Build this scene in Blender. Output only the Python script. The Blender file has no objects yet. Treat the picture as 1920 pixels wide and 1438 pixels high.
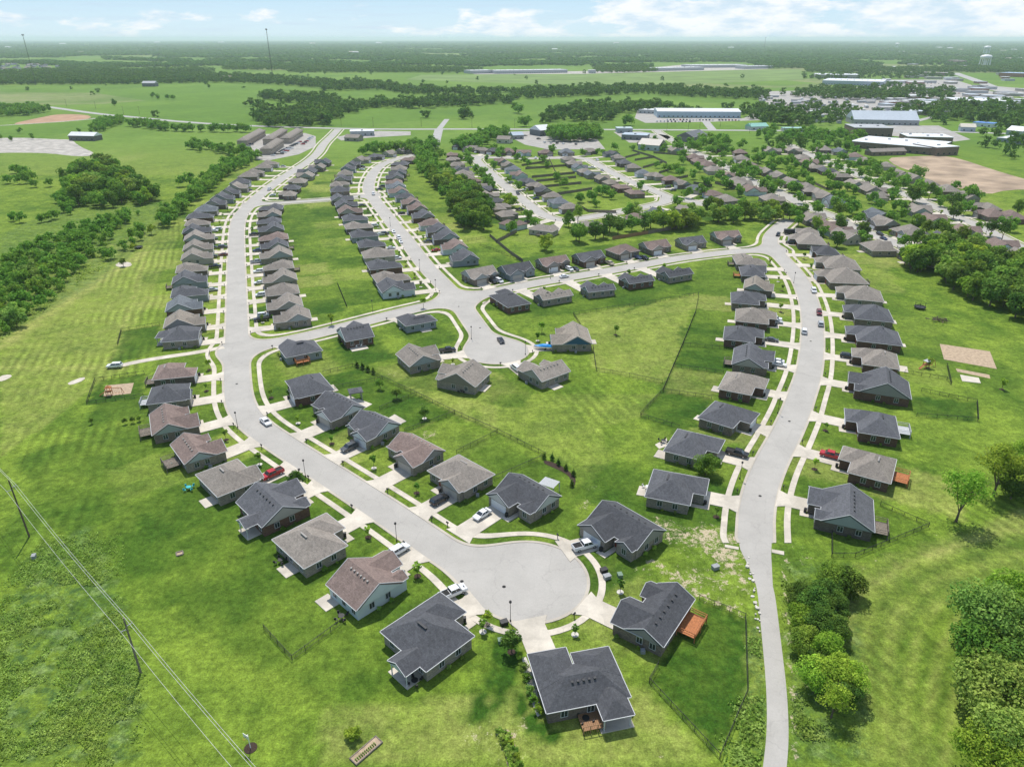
import bpy, math, random
import numpy as np
from mathutils import Vector, Matrix
random.seed(7); RNG = np.random.default_rng(7)
S = bpy.context.scene; COL = S.collection
# ------------------------------------------------------------ camera model (1920x1438 photograph)
CAMH, F = 99.0, 1331.0
PITCH = math.atan((719 - 72) / F)
def G(x, y, z=0.0):
    """ground point (height z) seen at photo pixel x, y"""
    dx = (x - 960) / F; dy = (719 - y) / F
    vy = math.cos(PITCH) + dy * math.sin(PITCH); vz = -math.sin(PITCH) + dy * math.cos(PITCH)
    t = (CAMH - z) / (-vz)
    return (dx * t, vy * t)
def GL(pts, z=0.0): return [G(a, b, z) for a, b in pts]

# ------------------------------------------------------------ materials
def new_mat(name, rough=0.8, spec=0.3):
    m = bpy.data.materials.new(name); m.use_nodes = True
    nt = m.node_tree; b = nt.nodes['Principled BSDF']
    b.inputs['Roughness'].default_value = rough
    b.inputs['Specular IOR Level'].default_value = spec
    return m, nt, b
def nd(nt, t, **k):
    n = nt.nodes.new(t)
    for a, v in k.items():
        if a in n.inputs.keys() if not isinstance(a, int) else False: n.inputs[a].default_value = v
        else: setattr(n, a, v)
    return n
def noise(nt, vec, scale, detail=3, rough=0.5, w=None):
    n = nt.nodes.new('ShaderNodeTexNoise'); n.inputs['Scale'].default_value = scale
    n.inputs['Detail'].default_value = detail; n.inputs['Roughness'].default_value = rough
    if vec is not None: nt.links.new(vec, n.inputs['Vector'])
    return n.outputs['Fac']
def ramp(nt, fac, lo, hi, a=0.0, b=1.0):
    n = nt.nodes.new('ShaderNodeMapRange'); n.inputs[1].default_value = lo; n.inputs[2].default_value = hi
    n.inputs[3].default_value = a; n.inputs[4].default_value = b; nt.links.new(fac, n.inputs[0])
    return n.outputs[0]
def mth(nt, op, a, b=None, c=None):
    n = nt.nodes.new('ShaderNodeMath'); n.operation = op
    for i, v in enumerate((a, b, c)):
        if v is None: continue
        if isinstance(v, (int, float)): n.inputs[i].default_value = v
        else: nt.links.new(v, n.inputs[i])
    return n.outputs[0]
def mix(nt, fac, a, b, mode='MIX'):
    n = nt.nodes.new('ShaderNodeMix'); n.data_type = 'RGBA'; n.blend_type = mode
    for s, v in ((n.inputs[0], fac), (n.inputs[6], a), (n.inputs[7], b)):
        if isinstance(v, (int, float)): s.default_value = v
        elif isinstance(v, tuple): s.default_value = (v[0], v[1], v[2], 1)
        else: nt.links.new(v, s)
    return n.outputs[2]
def objco(nt): return nt.nodes.new('ShaderNodeTexCoord').outputs['Object']
def worldpos(nt): return nt.nodes.new('ShaderNodeNewGeometry').outputs['Position']

def simple(name, col, rough=0.7, var=0.15, scale=3.0, spec=0.3, metal=0.0):
    m, nt, b = new_mat(name, rough, spec)
    f = ramp(nt, noise(nt, worldpos(nt), scale, 4), 0.3, 0.7, 1 - var, 1 + var)
    c = nt.nodes.new('ShaderNodeVectorMath'); c.operation = 'SCALE'
    c.inputs[0].default_value = col[:3]; nt.links.new(f, c.inputs['Scale'])
    nt.links.new(c.outputs[0], b.inputs['Base Color']); b.inputs['Metallic'].default_value = metal
    return m
def tinted(name, rough=0.85, var=0.25, s1=0.6, s2=9.0, spec=0.2, kind=None):
    """base colour comes from the object's own colour, weathered with noise"""
    m, nt, b = new_mat(name, rough, spec)
    oi = nt.nodes.new('ShaderNodeObjectInfo'); co = objco(nt)
    f1 = ramp(nt, noise(nt, co, s1, 3), 0.3, 0.7, 1 - var * 0.5, 1 + var * 0.5)
    f2 = ramp(nt, noise(nt, co, s2, 2), 0.25, 0.75, 1 - var, 1 + var)
    f = mth(nt, 'MULTIPLY', f1, f2)
    if kind == 'shingle':
        w = nt.nodes.new('ShaderNodeSeparateXYZ'); nt.links.new(co, w.inputs[0])
        st = mth(nt, 'FRACT', mth(nt, 'MULTIPLY', w.outputs[2], 5.5))
        f = mth(nt, 'MULTIPLY', f, ramp(nt, st, 0.0, 0.25, 0.86, 1.02))
        vor = nt.nodes.new('ShaderNodeTexVoronoi'); vor.inputs['Scale'].default_value = 2.6
        nt.links.new(co, vor.inputs['Vector'])
        sp = nt.nodes.new('ShaderNodeSeparateColor'); nt.links.new(vor.outputs['Color'], sp.inputs[0])
        f = mth(nt, 'MULTIPLY', f, ramp(nt, sp.outputs[0], 0, 1, 0.84, 1.16))
    if kind == 'brick':
        w = nt.nodes.new('ShaderNodeSeparateXYZ'); nt.links.new(co, w.inputs[0])
        cb = nt.nodes.new('ShaderNodeCombineXYZ')
        nt.links.new(mth(nt, 'ADD', w.outputs[0], w.outputs[1]), cb.inputs[0]); nt.links.new(w.outputs[2], cb.inputs[1])
        br = nt.nodes.new('ShaderNodeTexBrick'); nt.links.new(cb.outputs[0], br.inputs['Vector'])
        br.inputs['Scale'].default_value = 1.0; br.inputs['Brick Width'].default_value = 0.42; br.inputs['Row Height'].default_value = 0.16
        br.inputs['Mortar Size'].default_value = 0.02
        br.inputs['Color1'].default_value = (1.25, 1.2, 1.15, 1); br.inputs['Color2'].default_value = (0.6, 0.6, 0.62, 1); br.inputs['Mortar'].default_value = (1.3, 1.3, 1.3, 1)
        base = mix(nt, 1.0, oi.outputs['Color'], br.outputs['Color'], 'MULTIPLY')
    elif kind == 'siding':
        w = nt.nodes.new('ShaderNodeSeparateXYZ'); nt.links.new(co, w.inputs[0])
        st = mth(nt, 'FRACT', mth(nt, 'MULTIPLY', w.outputs[2], 5.0))
        f = mth(nt, 'MULTIPLY', ramp(nt, noise(nt, co, s1, 2), 0.3, 0.7, 0.95, 1.05), ramp(nt, st, 0.0, 0.18, 0.8, 1.0))
        base = oi.outputs['Color']
    else: base = oi.outputs['Color']
    c = nt.nodes.new('ShaderNodeVectorMath'); c.operation = 'SCALE'
    nt.links.new(base, c.inputs[0]); nt.links.new(f, c.inputs['Scale'])
    nt.links.new(c.outputs[0], b.inputs['Base Color'])
    return m
M = {}
M['shingle'] = tinted('asphalt_shingle', 0.9, 0.2, 0.35, 5.0, 0.25, 'shingle')
M['brick'] = tinted('brick', 0.9, 0.2, 0.5, 6.0, 0.15, 'brick')
M['siding'] = tinted('siding', 0.6, 0.1, 0.4, 2.0, 0.3, 'siding')
M['paint'] = tinted('car_paint', 0.25, 0.03, 0.3, 1.0, 0.6)
M['tint'] = tinted('painted_surface', 0.6, 0.1, 0.3, 3.0, 0.3)
M['metalroof'] = tinted('metal_roof', 0.45, 0.08, 0.05, 0.4, 0.4)
M['trim'] = simple('white_trim', (0.50, 0.51, 0.52), 0.5, 0.08)
M['glass'] = simple('window_glass', (0.03, 0.04, 0.05), 0.08, 0.2, 0.5, 0.9)
M['rubber'] = simple('rubber', (0.02, 0.02, 0.02), 0.8, 0.2)
M['rim'] = simple('alloy_rim', (0.5, 0.5, 0.52), 0.3, 0.1, metal=0.8)
M['lamp_red'] = simple('tail_lens', (0.4, 0.02, 0.02), 0.2, 0.1)
M['lamp_clear'] = simple('head_lens', (0.8, 0.8, 0.78), 0.1, 0.05)
M['darkmetal'] = simple('dark_metal', (0.025, 0.025, 0.028), 0.5, 0.2)
M['greymetal'] = simple('grey_metal', (0.3, 0.31, 0.32), 0.45, 0.15)
M['wood'] = simple('deck_wood', (0.30, 0.17, 0.09), 0.8, 0.3, 5)
M['orangewood'] = simple('stained_cedar', (0.42, 0.16, 0.06), 0.7, 0.3, 5)
M['greywood'] = simple('weathered_wood', (0.20, 0.17, 0.14), 0.9, 0.35, 3)
M['bark'] = simple('bark', (0.13, 0.10, 0.075), 0.95, 0.3, 6)
M['stone'] = simple('pale_rock', (0.55, 0.52, 0.46), 0.9, 0.3, 2)
M['mulch'] = simple('mulch', (0.05, 0.033, 0.025), 1.0, 0.4, 8)
M['white_plastic'] = simple('white_plastic', (0.75, 0.75, 0.74), 0.4, 0.05)
M['blue'] = simple('blue_vinyl', (0.02, 0.25, 0.62), 0.35, 0.1)
M['teal'] = simple('teal_fabric', (0.05, 0.42, 0.45), 0.7, 0.1)
M['wire'] = simple('bare_wire', (0.50, 0.50, 0.50), 0.35, 0.05)
M['soil'] = simple('tilled_soil', (0.42, 0.32, 0.22), 1.0, 0.25, 1.2)
def concrete(name, col, joints=0.0, var=0.12):
    m, nt, b = new_mat(name, 0.85, 0.25); p = worldpos(nt)
    f = ramp(nt, noise(nt, p, 0.12, 5, 0.65), 0.36, 0.64, 1 - var, 1 + var)
    g = ramp(nt, noise(nt, p, 2.5, 5, 0.7), 0.25, 0.75, 0.93, 1.07)
    f = mth(nt, 'MULTIPLY', f, g)
    if name == 'weathered_asphalt':
        wv = nt.nodes.new('ShaderNodeTexNoise'); wv.inputs['Scale'].default_value = 0.35; wv.inputs['Detail'].default_value = 4; nt.links.new(p, wv.inputs['Vector'])
        va = nt.nodes.new('ShaderNodeVectorMath'); va.operation = 'MULTIPLY_ADD'; nt.links.new(wv.outputs['Color'], va.inputs[0]); va.inputs[1].default_value = (5, 5, 0); nt.links.new(p, va.inputs[2])
        vc = nt.nodes.new('ShaderNodeTexVoronoi'); vc.feature = 'DISTANCE_TO_EDGE'; vc.inputs['Scale'].default_value = 0.09; nt.links.new(va.outputs[0], vc.inputs['Vector'])
        f = mth(nt, 'MULTIPLY', f, ramp(nt, vc.outputs['Distance'], 0.003, 0.012, 0.90, 1.0))
        vp = nt.nodes.new('ShaderNodeTexVoronoi'); vp.inputs['Scale'].default_value = 0.05; vp.distance = 'CHEBYCHEV'; nt.links.new(p, vp.inputs['Vector']); vs = nt.nodes.new('ShaderNodeSeparateColor'); nt.links.new(vp.outputs['Color'], vs.inputs[0])
        f = mth(nt, 'MULTIPLY', f, ramp(nt, vs.outputs[1], 0, 1, 0.975, 1.02))
    # dark patches / tar marks
    k = ramp(nt, noise(nt, p, 0.5, 7, 0.8), 0.56, 0.70, 1.0, 0.88)
    f = mth(nt, 'MULTIPLY', f, k)
    c = nt.nodes.new('ShaderNodeVectorMath'); c.operation = 'SCALE'
    c.inputs[0].default_value = col; nt.links.new(f, c.inputs['Scale'])
    out = c.outputs[0]
    if joints:
        v = nt.nodes.new('ShaderNodeTexVoronoi'); v.inputs['Scale'].default_value = joints; v.distance = 'CHEBYCHEV'; v.inputs['Randomness'].default_value = 0.5; nt.links.new(p, v.inputs['Vector'])
        sc_ = nt.nodes.new('ShaderNodeSeparateColor'); nt.links.new(v.outputs['Color'], sc_.inputs[0])
        c2 = nt.nodes.new('ShaderNodeVectorMath'); c2.operation = 'SCALE'; nt.links.new(out, c2.inputs[0]); nt.links.new(ramp(nt, sc_.outputs[0], 0, 1, .90, 1.07), c2.inputs['Scale']); out = c2.outputs[0]
    if False:
        v = nt.nodes.new('ShaderNodeTexVoronoi'); v.feature = 'DISTANCE_TO_EDGE'; v.inputs['Scale'].default_value = joints
        v.inputs['Randomness'].default_value = 0.85; nt.links.new(p, v.inputs['Vector'])
        nz = noise(nt, p, 0.05, 2)
        crack = mth(nt, 'MULTIPLY', ramp(nt, v.outputs['Distance'], 0.0, 0.012, 1, 0), ramp(nt, nz, 0.5, 0.6))
        out = mix(nt, mth(nt, 'MULTIPLY', crack, 0.55), out, (0.1, 0.1, 0.1))
    nt.links.new(out, b.inputs['Base Color'])
    return m
M['road'] = concrete('weathered_asphalt', (0.405, 0.385, 0.352), 0, 0.06)
M['highway'] = concrete('highway_asphalt', (0.38, 0.37, 0.35), 0, 0.08)
M['kerb'] = concrete('kerb_concrete', (0.46, 0.415, 0.345), 0, 0.10)
M['walk'] = concrete('sidewalk_concrete', (0.56, 0.505, 0.42), 0.5, 0.14)
M['drive'] = concrete('driveway_concrete', (0.56, 0.51, 0.43), 0.33, 0.15)
M['lot'] = concrete('parking_concrete', (0.36, 0.34, 0.31), 0, 0.15)
M['gravel'] = concrete('gravel', (0.40, 0.37, 0.33), 0, 0.3)

def leaf_mat(name, c1, c2, trans=0.25):
    m = bpy.data.materials.new(name); m.use_nodes = True; nt = m.node_tree; nt.nodes.clear()
    out = nt.nodes.new('ShaderNodeOutputMaterial'); oi = nt.nodes.new('ShaderNodeObjectInfo')
    p = worldpos(nt)
    f = ramp(nt, noise(nt, p, 0.45, 3), 0.35, 0.65)
    base = mix(nt, f, c1, c2)
    hs = nt.nodes.new('ShaderNodeHueSaturation')
    # each plant has its own hue and depth of green, taken from its place
    big = noise(nt, p, 0.055, 2)
    nt.links.new(mth(nt, 'ADD', ramp(nt, oi.outputs['Random'], 0, 1, -0.018, 0.018), ramp(nt, big, 0.3, 0.7, 0.486, 0.512)), hs.inputs['Hue'])
    nt.links.new(mth(nt, 'MULTIPLY', ramp(nt, mth(nt, 'FRACT', mth(nt, 'MULTIPLY', oi.outputs['Random'], 7.31)), 0, 1, 0.85, 1.35), ramp(nt, noise(nt, p, 1.6, 2), 0.3, 0.7, 0.62, 1.5)), hs.inputs['Value'])
    nt.links.new(base, hs.inputs['Color'])
    d = nt.nodes.new('ShaderNodeBsdfDiffuse'); t = nt.nodes.new('ShaderNodeBsdfTranslucent'); x = nt.nodes.new('ShaderNodeMixShader')
    x.inputs[0].default_value = trans
    nt.links.new(hs.outputs[0], d.inputs[0]); nt.links.new(hs.outputs[0], t.inputs[0])
    nt.links.new(d.outputs[0], x.inputs[1]); nt.links.new(t.outputs[0], x.inputs[2])
    nt.links.new(x.outputs[0], out.inputs[0])
    return m
M['leaf'] = leaf_mat('leaves', (0.11, 0.215, 0.033), (0.22, 0.345, 0.05), 0.36)
M['leaf_dark'] = leaf_mat('leaves_dark', (0.070, 0.145, 0.028), (0.15, 0.245, 0.042), 0.32)
M['leaf_bright'] = leaf_mat('leaves_bright', (0.19, 0.32, 0.035), (0.34, 0.47, 0.06), 0.4)
M['leaf_pale'] = leaf_mat('leaves_pale', (0.18, 0.30, 0.055), (0.33, 0.45, 0.10), 0.38)
M['weed'] = leaf_mat('weeds', (0.17, 0.29, 0.045), (0.33, 0.46, 0.11), 0.4)
M['leaf_far'] = leaf_mat('leaves_far', (0.058, 0.135, 0.026), (0.125, 0.225, 0.042), 0.28)

# ------------------------------------------------------------ object helpers
def tag(o, label=None, cat=None, group=None, kind=None):
    if label: o['label'] = label
    if cat: o['category'] = cat
    if group: o['group'] = group
    if kind: o['kind'] = kind
    return o
def ob(name, me, parent=None, color=None, loc=None, rz=None):
    o = bpy.data.objects.new(name, me); COL.objects.link(o)
    if parent is not None: o.parent = parent
    if color is not None: o.color = (color[0], color[1], color[2], 1)
    if loc is not None: o.location = loc
    if rz is not None: o.rotation_euler = (0, 0, rz)
    return o
def empty(name, loc, rz=0.0):
    o = bpy.data.objects.new(name, None); COL.objects.link(o); o.location = loc; o.rotation_euler = (0, 0, rz)
    o.empty_display_size = 0.5
    return o
class MB:
    def __init__(s): s.v = []; s.f = []; s.m = []
    def poly(s, pts, mi=0):
        n = len(s.v); s.v += [tuple(p) for p in pts]; s.f.append(tuple(range(n, n + len(pts)))); s.m.append(mi)
    def box(s, x0, x1, y0, y1, z0, z1, mi=0):
        n = len(s.v)
        s.v += [(x0,y0,z0),(x1,y0,z0),(x1,y1,z0),(x0,y1,z0),(x0,y0,z1),(x1,y0,z1),(x1,y1,z1),(x0,y1,z1)]
        for f in ((3,2,1,0),(4,5,6,7),(0,1,5,4),(1,2,6,5),(2,3,7,6),(3,0,4,7)): s.f.append(tuple(n+i for i in f)); s.m.append(mi)
    def bar(s, p, q, w, mi=0, w2=None, sides=4):
        p = Vector(p); q = Vector(q); d = (q - p)
        if d.length < 1e-6: return
        d.normalize(); u = d.orthogonal().normalized() if abs(d.z) > 0.95 else Vector((0,0,1)).cross(d).normalized(); v = d.cross(u)
        w2 = w if w2 is None else w2; n = len(s.v)
        for c, r in ((p, w), (q, w2)):
            for i in range(sides):
                a = 2*math.pi*(i+0.5)/sides; s.v.append(tuple(c + (u*math.cos(a) + v*math.sin(a))*r*0.7071*(1 if sides > 4 else 1)))
        for i in range(sides):
            j = (i+1) % sides; s.f.append((n+i, n+j, n+sides+j, n+sides+i)); s.m.append(mi)
        s.f.append(tuple(n+sides-1-i for i in range(sides))); s.m.append(mi)
        s.f.append(tuple(n+sides+i for i in range(sides))); s.m.append(mi)
    def tube(s, pts, rad, sides=8, mi=0):
        for i in range(len(pts)-1): s.bar(pts[i], pts[i+1], rad[i]/0.7071, mi, rad[i+1]/0.7071, sides)
    def prism(s, pts, z0, z1, mi=0):
        n = len(s.v); k = len(pts)
        s.v += [(p[0],p[1],z0) for p in pts] + [(p[0],p[1],z1) for p in pts]
        s.f.append(tuple(n+k-1-i for i in range(k))); s.m.append(mi); s.f.append(tuple(n+k+i for i in range(k))); s.m.append(mi)
        for i in range(k):
            j = (i+1) % k; s.f.append((n+i, n+j, n+k+j, n+k+i)); s.m.append(mi)
    def disc(s, cx, cy, r, z0, z1, n=24, mi=0, ry=None):
        ry = r if ry is None else ry
        s.prism([(cx + r*math.cos(2*math.pi*i/n), cy + ry*math.sin(2*math.pi*i/n)) for i in range(n)], z0, z1, mi)
    def mesh(s, name, mats):
        me = bpy.data.meshes.new(name); me.from_pydata(s.v, [], s.f)
        for m in (mats if isinstance(mats, (list, tuple)) else [mats]): me.materials.append(M[m] if isinstance(m, str) else m)
        if any(s.m): me.polygons.foreach_set('material_index', s.m)
        me.update(); return me
    def build(s, name, mats, parent=None, **k): return ob(name, s.mesh(name, mats), parent, **k)
def ccw(pts):
    a = sum(pts[i][0]*pts[(i+1) % len(pts)][1] - pts[(i+1) % len(pts)][0]*pts[i][1] for i in range(len(pts)))
    return pts if a > 0 else pts[::-1]
def sheet(name, pxpoly, z, mat, world=False, smooth=0, thick=0.0):
    pts = ccw(list(pxpoly) if world else GL(pxpoly))
    if smooth:
        for _ in range(smooth):
            q = []
            for i in range(len(pts)):
                a = pts[i]; b = pts[(i+1) % len(pts)]
                q += [(a[0]*.75+b[0]*.25, a[1]*.75+b[1]*.25), (a[0]*.25+b[0]*.75, a[1]*.25+b[1]*.75)]
            pts = q
    mb = MB(); mb.prism(pts, -0.02, z)
    return tag(mb.build(name, mat), kind='structure')
ORD = ['first','second','third','fourth','fifth','sixth','seventh','eighth','ninth','tenth','eleventh','twelfth','thirteenth','fourteenth','fifteenth','sixteenth','seventeenth','eighteenth','nineteenth','twentieth']
ORD += ['twenty-'+o for o in ORD[:9]] + ['thirtieth'] + ['thirty-'+o for o in ORD[:9]] + ['fortieth'] + ['forty-'+o for o in ORD[:9]] + ['fiftieth'] + ['fifty-'+o for o in ORD[:9]] + ['sixtieth'] + ['sixty-'+o for o in ORD[:9]]+ ['seventieth'] + ['seventy-'+o for o in ORD[:9]]

# ------------------------------------------------------------ streets
def smooth_line(pts, it=2):
    for _ in range(it):
        q = [pts[0]]
        for i in range(len(pts)-1):
            a, b = pts[i], pts[i+1]
            q += [(a[0]*.75+b[0]*.25, a[1]*.75+b[1]*.25), (a[0]*.25+b[0]*.75, a[1]*.25+b[1]*.75)]
        q.append(pts[-1]); pts = q
    return pts
def mid(a, b): return ((a[0]+b[0])/2, (a[1]+b[1])/2)
C1 = mid(G(1000,1025), G(1010,1157)); C1 = ((G(883,1092)[0]+G(1101,1092)[0])/2, C1[1])
R1 = (G(1101,1092)[0]-G(883,1092)[0])/2
C2 = (G(931,660)[0], mid(G(930,633), G(930,685))[1]); R2 = (G(991,662)[0]-G(872,662)[0])/2
STR = {
 'west': ([(634,243),(622,256),(606,271),(597,287),(580,302),(560,315),(525,337),(488,365),(466,387),(450,405),(444,425),(443,460),(443,530),(444.5,600),(443.5,680),(445,733),(451,760),(465,784),(489,806),(520,827),(560,853),(618,890),(677,928),(735,966),(790,1004),(845,1042),(900,1066),(960,1082)], 3.95, (C1, R1)),
 'middle': ([(775,291),(755,296),(736,301),(718,308),(707,316),(699,326),(692,342),(690,356),(697,368),(705,379),(722,401),(742,427),(759,447),(770,462),(798,500),(835,538),(862,567),(878,592),(905,630),(918,648)], 3.95, (C2, R2)),
 'cross': ([(444,657),(480,650),(506,645),(560,634),(604,624),(692,601),(781,578),(860,562)], 3.7, None),
 'north': ([(865,560),(909,551),(998,532),(1065,521),(1154,506),(1220,494),(1269,485),(1336,476.5),(1380,472),(1431,469),(1450,468)], 3.7, None),
 'east': ([(1474,416),(1460,428),(1447,441),(1443,455),(1450,468),(1464,483),(1485,505),(1502,528),(1515,560),(1522,590),(1524,620),(1522.5,660),(1516,705),(1500,749),(1492,775),(1469,824),(1444,869),(1427,913),(1417,958),(1416,1012)], 3.75, None),
 'short': ([(478,383),(520,381.5),(560,378.5),(610,375),(650,371),(695,366)], 3.6, None),
 'hedge': ([(890,293),(896,305),(920,325),(948,350),(970,367),(995,387),(1017,403),(1037,411),(1062,414),(1105,408),(1163,397),(1213,388),(1246,380),(1257,373),(1296,377),(1316,383)], 3.8, None),
 'inner': ([(1060,296),(1100,297),(1130,315),(1172,337),(1205,350),(1238,363),(1257,373)], 3.8, None),
 'top': ([(885,294),(930,296),(1000,298),(1062,296)], 3.6, None),
 'dale': ([(1232,246),(1240,252),(1269,268),(1298,285),(1331,297),(1370,318),(1413,344),(1438,351),(1462,361),(1484,374),(1510,388),(1540,398),(1570,409),(1600,425),(1645,443),(1680,456),(1715,474),(1760,498)], 3.9, None),
 'far': ([(1480,272),(1526,295),(1577,313),(1616,333),(1660,350),(1700,366),(1723,376),(1762,392),(1800,410),(1837,424),(1870,442),(1920,467),(1970,495)], 3.9, None),
 'lane': ([(1416,1005),(1420,1047),(1434,1100),(1438,1121),(1447,1205),(1456,1288),(1459,1372),(1453,1438),(1440,1540)], 1.65, None),
}
SW = {k: (np.array(smooth_line(GL(v[0]), 2)), v[1], v[2]) for k, v in STR.items()}
gx = np.arange(-300, 500, 1.5); gy = np.arange(66, 905, 1.5)
GX, GY = np.meshgrid(gx, gy)
def dist_poly(PX, PY, P):
    d = np.full(PX.shape, 1e9)
    for i in range(len(P)-1):
        a = P[i]; b = P[i+1]; ab = b-a; L = ab.dot(ab)+1e-9
        pad = 40
        t = np.clip(((PX-a[0])*ab[0]+(PY-a[1])*ab[1])/L, 0, 1)
        d = np.minimum(d, np.hypot(PX-a[0]-t*ab[0], PY-a[1]-t*ab[1]))
    return d
def smin(a, b, k):
    h = np.maximum(k-np.abs(a-b), 0)/k
    return np.minimum(a, b) - h*h*k/4
FD = {}
for k, (P, hw, disc) in SW.items():
    d = dist_poly(GX, GY, P) - hw
    if disc: d = smin(d, np.hypot(GX-disc[0][0], GY-disc[0][1]) - disc[1], 9.0)
    FD[k] = d
RES = [k for k in SW if k != 'lane']
dres = FD[RES[0]].copy()
for k in RES[1:]: dres = smin(dres, FD[k], 11.0)
dall = smin(dres, FD['lane'], 3.0)

def band(conds, z, thick, name, mat):
    """sheet over the cells where every field lies between lo and hi"""
    ny, nx = GX.shape
    ok = np.ones((ny-1, nx-1), bool); full = ok.copy()
    for Fd, lo, hi in conds:
        q = np.stack([Fd[:-1,:-1], Fd[:-1,1:], Fd[1:,1:], Fd[1:,:-1]])
        mn = q.min(0); mx = q.max(0)
        ok &= (mx > lo) & (mn < hi); full &= (mn >= lo) & (mx <= hi)
    vid = {}; V = []; FC = []
    def vert(p):
        k = (round(p[0], 2), round(p[1], 2))
        if k not in vid: vid[k] = len(V); V.append((p[0], p[1], z))
        return vid[k]
    def clip(poly, i, lev, keep_gt):
        out = []
        for a in range(len(poly)):
            p = poly[a]; q = poly[(a+1) % len(poly)]
            vp = (p[2][i]-lev) * (1 if keep_gt else -1); vq = (q[2][i]-lev) * (1 if keep_gt else -1)
            if vp >= 0: out.append(p)
            if (vp > 0 > vq) or (vp < 0 < vq):
                t = vp/(vp-vq)
                out.append((p[0]+(q[0]-p[0])*t, p[1]+(q[1]-p[1])*t, tuple(u+(w-u)*t for u, w in zip(p[2], q[2]))))
        return out
    for j, i in zip(*np.nonzero(ok)):
        cs = [(j,i),(j,i+1),(j+1,i+1),(j+1,i)]
        pts = [(GX[c], GY[c], tuple(Fd[c] for Fd, _, _ in conds)) for c in cs]
        if full[j, i]: FC.append([vert(p) for p in pts]); continue
        for tri in ((pts[0],pts[1],pts[2]), (pts[0],pts[2],pts[3])):
            poly = list(tri)
            for n, (Fd, lo, hi) in enumerate(conds):
                if lo > -1e8 and poly: poly = clip(poly, n, lo, True)
                if hi < 1e8 and poly: poly = clip(poly, n, hi, False)
            if len(poly) >= 3:
                ids = []
                for p in poly:
                    q = vert(p)
                    if not ids or ids[-1] != q: ids.append(q)
                if len(ids) > 2 and ids[0] == ids[-1]: ids.pop()
                if len(set(ids)) >= 3 and len(set(ids)) == len(ids): FC.append(ids)
    E = {}
    for f in FC:
        for a in range(len(f)):
            e = (f[a], f[(a+1) % len(f)]); E[e] = 1
    n0 = len(V); low = {}
    for (a, b) in list(E):
        if (b, a) not in E:
            for v in (a, b):
                if v not in low: low[v] = len(V); V.append((V[v][0], V[v][1], z-thick))
            FC.append([b, a, low[a], low[b]])
    me = bpy.data.meshes.new(name); me.from_pydata(V, [], FC); me.materials.append(M[mat]); me.update()
    return tag(ob(name, me), kind='structure')
BIG = 1e9
ye = G(1416, 1018)[1]; xe = G(1416, 1018)[0]; CUT = np.where(abs(GX-xe) < 22, np.where(GY < 190, GY-ye, 9.0), 9.0)
band([(dres, -BIG, 0.0), (CUT, 0.0, BIG)], 0.05, 0.06, 'street', 'road')
band([(FD['lane'], -BIG, 0.0)], 0.042, 0.05, 'lane', 'road')
band([(dres, 0.0, 0.62), (FD['lane'], 0.0, BIG), (CUT, 0.0, BIG)], 0.13, 0.14, 'kerb', 'kerb')
newer = np.minimum.reduce([FD[k] for k in ('west','middle','cross','north','east','short')])
older = np.minimum.reduce([FD[k] for k in ('hedge','inner','top','dale','far')])
band([(dres, 2.35, 3.75), (CUT, 0.0, BIG), (older, 5.0, BIG)], 0.12, 0.13, 'pavement', 'walk')
band([(dres, 1.6, 2.7), (newer, 5.0, BIG)], 0.12, 0.13, 'pavement', 'walk')
sheet('lane', [(1385,1012),(1447,1012),(1446,1040),(1449,1100),(1452,1125),(1424,1125),(1417,1095),(1404,1062),(1388,1030)], 0.046, 'road')
sheet('pavement', [(1359,1021),(1385,1026),(1385,1031),(1359,1026)], 0.121, 'walk'); sheet('pavement', [(1447,1030),(1470,1034),(1470,1041),(1447,1036)], 0.121, 'walk')
def ribbon(name, px, w, mat, z=0.05, world=False):
    P = smooth_line(list(px) if world else GL(px), 1); mb = MB(); L = []; R = []
    for i, p in enumerate(P):
        a = P[max(i-1, 0)]; b = P[min(i+1, len(P)-1)]; dx, dy = b[0]-a[0], b[1]-a[1]; l = math.hypot(dx, dy)
        nx, ny = -dy/l*w/2, dx/l*w/2; L.append((p[0]+nx, p[1]+ny)); R.append((p[0]-nx, p[1]-ny))
    for i in range(len(P)-1): mb.poly([(*R[i], z), (*R[i+1], z), (*L[i+1], z), (*L[i], z)])
    return tag(mb.build(name, mat), kind='structure')
ribbon('highway', [(90,201),(190,215),(250,220),(350,230),(473,237),(614,241),(718,243),(880,242.5),(1140,243.5),(1327,244.5),(1536,246),(1640,246),(1770,247),(1920,252),(2100,258)], 12, 'highway', 0.09)
ribbon('road', [(823,243),(819,258),(814,276)], 10, 'highway', 0.07)
ribbon('road', [(838,224),(823,243)], 7, 'highway', 0.06)
ribbon('road', [(1319,222),(1326,232),(1336,244)], 10, 'highway', 0.07)
ribbon('highway', [(1790,137),(1800,141),(1827,150),(1865,165),(1920,180),(2000,200)], 26, 'highway', 0.1)
ribbon('road', [(1640,246),(1700,232),(1740,222),(1770,214),(1800,208)], 9, 'highway', 0.06)
ribbon('road', [(0,236),(100,230),(170,224),(180,222)], 6, 'gravel', 0.06)
ribbon('farm_track', [(420,651),(370,661),(300,671),(250,680),(222,687)], 3.0, 'walk', 0.06)
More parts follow.
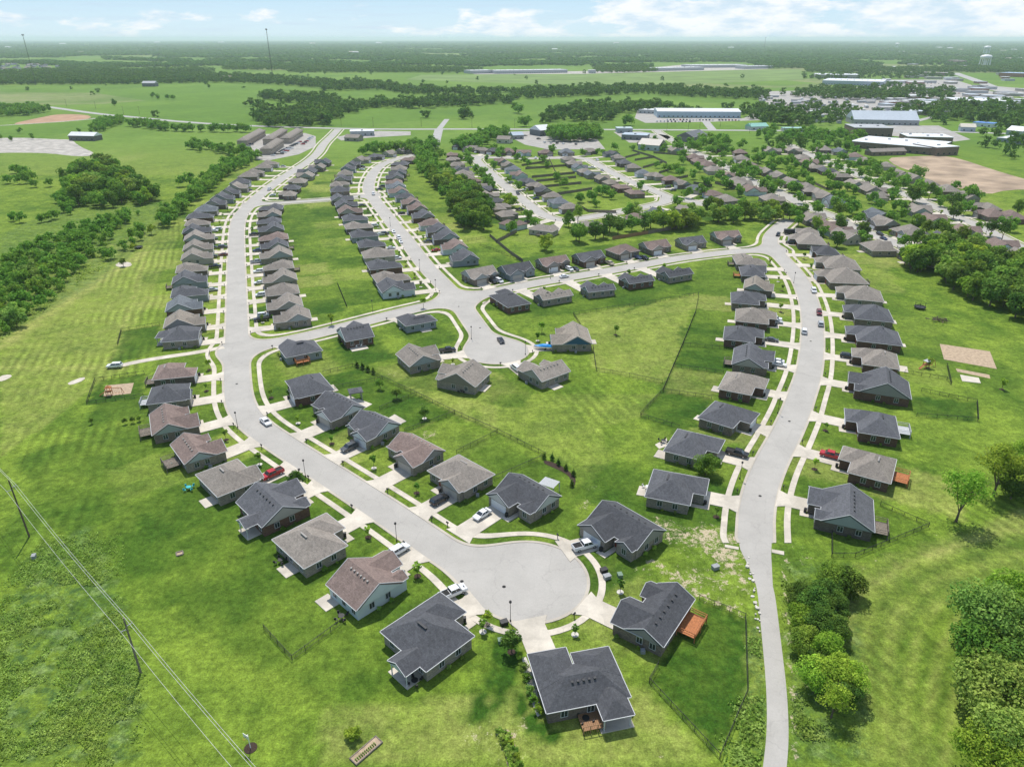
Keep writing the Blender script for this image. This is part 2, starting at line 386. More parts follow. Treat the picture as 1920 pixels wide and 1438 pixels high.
# ------------------------------------------------------------ ground
def geo(a, b, s, r=1.16):
    out = []; x = a
    while abs(x) < abs(b): s *= r; x += s if b > a else -s; out.append(x)
    return out
cx_ = np.arange(-352, 522, 1.75)
xs = np.array(geo(-352, -85000, 4)[::-1] + list(cx_) + geo(cx_[-1], 85000, 4))
cy_ = np.arange(50, 432, 1.75); cy2 = np.arange(436, 1500, 7.0)
ys = np.array(geo(50, -9000, 4)[::-1] + list(cy_) + list(cy2) + geo(cy2[-1], 95000, 9))
VX, VY = np.meshgrid(xs, ys); nx_, ny_ = len(xs), len(ys)
co = np.stack([VX, VY, np.zeros_like(VX)], -1).reshape(-1, 3)
idx = np.arange(nx_*ny_).reshape(ny_, nx_)
quads = np.stack([idx[:-1,:-1], idx[:-1,1:], idx[1:,1:], idx[1:,:-1]], -1).reshape(-1, 4)
me = bpy.data.meshes.new('ground'); me.vertices.add(len(co)); me.vertices.foreach_set('co', co.ravel())
me.loops.add(quads.size); me.loops.foreach_set('vertex_index', quads.ravel().astype(np.int32))
me.polygons.add(len(quads)); me.polygons.foreach_set('loop_start', np.arange(0, quads.size, 4, dtype=np.int32))
me.polygons.foreach_set('loop_total', np.full(len(quads), 4, dtype=np.int32)); me.update(); me.validate(); me_ground = me
A = {k: np.zeros(VX.shape) for k in ('lush', 'dry', 'dirt', 'rough', 'stripe')}
def inpoly(P, X=None, Y=None):
    X = VX if X is None else X; Y = VY if Y is None else Y
    ins = np.zeros(X.shape, bool); n = len(P)
    for i in range(n):
        (x0, y0), (x1, y1) = P[i], P[(i+1) % n]
        if y0 == y1: continue
        c = ((y0 > Y) != (y1 > Y)) & (X < (x1-x0)*(Y-y0)/(y1-y0)+x0); ins ^= c
    return ins
def pp(k, px, v): A[k][inpoly(GL(px))] = v
def blob(k, x, y, r, v, ry=None):
    gx0, gy0 = G(x, y); ry = r if ry is None else ry
    A[k] = np.maximum(A[k], v*np.exp(-(((VX-gx0)/r)**2+((VY-gy0)/ry)**2)))
def stroke(k, px, w, v):
    P = np.array(smooth_line(GL(px), 1)); x0, y0 = P.min(0)-3*w; x1, y1 = P.max(0)+3*w
    m = (VX > x0) & (VX < x1) & (VY > y0) & (VY < y1)
    d = dist_poly(VX[m], VY[m], P); A[k][m] = np.maximum(A[k][m], v*np.exp(-(d/w)**2))
# kept lawns beside the houses are a deeper green
for P in ([(300,665),(380,650),(420,900),(640,1050),(920,1080),(1130,1190),(1000,1200),(760,1180),(420,960),(270,820)],[(480,660),(640,650),(850,780),(1050,900),(1090,1010),(1000,1000),(700,850),(480,760)],[(1140,940),(1420,800),(1400,1000),(1300,960),(1160,960)],[(1470,1010),(1480,800),(1560,560),(1640,640),(1700,900),(1620,1000)],[(1200,780),(1400,500),(1500,560),(1490,760),(1430,860),(1300,900)],
          [(880,590),(1000,640),(960,600),(1020,700),(850,700),(860,640)],[(20,860),(330,770),(480,960),(700,1230),(640,1290),(300,1120),(120,1000)],
          [(430,1080),(640,1150),(760,1250),(680,1330),(440,1230),(330,1150)]): pp('lush', P, 0.55)
pp('lush', [(1234,1249),(1311,1124),(1397,1159),(1401,1299),(1349,1422),(1216,1280)], 1.0)
pp('lush', [(1203,782),(1243,735),(1336,749),(1310,800),(1273,804)], 1.0)
pp('lush', [(1262,687),(1280,647),(1378,656),(1370,690),(1356,700)], 1.0); pp('dry', [(1262,687),(1356,700),(1336,749),(1243,735)], 0.7)
pp('lush', [(1310,553),(1305,500),(1380,490),(1378,656),(1280,647)], 0.55)
pp('lush', [(887,575),(1000,595),(1170,575),(1300,548),(1290,520),(930,560)], 0.8)
pp('lush', [(271,702),(179,715),(163,759),(270,745)], 1.0); pp('lush', [(300,610),(228,622),(221,647),(205,680),(300,665)], 0.8)
pp('lush', [(300,665),(350,420),(365,420),(300,600)], .4)
pp('lush', [(712,769),(779,742),(853,777),(759,811),(735,790)], 0.9); pp('lush', [(628,729),(717,713),(779,742),(712,769),(650,760)], 0.4)
pp('lush', [(530,385),(620,385),(640,500),(640,600),(560,610)], 0.35)
pp('lush', [(1560,480),(1640,520),(1760,620),(1920,700),(1920,760),(1800,700),(1700,640)], 0.5)
pp('lush', [(1700,740),(1832,756),(1832,790),(1718,780)], 0.9); pp('lush', [(1650,948),(1741,988),(1603,1045),(1559,1045),(1559,1000)], 0.6)
pp('lush', [(1140,1010),(1090,1170),(1150,1190),(1000,1190),(1250,1090),(1200,1040)], 0.5)
pp('lush', [(905,1130),(960,1160),(1000,1290),(940,1330),(890,1200)], 0.55)
pp('dry', [(0,560),(330,400),(345,420),(215,700),(0,860)], 0.45)
pp('dry', [(855,851),(933,813),(782,743),(700,690),(860,660),(1000,740),(930,813)], 0.55)
pp('dry', [(1075,591),(1300,553),(1280,645),(1245,720),(1118,696)], 0.45)
pp('dry', [(930,740),(1240,740),(1200,785),(1120,800),(1150,860),(1100,920),(1040,858),(933,813)], 0.25)
pp('dry', [(1600,1060),(1920,960),(1920,1120),(1780,1110),(1680,1200),(1760,1438),(1600,1438)], 0.3)
pp('dry', [(600,1330),(1000,1290),(1210,1290),(1340,1438),(600,1438)], 0.55)
pp('dry', [(0,250),(480,250),(480,330),(0,330)], 0.3); blob('dry', 240, 297, 18, 1, 45); blob('dry', 205, 285, 14, .9, 20)
pp('rough', [(0,1160),(60,1035),(170,985),(215,1100),(262,1262),(255,1438),(0,1438)], 1.0)
pp('rough', [(1470,1060),(1600,1060),(1640,1438),(1480,1438)], 0.8); pp('rough', [(1398,1158),(1440,1180),(1445,1438),(1360,1438),(1402,1300)], 0.9)
pp('rough', [(0,440),(250,330),(330,400),(200,520),(0,640)], 0.7)
for x, y, r, v in ((1330,1005,7,.9),(1362,1040,6,.9),(1300,1080,6,.75),(1240,980,6,.7),(1260,1000,7,.75),(1350,1090,7,.7),(1385,1010,4,.9),(1210,1065,6,.6),(1395,1100,4,.7),
                   (1300,1030,9,.6),(1095,945,3,.8),(1108,915,3,.7),(1120,1085,6,.5),(1170,1090,6,.55),(1270,1110,8,.55),(1380,1130,4,.6),(1410,1200,2,.6),
                   (740,905,0.1,.1),(950,1400,7,.62),(900,1385,6,.6),(975,1360,3,.7),(1230,1412,5,.55),(1070,1430,6,.5),
                   (1510,1050,4,.65),(1500,1025,3,.6),(1620,1065,3,.6),(1660,1040,3,.55),(1520,1285,3,.7),(1488,1200,2,.7),(1545,1020,2,.5),
                   (805,815,5,.75),(790,760,6,.5),(735,700,7,.6),(770,710,7,.55),(880,660,4,.4),(1020,800,4,.4),(930,800,3,.6),(1720,985,2,.5),(570,915,.1,.1),
                   (245,1010,.1,.1),(235,1260,4,.55),(230,1200,3,.5),(238,1370,4,.55),(200,1300,.1,.1),(1850,700,3,.5),(1790,730,4,.5),(690,1290,.1,.1)):
    blob('dirt', x, y, r, v)
stroke('dirt', [(1225,1050),(1290,1105),(1390,1150)], 1.6, 0.9); stroke('dirt', [(1250,985),(1330,1030),(1400,1090)], 2.2, 0.85)
stroke('dirt', [(1180,955),(1100,905),(1098,960)], 1.6, .6); stroke('dirt', [(1408,1010),(1425,1080),(1436,1180)], 1.0, 0.8)
stroke('dirt', [(1470,1050),(1478,1200),(1488,1340),(1490,1438)], 0.9, 0.85); stroke('dirt', [(1600,1070),(1680,1030),(1760,1000)], 1.2, 0.6)
stroke('dirt', [(1352,1260),(1356,1320),(1350,1400)], 0.8, .55); stroke('dirt', [(870,1384),(955,1365),(972,1438)], 0.8, .75)
stroke('dry', [(1610,1110),(1700,1050),(1920,985)], 1.3, 1); stroke('dry', [(1600,1200),(1585,1140),(1640,1080),(1800,1020),(1920,960)], 1.3, 1)
stroke('dry', [(0,650),(130,562),(270,475)], 5, 1.1); stroke('dry', [(205,690),(255,540),(270,490)], 1.5, 0.9); stroke('dry', [(0,690),(220,690)], 4, 0.8)
stroke('lush', [(948,1190),(925,1270),(890,1335)], .8, 2.2); stroke('lush', [(958,1190),(962,1290),(990,1350),(1040,1385)], .9, 2.2); stroke('lush', [(888,1345),(935,1330),(945,1250)], .9, 2.0)
stroke('lush', [(0,1030),(60,960),(200,900)], 4, .5)
for r0 in (0, 4, 8, 12, 16, 20): stroke('lush', [(1170+r0,585-r0*.6),(1250+r0,560-r0*.7),(1290,545-r0)], 0.6, 1.0)
for k_ in range(0, 260, 26): stroke('dry' if k_ % 52 else 'lush', [(1612+k_*.6,1330+k_),(1600+k_*.8,1210+k_*.4),(1602+k_,1130+k_*.2),(1660+k_,1062+k_*.4),(1790+k_*.6,1012+k_*.6),(1925,962+k_)], 0.8, .5)
pp('stripe', [(0,690),(330,400),(345,430),(270,700),(170,1000),(0,1160)], 1.0); pp('stripe', [(1600,1060),(1920,850),(1920,1120),(1700,1200),(1640,1438)], 0.8)
pp('stripe', [(1000,690),(1245,640),(1180,800),(1090,900),(1020,830)], 0.6)
def finish_ground():
  lay = me_ground.color_attributes.new('mask', 'FLOAT_COLOR', 'POINT')
  lay.data.foreach_set('color', np.stack([A['lush'], A['dry'], A['dirt'], A['rough']], -1).astype(np.float32).ravel())
  l2 = me_ground.attributes.new('stripe', 'FLOAT', 'POINT'); l2.data.foreach_set('value', A['stripe'].astype(np.float32).ravel())
def grass_material():
    m, nt, b = new_mat('grass', 0.95, 0.1); p = worldpos(nt)
    at = nt.nodes.new('ShaderNodeAttribute'); at.attribute_name = 'mask'
    sp = nt.nodes.new('ShaderNodeSeparateColor'); nt.links.new(at.outputs['Color'], sp.inputs[0])
    lush, dry, dirt, rough = sp.outputs[0], sp.outputs[1], sp.outputs[2], at.outputs['Alpha']
    s2 = nt.nodes.new('ShaderNodeAttribute'); s2.attribute_name = 'stripe'
    n_big = noise(nt, p, 0.012, 4, 0.6); n_mid = noise(nt, p, 0.07, 5, 0.65); n_fine = noise(nt, p, 0.9, 6, 0.75); n_tiny = noise(nt, p, 3.2, 4, 0.8)
    base = mix(nt, ramp(nt, n_mid, 0.38, 0.62), (0.074, 0.140, 0.015), (0.160, 0.236, 0.028))
    base = mix(nt, ramp(nt, n_big, 0.42, 0.62, 0, 0.6), base, (0.195, 0.27, 0.036))
    dn = mth(nt, 'MULTIPLY', dry, ramp(nt, noise(nt, p, 0.16, 6, 0.7), 0.32, 0.6, 0.25, 1.0))
    base = mix(nt, dn, base, (0.29, 0.305, 0.085))
    ln = mth(nt, 'MULTIPLY', lush, ramp(nt, noise(nt, p, 0.05, 6, 0.7), 0.36, 0.6, 0.42, 1.05))
    base = mix(nt, mth(nt, 'MINIMUM', ln, 1.0), base, (0.034, 0.086, 0.009))
    rn = mth(nt, 'MULTIPLY', rough, ramp(nt, noise(nt, p, 0.35, 7, 0.8), 0.42, 0.6))
    base = mix(nt, rn, base, (0.06, 0.115, 0.028))
    base = mix(nt, mth(nt, 'MULTIPLY', rough, ramp(nt, noise(nt, p, 0.2, 5, 0.7), 0.52, 0.66, 0, 0.8)), base, (0.20, 0.28, 0.09))
    # mowing stripes
    w = nt.nodes.new('ShaderNodeTexWave'); w.wave_type = 'BANDS'; w.bands_direction = 'X'; w.inputs['Scale'].default_value = 0.11
    w.inputs['Distortion'].default_value = 0.8; w.inputs['Detail'].default_value = 2; w.inputs['Detail Scale'].default_value = 0.6
    rot = nt.nodes.new('ShaderNodeVectorRotate'); rot.rotation_type = 'Z_AXIS'; _a, _b = G(60, 1030), G(275, 470); rot.inputs['Angle'].default_value = math.atan2(_b[0]-_a[0], _b[1]-_a[1])
    nt.links.new(p, rot.inputs[0]); nt.links.new(rot.outputs[0], w.inputs[0])
    _l = math.hypot(_b[0]-_a[0], _b[1]-_a[1]); _dx, _dy = (_b[0]-_a[0])/_l, (_b[1]-_a[1])/_l; q_ = nt.nodes.new('ShaderNodeVectorMath'); q_.operation = 'DOT_PRODUCT'; nt.links.new(p, q_.inputs[0]); q_.inputs[1].default_value = (_dy, -_dx, 0)
    sn = mth(nt, 'SINE', mth(nt, 'MULTIPLY', mth(nt, 'ADD', q_.outputs['Value'], mth(nt, 'MULTIPLY', noise(nt, p, 0.02, 3), 6.0)), 2.1))
    st = mth(nt, 'MULTIPLY', sn, mth(nt, 'MULTIPLY', mth(nt, 'MULTIPLY_ADD', s2.outputs['Fac'], 0.20, 0.03), ramp(nt, noise(nt, p, 0.03, 3), 0.4, 0.6)))
    val = mth(nt, 'ADD', st, 1.0)
    val = mth(nt, 'MULTIPLY', val, ramp(nt, n_fine, 0.28, 0.72, 0.50, 1.5))
    val = mth(nt, 'MULTIPLY', val, ramp(nt, n_tiny, 0.32, 0.68, 0.6, 1.4))
    val = mth(nt, 'MULTIPLY', val, ramp(nt, noise(nt, p, 0.28, 5, 0.7), 0.3, 0.7, 0.76, 1.24))
    c = nt.nodes.new('ShaderNodeVectorMath'); c.operation = 'SCALE'; nt.links.new(base, c.inputs[0]); nt.links.new(val, c.inputs['Scale'])
    # bare soil: broken streaks
    dt = mth(nt, 'ADD', mth(nt, 'MULTIPLY', dirt, 0.42), noise(nt, p, 0.8, 9, 0.8))
    df = mth(nt, 'MULTIPLY', ramp(nt, dt, 0.80, 0.88), ramp(nt, dirt, 0.08, 0.3))
    soil = mix(nt, ramp(nt, n_tiny, 0.35, 0.65), (0.36, 0.28, 0.16), (0.58, 0.50, 0.37))
    out = mix(nt, df, c.outputs[0], soil)
    # far country: patchwork of fields
    sx = nt.nodes.new('ShaderNodeSeparateXYZ'); nt.links.new(p, sx.inputs[0])
    farw = ramp(nt, sx.outputs[1], 560, 800)
    v = nt.nodes.new('ShaderNodeTexVoronoi'); v.inputs['Scale'].default_value = 0.0028; nt.links.new(p, v.inputs['Vector'])
    vs = nt.nodes.new('ShaderNodeSeparateColor'); nt.links.new(v.outputs['Color'], vs.inputs[0])
    fc = mix(nt, vs.outputs[0], (0.105, 0.20, 0.024), (0.165, 0.255, 0.045))
    fc = mix(nt, mth(nt, 'GREATER_THAN', vs.outputs[1], 0.88), fc, (0.24, 0.25, 0.12))
    fc = mix(nt, ramp(nt, noise(nt, p, 0.03, 5), 0.3, 0.7, 0, 0.5), fc, (0.14, 0.235, 0.032))
    fc = mix(nt, ramp(nt, noise(nt, p, 0.006, 6, 0.7), 0.40, 0.62, 0, 0.7), fc, (0.085, 0.165, 0.024))
    fcs = nt.nodes.new('ShaderNodeVectorMath'); fcs.operation = 'SCALE'; nt.links.new(fc, fcs.inputs[0]); nt.links.new(ramp(nt, noise(nt, p, 0.09, 7, 0.8), 0.3, 0.7, 0.80, 1.22), fcs.inputs['Scale'])
    out = mix(nt, farw, out, fcs.outputs[0])
    nt.links.new(out, b.inputs['Base Color'])
    bp = nt.nodes.new('ShaderNodeBump'); bp.inputs['Strength'].default_value = 0.35; bp.inputs['Distance'].default_value = 0.25
    nt.links.new(n_fine, bp.inputs['Height']); nt.links.new(bp.outputs[0], b.inputs['Normal'])
    return m
M['grass'] = grass_material(); me.materials.append(M['grass'])
tag(ob('ground', me), kind='structure')
M['fieldlight'] = simple('hay_field', (0.15, 0.225, 0.055), 0.95, 0.22, 0.012)
M['bare'] = simple('bare_soil', (0.36, 0.27, 0.19), 1.0, 0.35, 0.05); M['redsoil'] = simple('red_soil', (0.40, 0.25, 0.16), 1.0, 0.2, 0.08)
# ground sheets of other cover
sheet('bare_soil_field', [(1662,297),(1700,294),(1765,292),(1800,298),(1860,318),(1920,336),(1960,345),(1960,356),(1890,356),(1850,366),(1815,355),(1760,350),(1720,325),(1680,312)], 0.05, 'bare', smooth=1)
sheet('gravel_yard', [(-60,262),(30,258),(110,262),(135,262),(148,275),(185,290),(150,295),(80,286),(-60,288)], 0.05, 'gravel', smooth=2)
sheet('red_soil_bank', [(70,222),(110,214),(170,216),(170,224),(90,231),(10,235)], 0.045, 'redsoil', smooth=2)
sheet('hay_field', [(790,141),(960,140),(1140,139),(1300,133),(1500,131),(1508,150),(1300,158),(1080,160),(900,155),(760,150)], 0.06, 'fieldlight')
sheet('parking_area', [(452,270),(478,258),(490,252),(572,250),(592,256),(592,275),(560,290),(500,302),(480,300),(478,286),(470,276)], 0.06, 'lot')
sheet('parking_area', [(655,252),(710,246),(770,247),(770,254),(700,258),(640,264),(630,258)], 0.06, 'lot')
sheet('parking_area', [(1196,205),(1232,202),(1240,222),(1395,222),(1415,210),(1425,226),(1330,229),(1210,231),(1190,222)], 0.05, 'lot')
sheet('parking_area', [(950,248),(1000,246),(1060,250),(1120,262),(1135,280),(1030,281),(985,272),(965,262)], 0.05, 'lot')
sheet('parking_area', [(1150,248),(1200,247),(1262,256),(1240,268),(1180,268)], 0.05, 'lot')
sheet('parking_area', [(1600,236),(1760,236),(1820,262),(1790,266),(1680,256),(1590,246)], 0.05, 'lot')
sheet('parking_area', [(1650,150),(1790,150),(1860,172),(1900,182),(1900,190),(1780,190),(1690,176),(1600,166)], 0.05, 'lot')
sheet('parking_area', [(1840,160),(1940,168),(1960,182),(1900,178),(1850,168)], 0.055, 'lot')
sheet('parking_area', [(1420,172),(1560,170),(1700,190),(1720,228),(1620,222),(1500,212),(1440,196)], 0.045, 'lot')
sheet('gravel_yard', [(880,137),(1160,133),(1280,122),(1440,124),(1440,130),(1300,134),(1100,139),(890,140)], 0.07, 'gravel')

# ------------------------------------------------------------ houses
ROOF = {'K': (0.104, 0.106, 0.116), 'k': (0.082, 0.084, 0.092), 'G': (0.255, 0.225, 0.195), 'B': (0.215, 0.160, 0.140), 'L': (0.15, 0.165, 0.18), 'T': (0.27, 0.235, 0.195)}
RN = {'K': 'charcoal', 'k': 'near-black', 'G': 'grey-tan', 'B': 'brown', 'L': 'pale blue-grey', 'T': 'sandy tan'}
WALL = {'d': ('brick', (0.145, 0.12, 0.105)), 'g': ('brick', (0.265, 0.235, 0.20)), 'b': ('brick', (0.14, 0.085, 0.065)), 'w': ('siding', (0.52, 0.58, 0.60)), 't': ('siding', (0.42, 0.38, 0.32)), 's': ('siding', (0.26, 0.29, 0.31)), 'n': ('brick', (0.20, 0.165, 0.135))}
WN = {'d': 'dark brick', 'g': 'grey brick', 'b': 'brown brick', 'w': 'pale siding', 't': 'tan siding', 's': 'slate siding', 'n': 'taupe brick'}
TRIMC = (0.72, 0.73, 0.74)
PITCHR = 0.56
def roof_block(R, T, Gb, x0, x1, y0, y1, ze, axis, e0, e1, ov=0.42, pitch=PITCHR, trim=True, back=False):
    X0, X1, Y0, Y1 = x0-ov, x1+ov, y0-ov, y1+ov
    def P(u, v, z): return (u, v, z) if axis == 'x' else (v, u, z)
    if axis == 'x': U0, U1, V0, V1 = X0, X1, Y0, Y1
    else: U0, U1, V0, V1 = Y0, Y1, X0, X1
    h = (V1-V0)/2; vc = (V0+V1)/2; zr = ze+h*pitch; L = U1-U0
    a = U0+(min(h, L/2-0.05) if e0 == 'h' else 0); b = U1-(min(h, L/2-0.05) if e1 == 'h' else 0)
    if e0 == 'h' and e1 == 'h' and L < 2*h: zr = ze+(L/2)*pitch; a = (U0+U1)/2-.03; b = a+.06
    fl = axis == 'y'
    def add(mb, pts): mb.poly(pts[::-1] if fl else pts)
    zb = ze-0.2
    add(R, [P(U0,V0,ze), P(U1,V0,ze), P(b,vc,zr), P(a,vc,zr)]); add(R, [P(U1,V1,ze), P(U0,V1,ze), P(a,vc,zr), P(b,vc,zr)])
    add(R, [P(U0,V1,ze), P(U0,V0,ze), P(a,vc,zr)]); add(R, [P(U1,V0,ze), P(U1,V1,ze), P(b,vc,zr)])
    for p, q in (((U0,V0),(U1,V0)), ((U1,V0),(U1,V1)), ((U1,V1),(U0,V1)), ((U0,V1),(U0,V0))):
        add(R, [P(*p,zb), P(*q,zb), P(*q,ze), P(*p,ze)])
    add(R, [P(U0,V1,zb), P(U1,V1,zb), P(U1,V0,zb), P(U0,V0,zb)])
    if trim:
        t = 0.075
        def g(p, q, z=ze-0.05): T.bar(P(*p, z), P(*q, z), 0.11)
        g((U0,V0-t),(U1,V0-t)); g((U0,V1+t),(U1,V1+t))
        for U, e, s in ((U0, e0, -1), (U1, e1, 1)):
            if back and s < 0: continue
            if e == 'h': g((U+s*t,V0),(U+s*t,V1))
            else:
                for V in (V0, V1): T.bar(P(U+s*t, V, ze-0.02), P(U+s*t, vc, zr-0.02), 0.11)
    for U, e, s in ((U0, e0, -1), (U1, e1, 1)):
        if e == 'g' and Gb is not None and not (back and s < 0):
            k = 0.45
            tri = [P(U+s*0.05, V0+k*1.6, ze-0.15), P(U+s*0.05, V1-k*1.6, ze-0.15), P(U+s*0.05, vc, zr-k*0.9)]
            one = MB(); one.poly(tri); n_ = P(s*0.03, 0, 0); one.poly([(a-n_[0], b-n_[1], c) for a, b, c in tri[::-1]]); Gb.append(one)
    return zr
_m = MB(); _m.box(-0.62,0.62,-0.03,0.06,-0.75,-0.66); _m.box(-0.62,0.62,-0.03,0.06,0.66,0.75); _m.box(-0.62,-0.54,-0.03,0.06,-0.66,0.66); _m.box(0.54,0.62,-0.03,0.06,-0.66,0.66); _m.box(-0.04,0.04,-0.03,0.045,-0.66,0.66)
WIN = _m.mesh('window', 'trim')
_m = MB(); _m.box(-0.54,0.54,-0.02,0.02,-0.66,0.66); PANE = _m.mesh('pane', 'glass')
_m = MB(); _m.box(-0.5,0.5,-0.03,0.06,0.0,2.1); DOOR = _m.mesh('front_door', 'tint')
_m = MB()
for i in range(4): _m.box(-2.45,2.45,-0.03,0.04,0.02+i*0.55,0.02+i*0.55+0.52)
GDOOR = _m.mesh('garage_door', 'tint')
_m = MB(); _m.box(-0.14,0.14,-0.14,0.14,0,0.32); _m.box(-0.2,0.2,-0.2,0.2,0.32,0.38); VENT = _m.mesh('roof_vent', 'tint')
_m = MB()
for p in ((-.6,-.6),(.6,-.6),(-.6,.6),(.6,.6)): pass
_m.box(-0.4,0.4,-0.4,0.4,0,0.7); _m.disc(0,0,0.3,0.7,0.76,12); ACU = _m.mesh('air_conditioner', 'greymetal')
HC = {}
def house_meshes(W, D, style, side, wmat, lod, dm=None):
    key = (round(W, 1), round(D, 1), style, side, wmat, lod, dm)
    if key in HC: return HC[key]
    R, T, Gb, Wl = MB(), MB(), [], MB(); ze = 2.95; x0, x1, y0, y1 = -W/2, W/2, -D/2, D/2
    wins = []; ridges = []; e = 0.4  # wall inset from the roof outline
    X0, X1, Y0, Y1 = x0+e, x1-e, y0+e, y1-e; d = ze-0.2; zb = -0.6
    tr = lod < 2
    def wall(a, b, c, f): Wl.box(a, b, c, f, zb, d)
    sx = side
    if style in ('N', 'G', 'F', 'U', 'P'):
        Dm = {'N': .66, 'G': .68, 'F': .74, 'U': .69, 'P': .70}[style]*D if dm is None else dm*D; ww = min(7.2, W*0.52) if style != 'U' else W*0.43
        ym = y0+Dm; YM = ym-e
        ends = 'h' if style in ('N', 'U') else 'g'
        wall(X0, X1, Y0, YM); zr = roof_block(R, T, Gb, X0, X1, Y0, YM, ze, 'x', ends, ends, trim=tr); ridges.append((X0, X1, (Y0+YM)/2, zr, ends))
        fe = 'g' if style in ('G', 'F', 'P') else 'h'
        if sx > 0: wx0, wx1 = X1-ww+0.06, X1+0.05
        else: wx0, wx1 = X0-0.05, X0+ww-0.06
        Wl.box(wx0, wx1, (Y0+YM)/2, Y1, zb, d-0.004); roof_block(R, T, Gb, wx0, wx1, (Y0+YM)/2+0.5, Y1, ze+0.006, 'y', 'g', fe, trim=tr, back=True)
        gpos = ((wx0+wx1)/2, Y1)
        if style == 'U':
            o0, o1 = (X0-0.05, X0+ww) if sx > 0 else (X1-ww, X1+0.05)
            yf = Y1-0.12*D
            Wl.box(o0, o1, (Y0+YM)/2, yf, zb, d-0.008); roof_block(R, T, Gb, o0, o1, (Y0+YM)/2+0.55, yf, ze+0.012, 'y', 'g', 'h', trim=tr, back=True)
            wins += [((o0+o1)/2, yf, 0)]
            dpos = ((wx0+o1)/2 if sx > 0 else (wx1+o0)/2, YM)
        else:
            cx = (X0+wx0)/2 if sx > 0 else (X1+wx1)/2
            half = abs(wx0-X0)/2 if sx > 0 else abs(X1-wx1)/2
            if style in ('F', 'P', 'G'):
                o0, o1 = cx-half*0.95-(.04 if sx > 0 else 0), cx+half*0.35
                if sx < 0: o0, o1 = cx-half*0.35, cx+half*0.95+.04
                yf = YM+1.4; Wl.box(o0, o1, (Y0+YM)/2+1, yf, zb, d-0.008); roof_block(R, T, Gb, o0, o1, (Y0+YM)/2+1.6, yf, ze+0.012, 'y', 'g', 'g' if style != 'P' else 'h', ov=0.3, trim=tr, back=True)
                wins += [((o0+o1)/2, yf, 0)]
                dpos = ((o1+wx0)/2 if sx > 0 else (o0+wx1)/2, YM)
            else:
                wins += [(cx-half*0.45*sx, YM, 0)]; dpos = (cx+half*0.55*sx, YM)
    else:  # H: one hipped block with a small gabled garage front
        wall(X0, X1, Y0, Y1-1.2); zr = roof_block(R, T, Gb, X0, X1, Y0, Y1-1.2, ze, 'x' if W >= D-1.2 else 'y', 'h', 'h', trim=tr)
        ridges.append((X0, X1, (Y0+Y1-1.2)/2, zr, 'h'))
        gw = min(6.6, W*0.5); gx = (X1-gw/2-0.3)*1.0 if sx > 0 else (X0+gw/2+0.3)
        Wl.box(gx-gw/2, gx+gw/2, Y1-4, Y1, zb, d-0.004); roof_block(R, T, Gb, gx-gw/2, gx+gw/2, -1.0, Y1, ze+0.006, 'y', 'g', 'g', ov=0.3, trim=tr, back=True)
        gpos = (gx, Y1); dpos = (gx-sx*(gw/2+1.5), Y1-1.2)
        wins += [(gx-sx*(gw/2+4.0), Y1-1.2, 0)]
        YM = Y1-1.2
    nb = 3 if lod < 2 else 2
    for i in range(nb): wins.append((X0+(X1-X0)*(i+0.6)/nb, Y0, math.pi))
    for f in ((0.25, 0.62) if lod < 2 else (0.5,)):
        wins.append((X0-(0.0), Y0+(YM-Y0)*f, math.pi/2)); wins.append((X1+0.0, Y0+(YM-Y0)*f+0.7, -math.pi/2))
    # the garage wing stands 5 cm proud of its side wall
    wins = [(a + (0.05 if r < 0 and r > -3 and sx > 0 else 0) - (0.05 if 1 < r < 2 and sx < 0 else 0) if style != 'H' else a, b_, r) for a, b_, r in wins]
    res = dict(wall=Wl.mesh('wall', wmat), roof=R.mesh('roof', 'shingle'), gutter=T.mesh('gutter', 'trim') if T.f else None,
               gable=[g_.mesh('gable', 'siding') for g_ in Gb], wins=wins, gpos=gpos, dpos=dpos, ridges=ridges, ze=ze)
    HC[key] = res; return res
HOUSES = []
def nearest_street(p, among):
    best = None
    for k in among:
        P = SW[k][0]
        for i in range(len(P)-1):
            a, b = P[i], P[i+1]; ab = b-a; t = np.clip((np.array(p)-a).dot(ab)/(ab.dot(ab)+1e-9), 0, 1); q = a+ab*t
            dd = math.hypot(p[0]-q[0], p[1]-q[1])
            if best is None or dd < best[0]: best = (dd, q, ab/(np.linalg.norm(ab)+1e-9), k)
        if SW[k][2]:
            c, r = SW[k][2]; v = np.array(p)-np.array(c); l = np.linalg.norm(v)
            if l-r+3.9 < best[0] and l > r: best = (l-r+3.9, np.array(c)+v/l*(r-3.9), np.array([-v[1], v[0]])/l, k)
    return best
nwin = 0
